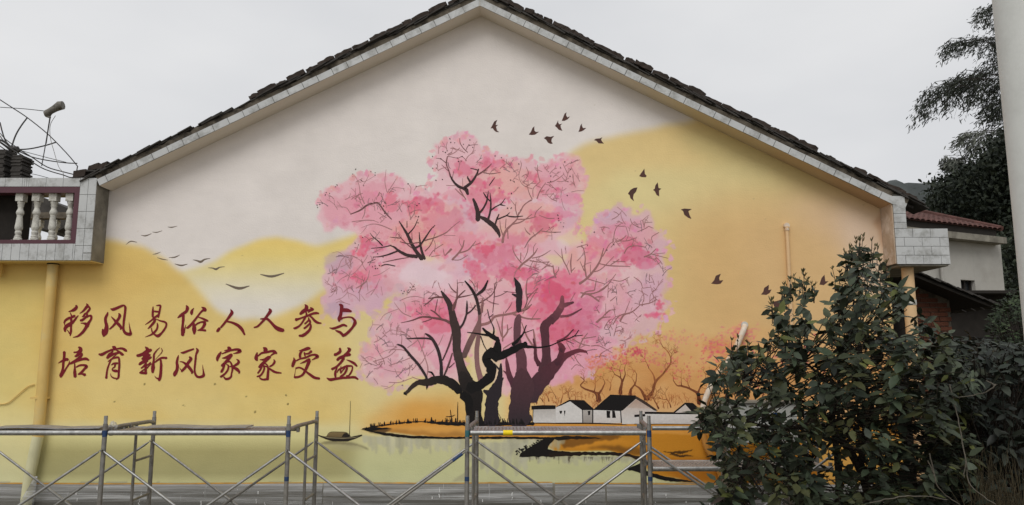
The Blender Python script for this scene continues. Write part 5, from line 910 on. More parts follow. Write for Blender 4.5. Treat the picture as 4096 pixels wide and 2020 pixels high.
# ---------------- terrace at the left
ZT0, ZT1 = 3.507, 4.503; XP1 = -4.967; XP0 = -5.163; XL = -7.6
ZO1, ZI1, ZI0, ZO0 = 4.395, 4.322, 3.752, 3.705; XI = -5.224
terr = MB(); terr.box(XP0, XP1, YF, -.0015, ZT0+.002, ZT1); terr.box(XL, XP0-.001, YF, -.13, ZO1, ZT1-.002); terr.box(XL, XP0-.001, YF, -.13, ZT0+.002, ZO0)
terrace = terr.build('terrace_parapet', M['conc'], house)
b = MB(); b.box(XL, XP1-.003, YF+.004, 2.4, ZT0-.012, ZT0-.0005); b.build('terrace_slab', M['pipe_y'] if False else mat('painted_slab', lin(186, 162, 104, KA), var=.15, vscale=3), house)
b = MB(); b.box(XL, XP0, YF-.006, -.14, ZI1, ZO1-.001); b.box(XL, XP0, YF-.006, -.14, ZO0+.001, ZI0); b.box(XI, XP0-.001, YF-.0055, -.141, ZI0+.0005, ZI1-.0005); b.build('maroon_frame', M['maroon'], terrace)
x = XP0-.001
first = True
while x > XL:                                      # coping tiles
    w = .205 if not (-5.85 < x < -5.77) else .026; b = MB(); b.box(x-w+.002, x-.002, YF-.010, YF-.0005, ZO1+.002, ZT1-.001); b.build('wall_tile', M['tile'], terrace); x -= w
z = ZT1; 
for ch in (.205, .205, .205, .205):                # two columns on the pier
    for xa, xb_ in ((XP0, (XP0+XP1)/2), ((XP0+XP1)/2, XP1)):
        b = MB(); b.box(xa+.0025, xb_-.0025, YF-.010-random.uniform(0, .002), YF-.0005, z-ch+.0025, z-.0025); b.build('wall_tile', M['tile'], terrace)
    z -= ch
for xa, xb_, za, zb2 in ((XP0, (XP0+XP1)/2, ZT0, z), ((XP0+XP1)/2, XP1, ZT0, ZT0+.085), ((XP0+XP1)/2, XP1, ZT0+.09, z)):
    b = MB(); b.box(xa+.0025, xb_-.0025, YF-.010, YF-.0005, za+.001, zb2-.0025); b.build('wall_tile', M['tile'], terrace)
x = XP0
k = 0
while x > XL:                                      # upright tiles of the base
    w = .104 if k != 0 else .022; b = MB(); b.box(x-w+.0022, x-.0022, YF-.010-random.uniform(0, .002), YF-.0005, ZT0+.001, ZO0-.001); b.build('wall_tile', M['tile'], terrace); x -= w; k += 1
# balusters
hb = ZI1-ZI0
prof = [(.040, 0), (.046, .004), (.047, .03), (.038, .045), (.040, .075), (.032, .085), (.033, .12), (.037, .135), (.036, .165), (.030, .18), (.036, .2), (.044, .23), (.043, .27), (.040, .30), (.034, .42), (.030, .455), (.033, .47), (.032, .485), (.041, .505), (.044, .535), (.038, .57), (.029, .60), (.028, .64), (.034, .66), (.033, .70), (.040, .715), (.041, .745), (.030, .755)]
def baluster(x, y, z0, h):
    b = MB(); b.lathe(x, y, [(r, z0+.012*h+q*h*1.1) for r, q in prof if q*1.1 < .84], n=16)
    b.box(x-.045, x+.045, y-.045, y+.045, z0+.84*h, z0+h-.001); b.box(x-.05, x+.05, y-.05, y+.05, z0+.001, z0+.012*h)
    return b.build('baluster', M['conc_w'], terrace, smooth=True)
xs_b = [-5.305, -5.505, -5.708, -5.905]
for x in xs_b: baluster(x, -.21, ZI0, hb)
# far parapet of the terrace
b = MB(); b.box(XL, XP1-.02, 1.55, 1.68, ZT0+.002, ZO0); b.box(XL, XP1-.02, 1.55, 1.68, ZO1-.03, ZT1-.05); b.build('far_parapet', M['mortar'], house)
for x in [-5.4-.235*i for i in range(8)]: baluster(x, 1.61, ZI0-.045, hb+.07)
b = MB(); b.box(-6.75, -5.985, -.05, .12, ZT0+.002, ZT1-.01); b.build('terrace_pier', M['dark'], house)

# ================================================================== things on the terrace
pst = empty('tile_stack', at(70, 715, .35), 'taller dark stack of old roof tiles beside the dish mast on the terrace', 'tile stack', 'roof tile stacks on the terrace')
pst2 = empty('tile_stack', at(10, 715, .35), 'dark stack of old roof tiles at the left picture edge on the terrace', 'tile stack', 'roof tile stacks on the terrace')
for root, xa, xb_, za in ((pst, 58, 106, 628), (pst2, -40, 40, 606)):
    p0 = at(xa, 716, .35); p1 = at(xb_, za, .35); z = ZT1-.005; 
    while z < p1.z:
        th = random.uniform(.016, .024); b = MB(); o = random.uniform(-.009, .009); b.box(p0.x+o, p1.x+o+random.uniform(-.01, .01), .26+o, .48+o, z+.001, z+th); b.build('roof_tile', M['rooftile'], root); z += th
# the stack stands on the parapet coping behind the front tiles
b = MB(); b.box(XL, -5.70, -.128, .6, ZT1-.045, ZT1-.006); b.build('terrace_ledge', M['conc'], house)
# loose bricks at the foot of the roof
for (px_, py_, w, h, rz, lab) in ((326, 700, .15, .085, .2, 'split dark brick leaning at the foot of the left roof edge'), (380, 672, .13, .07, .3, 'dark brick lying second from the terrace on the roof edge'), (417, 667, .10, .07, .4, 'small dark brick piece highest on the lower left roof edge')):
    p = at(px_, py_+12, -.22); root = empty('loose_brick', p, lab, 'brick', 'loose bricks on the roof foot'); b = MB(); 
    nseg = 4; vs_ = []; fs_ = []
    for i in range(nseg+1):
        xx = (i/nseg-.5)*w; j = lambda a: random.uniform(-a, a)
        for (dy, dz) in ((-.06, 0), (-.06, h), (.06, h), (.06, 0)):
            vs_.append((p.x+xx*math.cos(rz)-(dz)*math.sin(-rz)*.4+j(.004), p.y+dy+j(.004), p.z+dz+xx*math.sin(rz)+j(.004)))
    for i in range(nseg):
        for q in range(4): fs_.append((4*i+q, 4*i+4+q, 4*i+4+(q+1) % 4, 4*i+(q+1) % 4))
    fs_ += [(0, 1, 2, 3), (4*nseg+3, 4*nseg+2, 4*nseg+1, 4*nseg)]
    b.add(vs_, fs_); b.build('brick_body', M['brick_old'], root)
    b = MB(); b.box(p.x-w*.5, p.x+w*.5, p.y-.075, p.y+.09, p.z-.022, p.z-.006); b.build('roof_tile', M['rooftile'], root)
# satellite dish skeleton
ZD = (0, 380, 3.176)
dish = empty('satellite_dish', at(60, 715, .8), 'wire skeleton of a large satellite dish with feed horn on the terrace', 'satellite dish')
def wpath(pts, r, name, n=6, m='wire', seg=4):
    q = smooth_pts([tuple(atz(x, y, Y, ZD)) for x, y, Y in pts], seg); b = MB(); b.tube(q, r, n); return b.build(name, M[m], dish, smooth=True)
wpath([(-60, 20, 1.3), (0, 60, 1.25), (170, 170, 1.15), (350, 290, 1.05), (600, 490, .95), (800, 690, .8), (900, 800, .7), (985, 905, .6)], .0075, 'rim')
wpath([(985, 905, .6), (960, 1020, .5), (900, 1048, .45), (800, 1015, .4), (660, 975, .4), (520, 920, .4), (330, 800, .45), (150, 690, .5), (0, 590, .5), (-60, 540, .5)], .0075, 'rim')
wpath([(345, 290, 1.05), (270, 390, .95), (200, 510, .85), (150, 650, .75)], .010, 'rib'); wpath([(712, 600, .9), (580, 640, .85), (400, 680, .8), (250, 692, .75), (150, 685, .75)], .009, 'rib')
wpath([(0, 350, 1.0), (30, 470, .9), (70, 580, .8), (150, 670, .75)], .009, 'rib'); wpath([(980, 868, .6), (840, 862, .62), (600, 830, .66), (400, 785, .7), (250, 720, .75)], .007, 'rib')
wpath([(980, 1020, .5), (800, 975, .5), (600, 915, .55), (420, 800, .6), (280, 715, .7), (150, 660, .75)], .007, 'rib'); wpath([(840, 855, .6), (560, 785, .65), (280, 710, .7)], .004, 'rib')
wpath([(0, 485, .8), (80, 570, .78), (250, 690, .75), (360, 765, .7)], .006, 'rib'); wpath([(0, 600, .6), (80, 660, .65), (150, 730, .7)], .010, 'rib'); wpath([(-20, 560, .7), (60, 600, .72), (170, 690, .75)], .012, 'rib')
wpath([(0, 520, .9), (40, 575, .8), (90, 600, .8)], .007, 'rib'); wpath([(-40, 620, .6), (60, 690, .7), (140, 740, .75)], .007, 'rib')
wpath([(0, 155, 1.2), (300, 175, 1.0), (565, 203, .7)], .005, 'strut'); wpath([(632, 290, .66), (580, 620, .62), (530, 900, .42)], .006, 'strut')
wpath([(705, 262, .66), (640, 380, .68), (640, 540, .68), (690, 730, .64), (745, 910, .55), (800, 985, .45), (808, 1060, .42)], .0035, 'feed_cable', m='lnb')
wpath([(648, 255, .67), (620, 420, .66), (590, 620, .64)], .003, 'feed_cable', m='lnb')
wpath([(340, 990, .5), (470, 1015, .5), (640, 1060, .5)], .0035, 'stay_wire')
b = MB(); q = [atz(x, y, .66, ZD) for x, y in ((575, 245), (600, 235), (640, 205), (700, 170), (760, 135), (800, 130))]
b.tube(q, [.040, .050, .042, .046, .060, .056], 12); lnb = b.build('feed_horn', M['lnb'], dish, smooth=True)
b = MB(); b.tube([atz(568, 248, .66, ZD), atz(590, 262, .66, ZD), atz(640, 288, .66, ZD)], [.012, .022, .012], 8); b.build('horn_flange', M['lnb'], lnb, smooth=True)
b = MB(); b.tube([atz(200, 700, .72, ZD), atz(186, 1060, .72, ZD)], .021, 10); b.build('mast', M['galv'], dish, smooth=True)
b = MB(); b.tube([atz(130, 660, .72, ZD), atz(160, 690, .72, ZD), atz(215, 690, .72, ZD), atz(240, 720, .72, ZD)], [.03, .045, .045, .025], 8); b.build('hub', M['wire'], dish, smooth=True)
for a_, b_ in (((200, 720), (110, 790)), ((200, 720), (290, 770)), ((190, 780), (120, 830))):
    b = MB(); b.tube([atz(*a_, .70, ZD), atz(*b_, .62, ZD)], .008, 6); b.build('brace', M['wire'], dish)
# dark roof of a shed behind the terrace
shed = empty('shed_roof', (-5.6, 3.5, 3.6), 'dark tiled shed roof seen between the terrace balusters', 'roof')
b = MB(); P = [at(100, 792, 3.5), at(180, 792, 3.5), at(300, 845, 3.5), at(300, 900, 3.5), at(240, 930, 3.5), at(100, 905, 3.5)]
b.prism([(p.x, p.z) for p in P][::-1], 3.4, 5.0); b.build('roof_body', M['rooftile'], shed)

# ================================================================== pipes on the wall
YP = -.085
dp = empty('downpipe', at(100, 2000, YP), 'thick yellow painted downpipe running down left of the red characters', 'downpipe')
b = MB(); top = at(213, 1052, YP); bot = at(118, 1905, YP); mid_ = at(152, 1745, YP)
b.tube([(top.x, YP, top.z), (mid_.x, YP, mid_.z-.01)], .060, 18, cap=True); 
b.build('pipe', M['pipe_y'], dp, smooth=True)
mid = at(152, 1745, YP); M['pipe_g'] = mat('pale_green_painted_pipe', lin(186, 182, 146, .8), rough=.6, var=.12, vscale=4)
b = MB(); b.tube([(mid.x, YP, mid.z), (bot.x, YP, bot.z), (bot.x-(top.x-bot.x)*.6, YP, .02)], .0605, 18); b.build('lower_pipe', M['pipe_g'], dp, smooth=True)
b = MB(); cz = at(160, 1592, YP).z; t_ = (cz-bot.z)/(top.z-bot.z); cx = bot.x+(top.x-bot.x)*t_
b.tube([(cx, YP, cz-.012), (cx, YP, cz+.012)], .064, 18); b.box(cx-.085, cx-.055, YP-.02, -.003, cz-.012, cz+.012); b.box(cx+.055, cx+.095, YP-.02, -.003, cz-.012, cz+.012); b.build('strap', M['pipe_y'], dp)
b = MB(); b.tube([(top.x, YP, top.z-.02), (top.x, YP, top.z+.03)], .066, 18); b.build('collar', M['dark'], dp, smooth=True)
dp2 = empty('drain_spout', at(3, 1065, YP), 'stub of a second pipe under the terrace at the left picture edge', 'pipe'); b = MB(); p = at(-6, 1068, YP); b.tube([(p.x, YP, p.z+.05), (p.x, YP, p.z-.10)], .045, 14); b.build('pipe', M['pipe_y'], dp2, smooth=True)
cb = empty('wall_cable', at(70, 1580, -.02), 'thin yellow painted cable curving away left of the downpipe', 'cable'); b = MB(); b.tube(smooth_pts([tuple(atz(x, y, -.015, (0, 1150, 1.46))) for x, y in ((200, 565), (160, 580), (100, 630), (50, 672), (0, 682), (-60, 690))], 4), .006, 6); b.build('cable', M['pipe_y'], cb, smooth=True)
cd = empty('conduit', at(3150, 1300, -.03), 'slim upright conduit painted like the peach wall above the shrub', 'conduit'); b = MB(); p0 = at(3147, 906, -.035); p1 = at(3147, 1500, -.035); p1.x = p0.x-.003
b.tube([p0, p1], .022, 12); b.build('pipe', M['pipe_p'], cd, smooth=True); b = MB(); b.tube([p0+Vector((0, .03, .012)), p0+Vector((0, -.01, .012))], .034, 12); b.tube([p0-Vector((0, 0, .05)), p0-Vector((0, 0, .02))], .027, 12); b.build('end_cap', M['pipe_w'], cd, smooth=True)
hs_ = empty('flexible_pipe', at(2800, 1700, -.06), 'white half painted pipe curving down out of a wall hole beside the shrub', 'pipe')
b = MB(); pts = [at(2978, 1304, .01), at(2977, 1312, -.06), at(2962, 1350, -.075), at(2938, 1400, -.075), at(2900, 1462, -.075), at(2868, 1500, -.075), at(2838, 1555, -.075), at(2814, 1620, -.075), at(2808, 1680, -.075), at(2814, 1740, -.075), at(2830, 1800, -.075), at(2868, 1860, -.075), at(2900, 1960, -.075)]
b.tube(smooth_pts([tuple(p) for p in pts[:9]], 4), .034, 14); b.build('pipe', M['pipe_w'], hs_, smooth=True)
b = MB(); b.tube(smooth_pts([tuple(p) for p in pts[8:]], 4), .0338, 14); b.build('painted_pipe_end', mat('ochre_painted_pipe', lin(172, 120, 56, KA), rough=.6, var=.15, vscale=6), hs_, smooth=True)
b = MB(); p = at(2978, 1300, -.004); b.tube([p+Vector((0, .004, 0)), p+Vector((0, -.012, 0))], .042, 14); b.build('wall_rose', M['conc_w'], hs_, smooth=True)
b = MB(); p = at(2795, 1578, -.07); q = at(2880, 1572, -.03); b.tube([p, q], .007, 8); b.tube([p-Vector((.02, 0, 0)), p+Vector((.015, 0, 0))], .019, 10); b.build('bracket', M['dark'], hs_, smooth=True)
cp = empty('corner_pipe', at(3650, 1250, -.06), 'beige painted downpipe at the right wall corner under the tiled block', 'downpipe'); b = MB(); p0 = at(3628, 1060, -.10); b.tube([(p0.x, -.10, p0.z), (p0.x, -.10, 0.02)], .068, 16); b.build('pipe', M['pipe_p'], cp, smooth=True)
p1 = at(3650, 1210, -.10); b = MB(); b.tube([(p0.x, -.10, p1.z-.03), (p0.x, -.10, p1.z+.03)], .074, 16); b.build('socket', M['conc_w'], cp, smooth=True)
# ================================================================== scaffold run in front of the wall
YSF, YSR = -1.80, -0.86                             # front and rear plane
def xat(px, Y, py=1750): return at(px, py, Y).x
FR = [(-5.72, -5.72), (xat(418, YSF), xat(612, YSR)), (xat(1153, YSF), xat(1265, YSR)), (xat(1869, YSF), xat(1907, YSR)), (xat(2597, YSF), xat(2566, YSR)), (xat(2597, YSF)+1.76, xat(2566, YSR)+1.76)]
FR[0] = (FR[1][0]-1.77, FR[1][1]-1.77)
scaf = empty('scaffold', (FR[2][0], YSF, 0), 'galvanised tube scaffold run standing in front of the mural wall', 'scaffold')
zdeck = at(1000, 1732, YSF).z                       # board level
ztipF = at(1157, 1678, YSF).z; ztipR = at(1270, 1657, YSR).z; zbF = at(1157, 1800, YSF).z; zbR = at(1270, 1762, YSR).z
frames = []
for i, (xf, xr) in enumerate(FR):
    b = MB(); b.tube([(xf, YSF, zdeck+.03), (xf+(xr-xf)*.3, YSF+(YSR-YSF)*.3, zdeck+.045), (xf+(xr-xf)*.9, YSF+(YSR-YSF)*.9, zdeck+.045), (xr, YSR, zdeck+.03)], .020, 10)
    fr = b.build('end_frame', M['galv_old'], scaf, smooth=True); frames.append(fr)
    for (x, y, zt_) in ((xf, YSF, ztipF), (xr, YSR, ztipR)):
        b = MB(); b.tube([(x, y, .02), (x, y, zdeck+.085)], .0215, 12); po = b.build('post', M['galv_old'], fr, smooth=True)
        b = MB(); b.tube([(x, y, zdeck+.086), (x, y, zt_+.035)], .0175, 12); b.tube([(x, y-.0185, zt_), (x, y-.006, zt_)], .006, 8); b.build('joint_pin', M['galv'], fr, smooth=True)
    yi = YSF+(YSR-YSF)*.62; xi = xf+(xr-xf)*.62
    b = MB(); b.tube([(xi, yi, .15), (xi, yi, zdeck+.03)], .0145, 10); b.build('inner_post', M['galv_old'], fr, smooth=True)
    for zr in (zdeck-.33, zdeck-.72, zdeck-1.1):
        b = MB(); b.tube([(xi, yi, zr), (xr, YSR, zr+.015)], .0125, 8); b.build('rung', M['galv_old'], fr, smooth=True)
    for zz, mm, hh in ((zdeck-.005, 'blue' if i != 3 else 'teal', .03), (zdeck-.42, 'blue', .02)):
        if i in (1, 2, 3, 4) and not (i == 1 and zz < zdeck-.1):
            b = MB(); b.tube([(xf, YSF, zz-hh), (xf, YSF, zz+hh)], .0225, 12); b.build('tape_band', M[mm], fr, smooth=True)
for i in range(len(FR)-1):
    for y, k, z1 in ((YSF, 0, zbF), (YSR, 1, zbR)):
        xa, xb_ = FR[i][k], FR[i+1][k]
        for s, (p, q) in enumerate((((xa, z1), (xb_, z1-1.22)), ((xb_, z1), (xa, z1-1.22)))):
            yo = y-.026-.028*s if k == 0 else y-.03-.026*s
            P = Vector((p[0], yo, p[1])); Q = Vector((q[0], yo, q[1])); d = (Q-P).normalized()
            b = MB(); b.tube([P+d*.02, P+d*.07, Q-d*.07, Q-d*.02], [.007, .0125, .0125, .007], 9); br = b.build('cross_brace', M['galv'] if (i+s+k) % 3 else M['galv_old'], scaf, smooth=True)
            b = MB(); b.tube([(p[0], yo-.012, p[1]), (p[0], y+.0, p[1])], .009, 8); b.build('brace_bolt', M['galv'], br, smooth=True)
            if (i, s, k) == (2, 1, 0):
                b = MB(); b.tube([P+d*.05, P+d*.16], .0138, 9); b.build('tape_band', M['blue'], br, smooth=True)
def board(i, lab, z=None, y0=YSF+.02, y1=YSR-.45, xa=None, xb_=None, tape=False, rail=True):
    xa = FR[i][0]+.03 if xa is None else xa; xb_ = FR[i+1][0]-.03 if xb_ is None else xb_; z = zdeck if z is None else z
    root = empty('scaffold_board', ((xa+xb_)/2, y0, z), lab, 'scaffold board', 'scaffold boards on the run')
    b = MB(); b.tube([(xa, y0, z), (xb_, y0, z)], .0245, 12); b.build('side_tube', M['galv'], root, smooth=True)
    b = MB(); b.tube([(xa, y1, z), (xb_, y1, z)], .0245, 12); b.build('side_tube', M['galv'], root, smooth=True)
    # deck with raised treads
    b = MB(); b.box(xa+.02, xb_-.02, y0+.02, y1-.02, z-.004, z+.016); dk = b.build('deck', M['board'], root)
    b = MB(); x = xa+.04
    while x < xb_-.05:
        for k in range(4):
            yy = y0+.05+k*(y1-y0-.1)/4; b.hexa([(x, yy, z+.0162), (x+.010, yy, z+.0162), (x+.022, yy+.07, z+.0162), (x+.012, yy+.07, z+.0162), (x+.002, yy, z+.022), (x+.008, yy, z+.022), (x+.020, yy+.07, z+.022), (x+.014, yy+.07, z+.022)])
        x += .035
    t_ = b.build('tread', M['galv'], dk); t_['kind'] = 'stuff'
    for x in (xa, xb_):
        for y in (y0+.05, y1-.05):
            b = MB(); b.box(x-.012, x+.012, y-.02, y+.02, z-.03, z+.05); b.build('hook', M['galv_old'], root)
    if tape:
        b = MB(); b.tube([(xa+.31, y0, z), (xa+.40, y0, z)], .0255, 12); b.build('yellow_tape', M['yellow_tape'], root, smooth=True)
    return root
board(0, 'leftmost steel scaffold board, running out of the picture on the left')
board(1, 'steel scaffold board below the red characters with a thin warped board on it')
board(3, 'steel scaffold board with a yellow tape mark under the painted houses', tape=True)
board(4, 'low steel scaffold board half hidden behind the dark shrub', z=at(2700, 1876, YSF).z, xb_=FR[5][0]-.03)
# top rail of the last bay
b = MB(); b.tube([(FR[4][0]+.03, YSF, zdeck+.045), (FR[5][0], YSF, zdeck+.045)], .021, 10); rl = b.build('guard_tube', M['galv'], scaf, smooth=True)
# loose sheets lying on the first boards
for (xa, xb_, dz, lab) in ((-5.0, -3.95, .03, 'warped grey plank lying on the leftmost scaffold board'), (-3.55, -2.55, .035, 'thin warped board lying on the second scaffold board')):
    root = empty('loose_plank', (xa, YSF+.2, zdeck+dz), lab, 'plank'); b = MB(); n = 8; vs_ = []; fs_ = []
    for i in range(n+1):
        x = xa+(xb_-xa)*i/n; zz = zdeck+dz+.006*math.sin(i*.9)+random.uniform(0, .006)
        vs_ += [(x, YSF+.08, zz), (x, YSF+.30, zz+.004), (x, YSF+.30, zz+.014), (x, YSF+.08, zz+.01)]
    for i in range(n):
        for q in range(4): fs_.append((4*i+q, 4*i+4+q, 4*i+4+(q+1) % 4, 4*i+(q+1) % 4))
    fs_ += [(0, 1, 2, 3), (4*n+3, 4*n+2, 4*n+1, 4*n)]
    b.add(vs_, fs_); b.build('plank_body', M['board'], root)
# crumpled clear bag by the first post
m = bpy.data.materials.new('clear_plastic'); m.use_nodes = True; t = m.node_tree; l = t.links.new; n = t.nodes
out = n['Material Output']; pb = n['Principled BSDF']; pb.inputs['Base Color'].default_value = (.62, .62, .6, 1); pb.inputs['Roughness'].default_value = .22; pb.inputs['Specular IOR Level'].default_value = .6
tr = n.new('ShaderNodeBsdfTransparent'); mx = n.new('ShaderNodeMixShader'); mx.inputs[0].default_value = .4; l(tr.outputs[0], mx.inputs[1]); l(pb.outputs[0], mx.inputs[2]); l(mx.outputs[0], out.inputs[0]); M['bag'] = m
root = empty('plastic_bag', at(452, 1712, YSF+.15), 'small crumpled clear plastic bag on the boards by the left post', 'bag'); c = at(452, 1706, YSF+.12)
b = MB(); bm = bmesh.new(); bmesh.ops.create_icosphere(bm, subdivisions=3, radius=1)
b.add([(c.x+v.co.x*.035*(1+random.uniform(-.2, .2)), c.y+v.co.y*.04*(1+random.uniform(-.2, .2)), c.z+v.co.z*.05*(1+random.uniform(-.2, .2))) for v in bm.verts], [tuple(v.index for v in f.verts) for f in bm.faces]); bm.free(); b.build('bag_body', M['bag'], root)

# ================================================================== plastic film taped along the foot of the wall
m = bpy.data.materials.new('masking_film'); m.use_nodes = True; t = m.node_tree; l = t.links.new; n = t.nodes
out = n['Material Output']; pb = n['Principled BSDF']; pb.inputs['Roughness'].default_value = .28; pb.inputs['Specular IOR Level'].default_value = .55
geo = n.new('ShaderNodeNewGeometry'); mp_ = n.new('ShaderNodeMapping'); mp_.inputs['Scale'].default_value = (.22, 1, 12); mp_.inputs['Rotation'].default_value = (0, R(1.8), 0); l(geo.outputs['Position'], mp_.inputs[0])
nz = n.new('ShaderNodeTexNoise'); nz.inputs['Scale'].default_value = 2.0; nz.inputs['Detail'].default_value = 5; nz.inputs['Roughness'].default_value = .7; nz.inputs['Distortion'].default_value = .7; l(mp_.outputs[0], nz.inputs[0])
mp2 = n.new('ShaderNodeMapping'); mp2.inputs['Scale'].default_value = (14, 1, 1.2); l(geo.outputs['Position'], mp2.inputs[0])
n2 = n.new('ShaderNodeTexNoise'); n2.inputs['Scale'].default_value = 1.5; n2.inputs['Detail'].default_value = 6; l(mp2.outputs[0], n2.inputs[0])
r1 = n.new('ShaderNodeMapRange'); r1.inputs[1].default_value = .45; r1.inputs[2].default_value = .70; r1.inputs[3].default_value = .10; r1.inputs[4].default_value = .9; l(nz.outputs[0], r1.inputs[0])
r2 = n.new('ShaderNodeMapRange'); r2.inputs[1].default_value = .66; r2.inputs[2].default_value = .74; r2.inputs[4].default_value = .7; l(n2.outputs[0], r2.inputs[0])
mx0 = n.new('ShaderNodeMath'); mx0.operation = 'MAXIMUM'; l(r1.outputs[0], mx0.inputs[0]); l(r2.outputs[0], mx0.inputs[1])
sz = n.new('ShaderNodeSeparateXYZ'); l(geo.outputs['Position'], sz.inputs[0]); rz_ = n.new('ShaderNodeMapRange'); rz_.inputs[1].default_value = .72; rz_.inputs[2].default_value = .93; rz_.inputs[4].default_value = .42; l(sz.outputs[2], rz_.inputs[0])
mxx = n.new('ShaderNodeMath'); mxx.operation = 'ADD'; mxx.use_clamp = True; l(mx0.outputs[0], mxx.inputs[0]); l(rz_.outputs[0], mxx.inputs[1])      # the film is gathered in folds under the tape
pb.inputs['Base Color'].default_value = (.42, .42, .41, 1)
tr = n.new('ShaderNodeBsdfTransparent'); tr.inputs[0].default_value = (.82, .82, .82, 1); mx = n.new('ShaderNodeMixShader'); l(mxx.outputs[0], mx.inputs[0]); l(tr.outputs[0], mx.inputs[1]); l(pb.outputs[0], mx.inputs[2]); l(mx.outputs[0], out.inputs[0])
bp = n.new('ShaderNodeBump'); bp.inputs['Strength'].default_value = .6; bp.inputs['Distance'].default_value = .02; l(nz.outputs[0], bp.inputs['Height']); l(bp.outputs[0], pb.inputs['Normal'])
M['film'] = m
M['tape'] = mat('ochre_masking_tape', lin(176, 132, 60, KA), rough=.6, var=.3, vscale=8)
M['drip'] = mat('white_paint_drip', (.75, .75, .73, 1), rough=.5, var=.1)
def film(xa, xb_, lab, ztop, sag, seed, y=-.03):
    r = np.random.default_rng(seed); nx_, nz2 = 120, 46; xs = np.linspace(xa, xb_, nx_); zs = np.linspace(.02, ztop, nz2)
    X, Z = np.meshgrid(xs, zs); ph = r.random(8)*6.28
    W = sum(np.sin(Z*(30+18*k)+X*(1.2+.8*k)*(-1)**k+ph[k])*(.010/(k+1)) for k in range(6))
    Y = y-.012+W*np.clip((ztop-Z)/.12, 0, 1)-np.clip((ztop-Z), 0, 1)*.05
    V = np.stack([X.ravel(), Y.ravel(), (Z-sag*np.sin((X-xa)/(xb_-xa)*math.pi)*(Z/ztop)).ravel()], 1); ii = np.arange(nx_*nz2).reshape(nz2, nx_)
    F = np.stack([ii[:-1, :-1], ii[:-1, 1:], ii[1:, 1:], ii[1:, :-1]], -1).reshape(-1, 4)
    root = empty('plastic_sheet', (xa, y, .0), lab, 'plastic sheet', 'masking sheets along the wall foot')
    link('film', np_mesh('film', V, F, M['film'], smooth=True), root)
    b = MB(); k = 30; vs_ = []
    for i in range(k+1):
        x = xa+(xb_-xa)*i/k; zz = ztop-sag*math.sin(i/k*math.pi); h = .010+random.uniform(-.004, .004); vs_ += [(x, -.0115, zz-.004), (x, -.0115, zz+h)]
    b.add(vs_, [(2*i, 2*i+2, 2*i+3, 2*i+1) for i in range(k)]); b.build('tape_strip', M['tape'], root)
    b = MB()
    for i in range(int((xb_-xa)*3)):
        x = random.uniform(xa+.05, xb_-.05); z = random.uniform(.70, ztop-.05)
        for j in range(random.choice((1, 1, 2, 4))):
            w = random.uniform(.0015, .005); h = random.uniform(.003, .018); b.box(x-w, x+w, y-.075, y-.073, z-h, z+h); z -= h*2.6; x += random.uniform(-.01, .01)
    s_ = b.build('paint_drips', M['drip'], root); s_['kind'] = 'stuff'
zf = at(1200, 1931, -.03).z
fl = empty('film_flap', at(100, 1980, -.16), 'pale film flap draped from the foot of the downpipe to the left', 'plastic sheet')
q = [at(150, 1905, -.15), at(178, 1912, -.15)]; b = MB(); vs_ = []; n = 10
for i in range(n+1):
    t = i/n; a_ = at(140-90*t, 1905+150*t, -.155-.10*t+.012*math.sin(i*2.1)); c_ = at(150-20*t, 1905+150*t, -.155-.06*t); vs_ += [a_, a_.lerp(c_, .5)+Vector((0, -.02*math.sin(i*1.3), 0)), c_]
b.add(vs_, [f for i in range(n) for f in ((3*i, 3*i+1, 3*i+4, 3*i+3), (3*i+1, 3*i+2, 3*i+5, 3*i+4))]); b.build('film', M['film'], fl, smooth=True)
film(-6.9, -2.2, 'streaked grey masking film along the wall foot left of the boat', zf-.003, .015, 11)
film(-2.19, .47, 'streaked grey masking film along the wall foot below the island', zf+.0, .01, 12)
film(.50, 1.08, 'paler square of masking film below the painted gable houses', zf-.012, .0, 13, y=-.034)
film(1.10, 4.4, 'streaked masking film along the wall foot running behind the shrub', zf-.012, .012, 14)
# ================================================================== ground, hills
b = MB(); b.add([(-400, -400, 0), (400, -400, 0), (400, 600, 0), (-400, 600, 0)], [(0, 1, 2, 3)]); g = b.build('ground', M['ground']); tag(g, kind='structure')
def terrain(name, xs, ys, fz, m_):
    X, Y = np.meshgrid(xs, ys); Z = fz(X, Y); V = np.stack([X.ravel(), Y.ravel(), Z.ravel()], 1); w = len(xs); ii = np.arange(len(V)).reshape(len(ys), w)
    F = np.stack([ii[:-1, :-1], ii[:-1, 1:], ii[1:, 1:], ii[1:, :-1]], -1).reshape(-1, 4)
    o = link(name, np_mesh(name, V, F, m_)); tag(o, kind='structure'); return o
rt = np.random.default_rng(5)
hz = at(3640, 728, 172).z
terrain('far_hill', np.linspace(-150, 260, 280), np.linspace(140, 230, 16), lambda X, Y: np.clip((hz-2)*np.exp(-((X-95)/75)**2)*np.clip((Y-140)/25, 0, 1)*(1-np.clip((Y-190)/60, 0, 1))+rt.random(X.shape)*2.4*np.clip((Y-145)/25, 0, 1), -1, None), M['hill'])

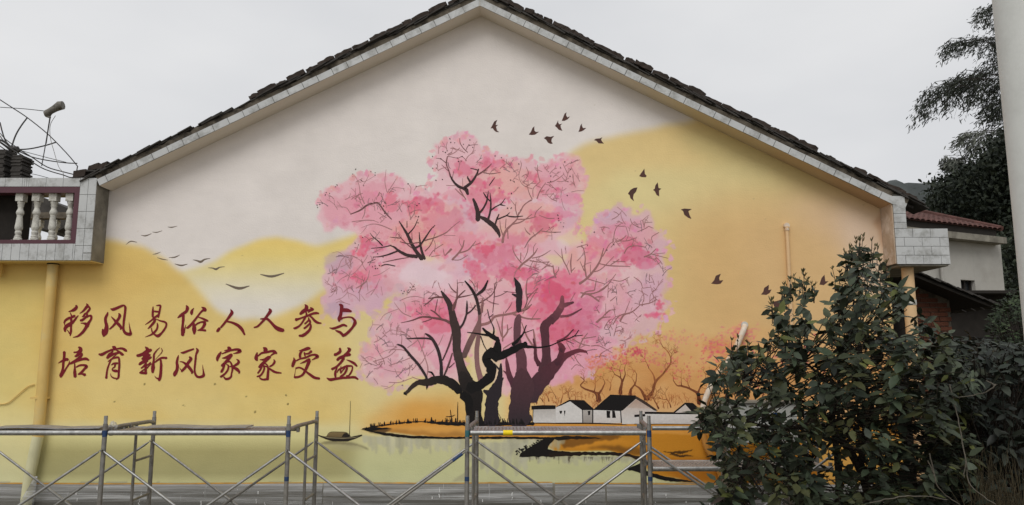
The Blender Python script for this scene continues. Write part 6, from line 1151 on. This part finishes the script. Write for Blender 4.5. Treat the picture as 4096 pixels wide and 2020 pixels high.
# ================================================================== leaves
def leaf_mesh(name, P, Dr, Up, ln, wd, cols, m_, bend=.25):
    P = np.asarray(P, float); Dr = np.asarray(Dr, float); Dr /= np.linalg.norm(Dr, axis=1, keepdims=True)+1e-9
    S_ = np.cross(Dr, Up); S_ /= np.linalg.norm(S_, axis=1, keepdims=True)+1e-9; U = np.cross(S_, Dr); ln = ln[:, None]; wd = wd[:, None]
    def pt(a, s, u): return P+Dr*ln*a+S_*wd*s+U*ln*u
    V = np.stack([pt(0, 0, 0), pt(.32, -.5, -.02), pt(.32, .5, -.02), pt(.7, -.38, -bend*.45), pt(.7, .38, -bend*.45), pt(1, 0, -bend), pt(.32, 0, -.07), pt(.7, 0, -bend*.45-.05)], 1).reshape(-1, 3)
    base = (np.arange(len(P))*8)[:, None, None]
    T = np.array([(0, 1, 6), (0, 6, 2), (1, 3, 7), (1, 7, 6), (6, 7, 4), (6, 4, 2), (3, 5, 7), (7, 5, 4)])[None]+base
    C = np.repeat(np.concatenate([cols, np.ones((len(P), 1))], 1), 8, axis=0)
    return np_mesh(name, V, T.reshape(-1, 3), m_, C)
def inpoly(p, poly):
    x, y = p; r = False; n = len(poly)
    for i in range(n):
        xa, ya = poly[i]; xb_, yb = poly[(i+1) % n]
        if (ya > y) != (yb > y) and x < (xb_-xa)*(y-ya)/(yb-ya)+xa: r = not r
    return r
DS = 1.5907
def fill_poly(poly, n, Y0, Y1, holes=(), r=random):
    xs = [p[0] for p in poly]; ys = [p[1] for p in poly]; out = []
    while len(out) < n:
        p = (r.uniform(min(xs), max(xs)), r.uniform(min(ys), max(ys)))
        if not inpoly(p, poly): continue
        if any(inpoly(p, h) and r.random() > pr for h, pr in holes): continue
        out.append(at(p[0]*DS, p[1]*DS, r.uniform(Y0, Y1)))
    return out
def sprigs(pts, nl, l0, l1, wr, pal, droop=.35, stem=.10, up=.8):
    """whorls of leaves at shoot tips; returns arrays and twig segments"""
    P = []; Dr = []; Up = []; Ln = []; Wd = []; Cc = []; seg = []
    for c in pts:
        ax = Vector((random.gauss(0, .5), random.gauss(0, .5), up)).normalized(); a = ax.orthogonal().normalized(); b_ = ax.cross(a); n = random.randint(*nl); ph = random.random()*6.28
        base = c-ax*stem*random.uniform(.8, 1.5); seg.append((base, c))
        tone = random.uniform(.5, 1.45); col = random.choice(pal)
        for k in range(n):
            an = ph+k*2.4; rad = a*math.cos(an)+b_*math.sin(an); h = k/n
            d = rad*(1-.25*h)+ax*(.1+.45*h)+Vector((0, 0, -droop*random.uniform(.2, 1.6)))
            P.append(base.lerp(c, .3+.7*h)); Dr.append(d); Up.append((ax*.4+Vector((random.gauss(0, .45), random.gauss(-.6, .4), .7))))
            L_ = random.uniform(l0, l1)*(1-.35*h); Ln.append(L_); Wd.append(L_*random.uniform(*wr)); t = tone*random.uniform(.75, 1.3); Cc.append((col[0]*t, col[1]*t, col[2]*t))
    return np.array([tuple(p) for p in P]), np.array([tuple(p) for p in Dr]), np.array([tuple(p) for p in Up]), np.array(Ln), np.array(Wd), np.array(Cc), seg

# --- the big dark evergreen shrub in front of the right end of the mural
BUSH = [(1748, 1072), (1775, 1010), (1790, 940), (1816, 900), (1850, 880), (1896, 884), (1932, 842), (1954, 786), (1985, 742), (2012, 728), (2034, 752), (2062, 785), (2090, 785), (2104, 720), (2126, 676), (2146, 642), (2186, 640), (2206, 676), (2245, 710), (2285, 712), (2300, 770), (2350, 800), (2420, 850), (2470, 880), (2460, 1000), (2440, 1280), (1775, 1280), (1800, 1200), (1812, 1130), (1785, 1090)]
BUSH = [(x, y+4 if y < 900 else y) for x, y in BUSH]
HOLES = [([(2000, 1100), (2050, 1085), (2180, 1090), (2215, 1160), (2180, 1230), (2040, 1230)], .25), ([(1960, 900), (2030, 890), (2060, 930), (1990, 960)], .5), ([(2210, 740), (2290, 740), (2290, 830), (2230, 830)], .45), ([(2230, 1000), (2290, 980), (2300, 1100), (2240, 1110)], .5), ([(2030, 740), (2090, 770), (2080, 840), (2020, 800)], .5)]
PAL = [(.038, .050, .028), (.032, .044, .025), (.048, .058, .031), (.060, .064, .026), (.050, .062, .038), (.025, .032, .021)]
pts = fill_poly(BUSH, 800, -3.9, -2.3, HOLES)
arr = sprigs(pts, (5, 9), .06, .15, (.42, .58), PAL)
col = arr[5].copy(); ol = RNG.random(len(col)) < .06; col[ol] = (.09, .10, .028)*RNG.uniform(.6, 1.3, (int(ol.sum()), 1))
base = at(2150*DS, 1330*DS, -3.0); base.z = 0
shrub = empty('evergreen_shrub', base, 'tall dark glossy leaved shrub covering the right end of the mural', 'shrub')
# shoots that stand up along the top
sh = []
SH = [(1890, 880, 20), (1945, 790, 40), (1960, 760, 40), (1995, 730, 50), (2010, 725, 45), (2030, 730, 40), (2045, 738, 30), (2140, 655, 45), (2155, 640, 40), (2180, 640, 55), (2195, 645, 40), (2225, 690, 40), (2120, 680, 60), (2105, 710, 40), (1845, 880, 30), (1975, 750, 35), (2240, 715, 30), (2160, 645, 50)]
tw = MB(); lp, ld, lu, ll, lw, lc = [], [], [], [], [], []
for (x, y, h) in SH:
    for k in range(2):
        Y = random.uniform(-3.4, -2.7); xx = x+random.uniform(-14, 14); a = at(xx*DS, (y+24)*DS, Y); c = at((xx+random.uniform(-8, 8))*DS, (y-h*random.uniform(.55, 1.0))*DS, Y+random.uniform(-.05, .05))
        tw.tube([a, a.lerp(c, .5)+Vector((random.uniform(-.01, .01), 0, 0)), c], [.004, .0032, .0022], 5)
        for j in range(random.randint(10, 16)):
            t = random.choice((1, 1, .95, .8, .6, .45, .3, .15)); p = a.lerp(c, t); an = random.random()*6.28
            lp.append(tuple(p)); ld.append((math.cos(an)*.55, math.sin(an)*.55, 1.0 if t > .7 else random.uniform(-.3, .5))); lu.append((random.gauss(0, 1), random.gauss(0, 1), .2)); L_ = random.uniform(.022, .045) if t > .7 else random.uniform(.05, .095); ll.append(L_); lw.append(L_*(.32 if t > .7 else .45)); lc.append(random.choice(((.13, .10, .045), (.09, .085, .035), (.08, .085, .035))) if t > .7 else random.choice(PAL))
P_ = np.concatenate([arr[0], np.array(lp)]); D_ = np.concatenate([arr[1], np.array(ld)]); U_ = np.concatenate([arr[2], np.array(lu)])
link('crown', leaf_mesh('crown', P_, D_, U_, np.concatenate([arr[3], ll]), np.concatenate([arr[4], lw]), np.concatenate([col, np.array(lc)]), M['leaf']), shrub)
# limbs: a short trunk that forks, then twigs to the sprigs
nodes = []
ZQ = (2700, 1600, 3.024)
def limb(pts_, r0, r1, mb):
    q = smooth_pts([tuple(atz(x, y, Y, ZQ)) for x, y, Y in pts_], 4); n = len(q); mb.tube(q, [r0+(r1-r0)*i/(n-1) for i in range(n)], 8); nodes.extend(Vector(p) for p in q)
tk = MB(); limb([(1990, 1500, -3.0), (1985, 1200, -3.0), (1985, 900, -3.0), (1960, 640, -3.0), (1930, 430, -3.0)], .034, .026, tk)
limb([(2420, 1500, -2.9), (2300, 1000, -2.9), (2200, 760, -2.95), (2060, 540, -3.0), (1950, 420, -3.0), (1900, 250, -3.05), (1920, 60, -3.0)], .040, .022, tk)
limb([(1950, 450, -3.0), (1800, 330, -3.1), (1560, 320, -3.2), (1300, 350, -3.2), (1000, 300, -3.2)], .026, .012, tk)
limb([(2240, 800, -2.95), (2280, 560, -2.9), (2310, 300, -2.8), (2380, 100, -2.8), (2300, -200, -2.8)], .030, .014, tk)
limb([(1930, 470, -3.0), (1800, 600, -2.9), (1660, 690, -2.8)], .014, .007, tk); limb([(2060, 540, -3.0), (2150, 420, -2.9), (2180, 320, -2.9), (2300, 260, -2.9)], .016, .008, tk)
limb([(1920, 60, -3.0), (1850, -150, -3.0), (1700, -350, -3.0), (1500, -500, -3.0)], .018, .008, tk); limb([(1920, 60, -3.0), (1980, -200, -2.9), (2000, -500, -2.9), (2080, -760, -2.9)], .018, .008, tk)
limb([(2300, -200, -2.8), (2200, -500, -2.8), (2250, -800, -2.8)], .014, .007, tk); limb([(1000, 300, -3.2), (700, 200, -3.2), (400, 150, -3.2)], .012, .006, tk); limb([(1300, 350, -3.2), (1000, 600, -3.2), (800, 900, -3.2)], .014, .007, tk)
limb([(1990, 1300, -3.0), (1500, 1000, -3.2), (1200, 800, -3.2), (900, 700, -3.2)], .020, .008, tk); limb([(1900, 250, -3.05), (1600, 50, -3.1), (1200, -150, -3.1), (800, -250, -3.1)], .016, .007, tk); limb([(2420, 1300, -2.9), (2500, 900, -2.8), (2480, 500, -2.7), (2600, 100, -2.7)], .022, .008, tk)
tk.build('trunk', M['bark'], shrub, smooth=True)
NA = np.array([tuple(p) for p in nodes])
for (a, c) in arr[6]:
    dd = np.linalg.norm(NA-np.array(tuple(a)), axis=1); j = int(np.argmin(dd+RNG.random(len(dd))*.08)); s = Vector(NA[j]); mid = s.lerp(a, .55)+Vector((random.uniform(-.05, .05), random.uniform(-.05, .05), random.uniform(-.06, .02)))
    tw.tube([s, mid, a, c], [.0045, .0035, .0028, .002], 5, cap=False)
tw.build('twigs', M['bark'], shrub, smooth=True)

# --- second shrub at the right edge
B2 = [(2330, 850), (2400, 850), (2440, 830), (2500, 850), (2560, 860), (2640, 860), (2640, 1290), (2330, 1290), (2300, 1150), (2360, 1000)]
pts = fill_poly(B2, 620, -3.3, -1.2)
arr2 = sprigs(pts, (5, 8), .08, .14, (.38, .5), [(.022, .028, .020), (.018, .024, .017), (.028, .033, .024)])
base = at(2500*DS, 1330*DS, -2.4); base.z = 0
s2 = empty('side_shrub', base, 'dense dark shrub at the lower right picture edge behind dry stems', 'shrub')
link('crown', leaf_mesh('crown', arr2[0], arr2[1], arr2[2], arr2[3], arr2[4], arr2[5], M['leaf']), s2)
tw = MB()
for (a, c) in arr2[6]:
    s = base+Vector((random.uniform(-.4, .4), random.uniform(-.3, .3), random.uniform(.6, 1.2))); tw.tube([s, s.lerp(a, .5)+Vector((random.uniform(-.08, .08), 0, -.05)), a, c], [.006, .005, .004, .0025], 5, cap=False)
tw.tube([base, base+Vector((.05, 0, .7)), base+Vector((0, 0, 1.4))], [.04, .03, .015], 8); tw.build('trunk', M['bark'], s2, smooth=True)
# --- fresh green small leaved bush at the far right
B3 = [(2480, 800), (2500, 760), (2540, 730), (2580, 700), (2660, 690), (2660, 960), (2520, 960), (2490, 890)]
pts = fill_poly(B3, 420, -.4, 1.2)
arr3 = sprigs(pts, (6, 10), .045, .085, (.4, .55), [(.030, .044, .020), (.024, .036, .017), (.038, .052, .024)], droop=.1)
base = at(2590*DS, 900*DS, .4); base.z = 0
s3 = empty('green_bush', base, 'small leaved greener bush at the right edge below the white house', 'bush'); link('crown', leaf_mesh('crown', arr3[0], arr3[1], arr3[2], arr3[3], arr3[4], arr3[5], M['leaf_d']), s3)
tw = MB(); tw.tube([base, base+Vector((.1, 0, 1.2)), base+Vector((0, 0, 2.4))], [.05, .04, .015], 8)
for (a, c) in arr3[6][::3]:
    s = base+Vector((0, 0, random.uniform(.8, 2.2))); tw.tube([s, a, c], [.008, .004, .002], 4, cap=False)
tw.build('trunk', M['bark'], s3, smooth=True)
# --- dry climbing stems in front of the shrubs
ZV = (3300, 1200, 1.549)
for i, (lab, paths) in enumerate((('long pale dry vine stem hanging down through the right shrub', [[(770, 520), (800, 640), (830, 760), (850, 880), (880, 1030), (890, 1130), (960, 1200), (1060, 1270)], [(1060, 525), (1020, 560), (920, 590), (800, 603)], [(1060, 525), (1000, 500)], [(850, 880), (870, 1000), (860, 1100)]]),
                                  ('shorter pale dry stem curving at the bottom right of the shrub', [[(645, 950), (675, 1060), (690, 1140), (750, 1210), (830, 1270)], [(680, 1080), (640, 1000)]]),
                                  ('thin dry stem lying almost level along the bottom picture edge', [[(280, 1260), (400, 1230), (520, 1215), (640, 1215), (760, 1240)]]))):
    p0 = atz(*paths[0][-1], -3.9, ZV); root = empty('dry_vine', (p0.x, p0.y, 0), lab, 'vine', 'dry stems in the shrubs')
    for pa in paths:
        b = MB(); q = smooth_pts([tuple(atz(x, y, -3.95+.1*math.sin(x*.01), ZV)) for x, y in pa], 4); n = len(q); b.tube([(x+random.uniform(-.004, .004), y, z+random.uniform(-.004, .004)) for x, y, z in q], [.0042*(1-.4*k/n) for k in range(n)], 6); b.build('stem', M['twig'], root, smooth=True)
# dry grass tuft at the corner
b = MB(); root = empty('dry_grass', at(4000, 2000, -3.7), 'tangle of dry grass at the bottom right corner', 'grass'); root.location.z = 0
for i in range(160):
    x = random.uniform(3880, 4130); y = random.uniform(1760, 2060); Y = random.uniform(-3.8, -3.2); a = at(x, 2080, Y); c = at(x+random.uniform(-120, 60), y, Y+random.uniform(-.1, .1))
    b.tube([a, a.lerp(c, .6)+Vector((0, 0, .05)), c], [.0022, .0018, .0008], 4, cap=False)
o = b.build('blades', mat('dry_grass', lin(66, 58, 40), var=.3), root); o['kind'] = 'stuff'

# ================================================================== neighbours at the right
ZN = (3480, 740, 2.54)
nb = empty('neighbour_house', (7.2, 7.5, 0), 'white neighbour house with red tiled hip roof and small dark window', 'house')
YA = 6.0; slopeY = .22
A = atz(560, 560, YA, ZN); Bx = atz(1322, 600, YA+1.0, ZN)
dv = Vector((Bx.x-A.x, Bx.y-A.y, 0)); WLn = dv.length; dv.normalize(); nv = Vector((-dv.y, dv.x, 0))
def nl(u, d, z): p = Vector((A.x, A.y, 0))+dv*u+nv*d; return Vector((p.x, p.y, z))
def nbox(mb, u0, u1, d0, d1, z0, z1): mb.hexa([nl(u0, d0, z0), nl(u1, d0, z0), nl(u1, d1, z0), nl(u0, d1, z0), nl(u0, d0, z1), nl(u1, d0, z1), nl(u1, d1, z1), nl(u0, d1, z1)])
def nproj(x, y, d=0):                               # zoom pixel -> (u, z) on the wall plane
    px, py = ZN[0]+x/ZN[2], ZN[1]+y/ZN[2]; u_ = (px-CXP)/FPX; v_ = (CYP-py)/FPX; dr = Vector((u_, CT-v_*ST, ST+v_*CT)); o = Vector((0, CAMY, CAMZ)); q = Vector((A.x, A.y, 0))+nv*d
    t = (q-o).dot(nv)/dr.dot(nv); p = o+dr*t; return (p-q).dot(dv), p.z
uw, zw = nproj(1325, 600); _, zwt = nproj(900, 560)
_, ze0 = nproj(1000, 555, -.25); _, ze1 = nproj(1000, 490, -.25); ue, _ = nproj(1388, 540, -.25)
w0 = nproj(920, 960); w1 = nproj(1075, 1085)
b = MB(); nbox(b, -3, w0[0], 0, .25, 0, ze0+.05); nbox(b, w1[0], uw, 0, .25, 0, ze0+.05); nbox(b, w0[0]+.001, w1[0]-.001, .001, .25, 0, w1[1]); nbox(b, w0[0]+.001, w1[0]-.001, .001, .25, w0[1], ze0+.05); nbox(b, uw-.25, uw-.001, .251, 5, 0, ze0+.05); b.build('wall', M['wall_w'], nb)
b = MB(); nbox(b, -3, ue, -.25, .6, ze0, ze1); b.build('eave_beam', M['conc'], nb)
b = MB(); nbox(b, w0[0], w1[0], .12, .13, w1[1], w0[1]); wn = b.build('window', M['glass'], nb)
b = MB(); 
for u0, u1, z0, z1 in ((w0[0]+.002, w0[0]+.04, w1[1], w0[1]), (w1[0]-.04, w1[0]-.002, w1[1], w0[1]), ((w0[0]+w1[0])/2-.02, (w0[0]+w1[0])/2+.02, w1[1], w0[1])): nbox(b, u0, u1, .08, .118, z0+.002, z1-.002)
b.build('frame', M['dark'], wn)
# hip roof with separate tiles
re0 = nproj(360, 430, -.1); re1 = nproj(1335, 456, -.1); rdg = nproj(520, 290, 2.2)
zr0 = re1[1]; zr1 = max(rdg[1], zr0+.6); ur = rdg[0]; d0, d1 = -.1, 2.2
b = MB(); E0 = nl(-3, d0, zr0); E1 = nl(re1[0], d0, zr0); R0 = nl(-3, d1, zr1); R1 = nl(ur, d1, zr1); K = nl(re1[0], 4.5, zr0)
b.add([E0, E1, R1, R0, K, nl(-3, 4.5, zr0)], [(0, 1, 2, 3), (1, 4, 2), (0, 5, 4, 1), (3, 2, 4, 5)]); rf = b.build('roof', M['rtile'], nb)
tb = MB(); n = 6; w = .15; lenx = .25                # one half-round tile, shared by all copies
for k in range(n+1):
    a = math.pi*k/n; tb.v += [(-math.cos(a)*w*.5, 0, math.sin(a)*.030), (-math.cos(a)*w*.46, lenx, math.sin(a)*.026)]
tb.f = [(2*k, 2*k+2, 2*k+3, 2*k+1) for k in range(n)]
tme = tb.mesh('tile', M['rtile'], True)
rows = 10; slopev = (Vector((R1.x, R1.y, R1.z))-nl(ur, d0, zr0)); sl_len = slopev.length; sd = slopev.normalized(); upn = dv.cross(sd).normalized()
Mx = Matrix((dv, sd, upn)).transposed().to_4x4()
u_first = nproj(330, 430, -.1)[0]
for r_ in range(rows):
    t0 = r_/rows; umax = re1[0]+(ur-re1[0])*t0; u = u_first+.1
    while u < umax-.05:
        o = link('roof_tile', tme); o.parent = rf; mm = Mx.copy(); mm.translation = nl(u, d0, zr0)+sd*(t0*sl_len-.02)+upn*(.012+.004*(r_ % 2)); o.matrix_local = mm; o.location = mm.translation-nb.location+nb.location-Vector((0, 0, 0))
        o.parent = rf; o.location = mm.translation
        u += .16
b = MB(); hipd = (R1-E1); b.tube([E1+Vector((0, 0, .03)), R1+Vector((0, 0, .05))], .06, 8); b.tube([R1+Vector((0, 0, .05)), R0+Vector((0, 0, .05))], .06, 8); b.build('ridge_cap', M['rtile'], rf, smooth=True)
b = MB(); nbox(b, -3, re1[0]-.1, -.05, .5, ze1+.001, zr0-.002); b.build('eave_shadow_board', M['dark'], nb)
b = MB(); p = nproj(700, 850); b.tube([nl(p[0], -.06, 0), nl(p[0], -.06, ze0)], .035, 10); b.build('rain_pipe', M['wall_w'], nb, smooth=True)

# lean-to shed with brick wall
ln_ = empty('brick_lean_to', (5.2, 1.6, 0), 'low brick lean-to with dark tiled roof between the houses', 'lean-to')
P0 = atz(470, 905, 1.1, ZN); P1 = atz(1215, 1205, 1.1, ZN); ds = (P1-P0); sL = ds.length; ds.normalize(); un = Vector((-ds.z, 0, ds.x))
def lp3(s, n, y): q = P0+ds*s+un*n; q.y = y; return q
b = MB(); b.hexa([lp3(-.25, -.04, 1.1), lp3(sL, -.04, 1.1), lp3(sL, -.04, 4.5), lp3(-.25, -.04, 4.5), lp3(-.25, .0, 1.1), lp3(sL, .0, 1.1), lp3(sL, 0, 4.5), lp3(-.25, 0, 4.5)]); lrf = b.build('roof', M['dark'], ln_)
for y in np.arange(1.05, 2.6, .22):
    s = -.2
    while s < sL:
        b = MB(); n0 = .006+random.uniform(0, .01); c = [lp3(s, n0+.014, y), lp3(s+.22, n0, y), lp3(s+.22, n0, y+.2), lp3(s, n0+.014, y+.2), lp3(s, n0+.03, y), lp3(s+.22, n0+.014, y), lp3(s+.22, n0+.014, y+.2), lp3(s, n0+.03, y+.2)]
        b.hexa(c); b.build('roof_tile', M['rooftile'], lrf); s += .15
xb0 = atz(420, 1150, 1.5, ZN).x; xb1 = at(3806, 1300, 1.5).x
b = MB(); b.prism([(xb0, 0), (xb1, 0), (xb1, lp3((xb1-P0.x)/ds.x, -.05, 0).z), (xb0, lp3((xb0-P0.x)/ds.x, -.05, 0).z)], 1.507, 1.75); bw = b.build('wall', M['mortar'], ln_)
z = 1.9; r_ = 0
while z < P0.z-.05:
    x = xb0-(.125 if r_ % 2 else 0)
    while x < xb1-.03:
        xa, xe = max(x, xb0), min(x+.24, xb1)
        ztop = lp3((xe-P0.x)/ds.x, -.05, 0).z
        if xe-xa > .04 and z+.055 < ztop:
            b = MB(); q = random.uniform(0, .006); b.box(xa, xe, 1.495-q, 1.508, z, z+.055); b.build('brick', M['redbrick'], bw)
        x += .25
    z += .066; r_ += 1
b = MB(); zk = at(3950, 1182, 3.6).z; xk = at(4120, 1200, 3.6).x; b.box(xb1+.02, xk, 3.6, 3.8, 0, zk); b.box(xb1-.1, xk+.2, 3.2, 4.4, zk+.002, zk+.05); b.build('back_wall', M['dark'], ln_)
b = MB(); p = at(3855, 1355, 1.6); q = at(3990, 1352, 1.6); b.tube([p, q], .02, 6); b.build('rail', M['dark'], ln_)

# grey metal cabinet behind the shrub with its blue plate
xa, xe = at(2886, 1700, -.75).x, at(3190, 1700, -.75).x; z1 = at(3000, 1612, -.75).z; z0 = z1-.42
cab = empty('meter_cabinet', ((xa+xe)/2, -.4, z0), 'pale grey metal cabinet with a small blue plate mostly hidden by the shrub', 'cabinet')
b = MB(); b.box(xa, xe, -.75, -.42, z0, z1); b.build('case', M['cab'], cab); b = MB(); b.box(xa-.02, xe+.02, -.78, -.40, z1+.001, z1+.02); b.build('lid', M['conc'], cab)
b = MB(); b.box(xa+.05, xa+.09, -.75+.02, -.46, 0, z0-.001); b.box(xe-.09, xe-.05, -.73, -.46, 0, z0-.001); b.build('leg', M['galv_old'], cab)
q0 = at(3094, 1652, -.757); q1 = at(3126, 1672, -.757); b = MB(); b.box(q0.x, q1.x, -.757, -.7505, q1.z, q0.z); pl = b.build('blue_plate', mat('blue_plate', lin(30, 70, 120), rough=.4, var=.05), cab)
b = MB(); wz = (q0.z+q1.z)/2
for k in range(3):
    cx = q0.x+(q1.x-q0.x)*(.3+.22*k); b.tube([(cx+.006*math.cos(a), -.7585, wz+.009*math.sin(a)) for a in np.linspace(.5, 5.6 if k < 2 else 3.5, 9)], .0015, 5)
b.build('plate_mark', M['drip'], pl)

# ================================================================== pale pole in the right foreground
xl = at(3984, 0, -6.0).x; rp_ = .115
pole = empty('utility_pole', (xl+rp_+.003, -6.0, 0), 'thick pale grey pole in the right foreground cut by the picture edge', 'pole')
b = MB(); b.tube([(xl+rp_+.003, -6.0, 0), (xl+rp_+.003, -6.0, 3), (xl+rp_+.003, -6.0, 7.5)], [rp_+.003, rp_, rp_-.003], 40); b.build('shaft', M['pole'], pole, smooth=True)
b = MB(); b.tube([(xl+rp_+.003, -6.0, 0.005), (xl+rp_+.003, -6.0, .05)], .2, 24); b.build('base_collar', M['conc'], pole, smooth=True)

# ================================================================== trees behind, bamboo
Z6 = (3400, 0, 1.105)
def z6d(x, y): x += 22; return ((Z6[0]+x/Z6[2])/DS, (Z6[1]+y/Z6[2])/DS)
def tree(lab, poly, n, Y0, Y1, size, pal, trunk, name='dark_tree', group='trees behind the houses'):
    pl_ = [z6d(*p) for p in poly]; pts = fill_poly(pl_, n, Y0, Y1); c = Vector((0, 0, 0))
    for p in pts: c += p
    c /= len(pts); root = empty(name, (c.x, c.y, 0), lab, 'tree', group)
    # gather leaves into clumps so light and dark masses form
    cl = [random.choice(pts) for _ in range(max(8, n//22))]; P = []; 
    for p in pts:
        q = min((random.choice(cl) for _ in range(6)), key=lambda k: (k-p).length); P.append(p.lerp(q, random.uniform(0, .55)))
    P = [p+Vector((random.gauss(0, size), random.gauss(0, size), random.gauss(0, size))) for p in P for _ in range(5)]
    N = len(P); Dv = RNG.normal(size=(N, 3)); Dv[:, 2] -= .3; Uv = RNG.normal(size=(N, 3)); Uv[:, 2] += 1.0; L_ = size*RNG.uniform(.6, 1.2, N); C = np.array([random.choice(pal) for _ in range(N)])*RNG.uniform(.6, 1.35, (N, 1))
    link('crown', leaf_mesh('crown', np.array([tuple(p) for p in P]), Dv, Uv, L_, L_*.5, C, M['leaf_d']), root)
    b = MB(); top = max(p.z for p in pts); b.tube([(c.x, c.y, 0), (c.x+.1, c.y, top*.4), (c.x, c.y, top*.85)], [.16, .12, .03], 8)
    for k in range(26):
        p = random.choice(pts); s = Vector((c.x, c.y, random.uniform(.35, .8)*p.z)); b.tube([s, s.lerp(p, .6)+Vector((0, 0, .15)), p], [.05, .03, .01], 5, cap=False)
    b.build('trunk', M['bark'], root, smooth=True); return root
DKP = [(.022, .030, .020), (.028, .036, .022), (.018, .024, .017), (.034, .042, .026)]
tree('broad dark tree rising behind the red tiled roof', [(325, 960), (338, 810), (380, 775), (430, 785), (480, 725), (540, 715), (600, 760), (640, 900), (640, 1010), (420, 960)], 1800, 10, 14, .14, DKP, None)
tree('tall dark tree right of the red roof beside the pole', [(540, 715), (600, 620), (690, 560), (760, 600), (840, 700), (860, 1000), (640, 1010), (580, 850)], 2200, 10, 15, .15, DKP, None)
tree('low dark trees filling the gap right of the white house', [(660, 980), (860, 980), (870, 1500), (690, 1500), (670, 1200)], 1500, 8, 13, .14, [(.026, .034, .022), (.030, .038, .024), (.036, .044, .026)], None)
# wooded slope behind them
terrain('wooded_slope', np.linspace(8, 90, 120), np.linspace(16, 70, 40), lambda X, Y: np.clip((X-9.2-(Y-16)*.30)*1.1, 0, 13)*np.clip((Y-16)/6, 0, 1)+rt.random(X.shape)*.7, mat('slope_forest', lin(52, 58, 46), rough=1, var=.4, vscale=.8))

def bamboo(lab, lobes, Y, ll, pal, base_px, twigr=.005):
    """lobes: (upper contour, lower contour, sprays, leaves per spray); each spray is a shoot that droops from the first to the second"""
    b0 = atz(*base_px, Y, Z6); root = empty('bamboo', (b0.x, Y, 0), lab, 'bamboo', 'bamboo at the upper right'); P = []; Dv = []; b = MB()
    def along(c, t):
        k = t*(len(c)-1); i = min(int(k), len(c)-2); f = k-i; return (c[i][0]*(1-f)+c[i+1][0]*f, c[i][1]*(1-f)+c[i+1][1]*f)
    for up, lo, ns, nlv in lobes:
        for j in range(ns):
            t = (j+random.uniform(.1, .9))/ns; u = along(up, t); l = along(lo, min(1, max(0, t+random.uniform(-.06, .06)))); q0 = random.uniform(0, .45); q1 = random.uniform(.7, 1.0)
            y_ = Y+random.uniform(-.8, .8)
            p0 = (u[0]+40+(l[0]-u[0]-30)*q0, u[1]+(l[1]-u[1])*q0); p1 = (u[0]+(l[0]-u[0])*q1, u[1]+(l[1]-u[1])*q1)
            A_, B_ = atz(*p0, y_, Z6), atz(*p1, y_+random.uniform(-.3, .3), Z6); C_ = A_.lerp(B_, .5)+Vector((-.06, 0, .10)); pts_ = [Vector(v) for v in smooth_pts([tuple(A_), tuple(C_), tuple(B_)], 5)]
            b.tube(pts_, [twigr*(1-.06*i) for i in range(len(pts_))], 4, cap=False)
            S0 = atz(u[0]+150, u[1]+random.uniform(10, 60), y_, Z6); b.tube([S0, S0.lerp(A_, .5)+Vector((0, 0, .06)), A_], [twigr*1.6, twigr*1.3, twigr], 4, cap=False)
            d = (B_-A_).normalized()
            for k in range(nlv):
                f = random.random()**.8*(len(pts_)-1); i = min(int(f), len(pts_)-2); p = pts_[i].lerp(pts_[i+1], f-i)+Vector((random.gauss(0, .035), random.gauss(0, .12), random.gauss(0, .03)))
                P.append(tuple(p)); Dv.append((d.x*.6+random.gauss(-.15, .38), random.gauss(0, .4), d.z*.7+random.gauss(-.15, .3)))
    N = len(P); Uv = RNG.normal(size=(N, 3)); L_ = ll*RNG.uniform(.55, 1.25, N); C = np.array([random.choice(pal) for _ in range(N)])*RNG.uniform(.6, 1.4, (N, 1))
    link('foliage', leaf_mesh('foliage', np.array(P), np.array(Dv), Uv, L_, L_*.2, C, M['leaf_d'], bend=.15), root)
    b.tube([(b0.x, Y, 0), (b0.x-.1, Y, b0.z*.5), b0], [.05, .045, .03], 8)
    b.build('culm', M['bark'], root, smooth=True); return root
BP = [(.030, .036, .026), (.024, .030, .022), (.040, .046, .032), (.020, .024, .018)]
bamboo('dark bamboo crown drooping left over the sky beside the pole', [
    ([(315, 350), (410, 335), (500, 295), (570, 260), (640, 240), (700, 240), (780, 240)], [(275, 575), (345, 550), (430, 515), (510, 520), (560, 535), (640, 560), (740, 600)], 46, 66),
    ([(400, 350), (520, 300), (640, 250), (780, 240)], [(360, 460), (460, 440), (580, 420), (760, 460)], 18, 56),
    ([(405, 165), (480, 158), (560, 160), (640, 175), (740, 180)], [(400, 270), (450, 265), (510, 240), (590, 280), (720, 300)], 26, 46),
    ([(548, 25), (600, 12), (650, 12), (740, 10)], [(560, 110), (600, 125), (650, 160), (740, 200)], 18, 46),
    ([(640, 130), (700, 120), (780, 120)], [(620, 260), (700, 300), (780, 330)], 16, 60), ([(600, 400), (700, 380), (800, 380)], [(560, 560), (660, 590), (800, 640)], 28, 60)], 7.5, .115, BP, (860, 620))
bamboo('paler feathery bamboo behind, below the dark drooping crown', [([(480, 575), (560, 560), (640, 575), (720, 585)], [(470, 640), (540, 690), (630, 730), (720, 760)], 30, 40), ([(385, 685), (440, 690), (480, 700)], [(420, 750), (455, 760), (490, 750)], 12, 50), ([(430, 600), (520, 640)], [(440, 640), (530, 740)], 6, 14)], 13.0, .17, [(.10, .106, .088), (.080, .088, .070), (.12, .126, .104)], (800, 900))
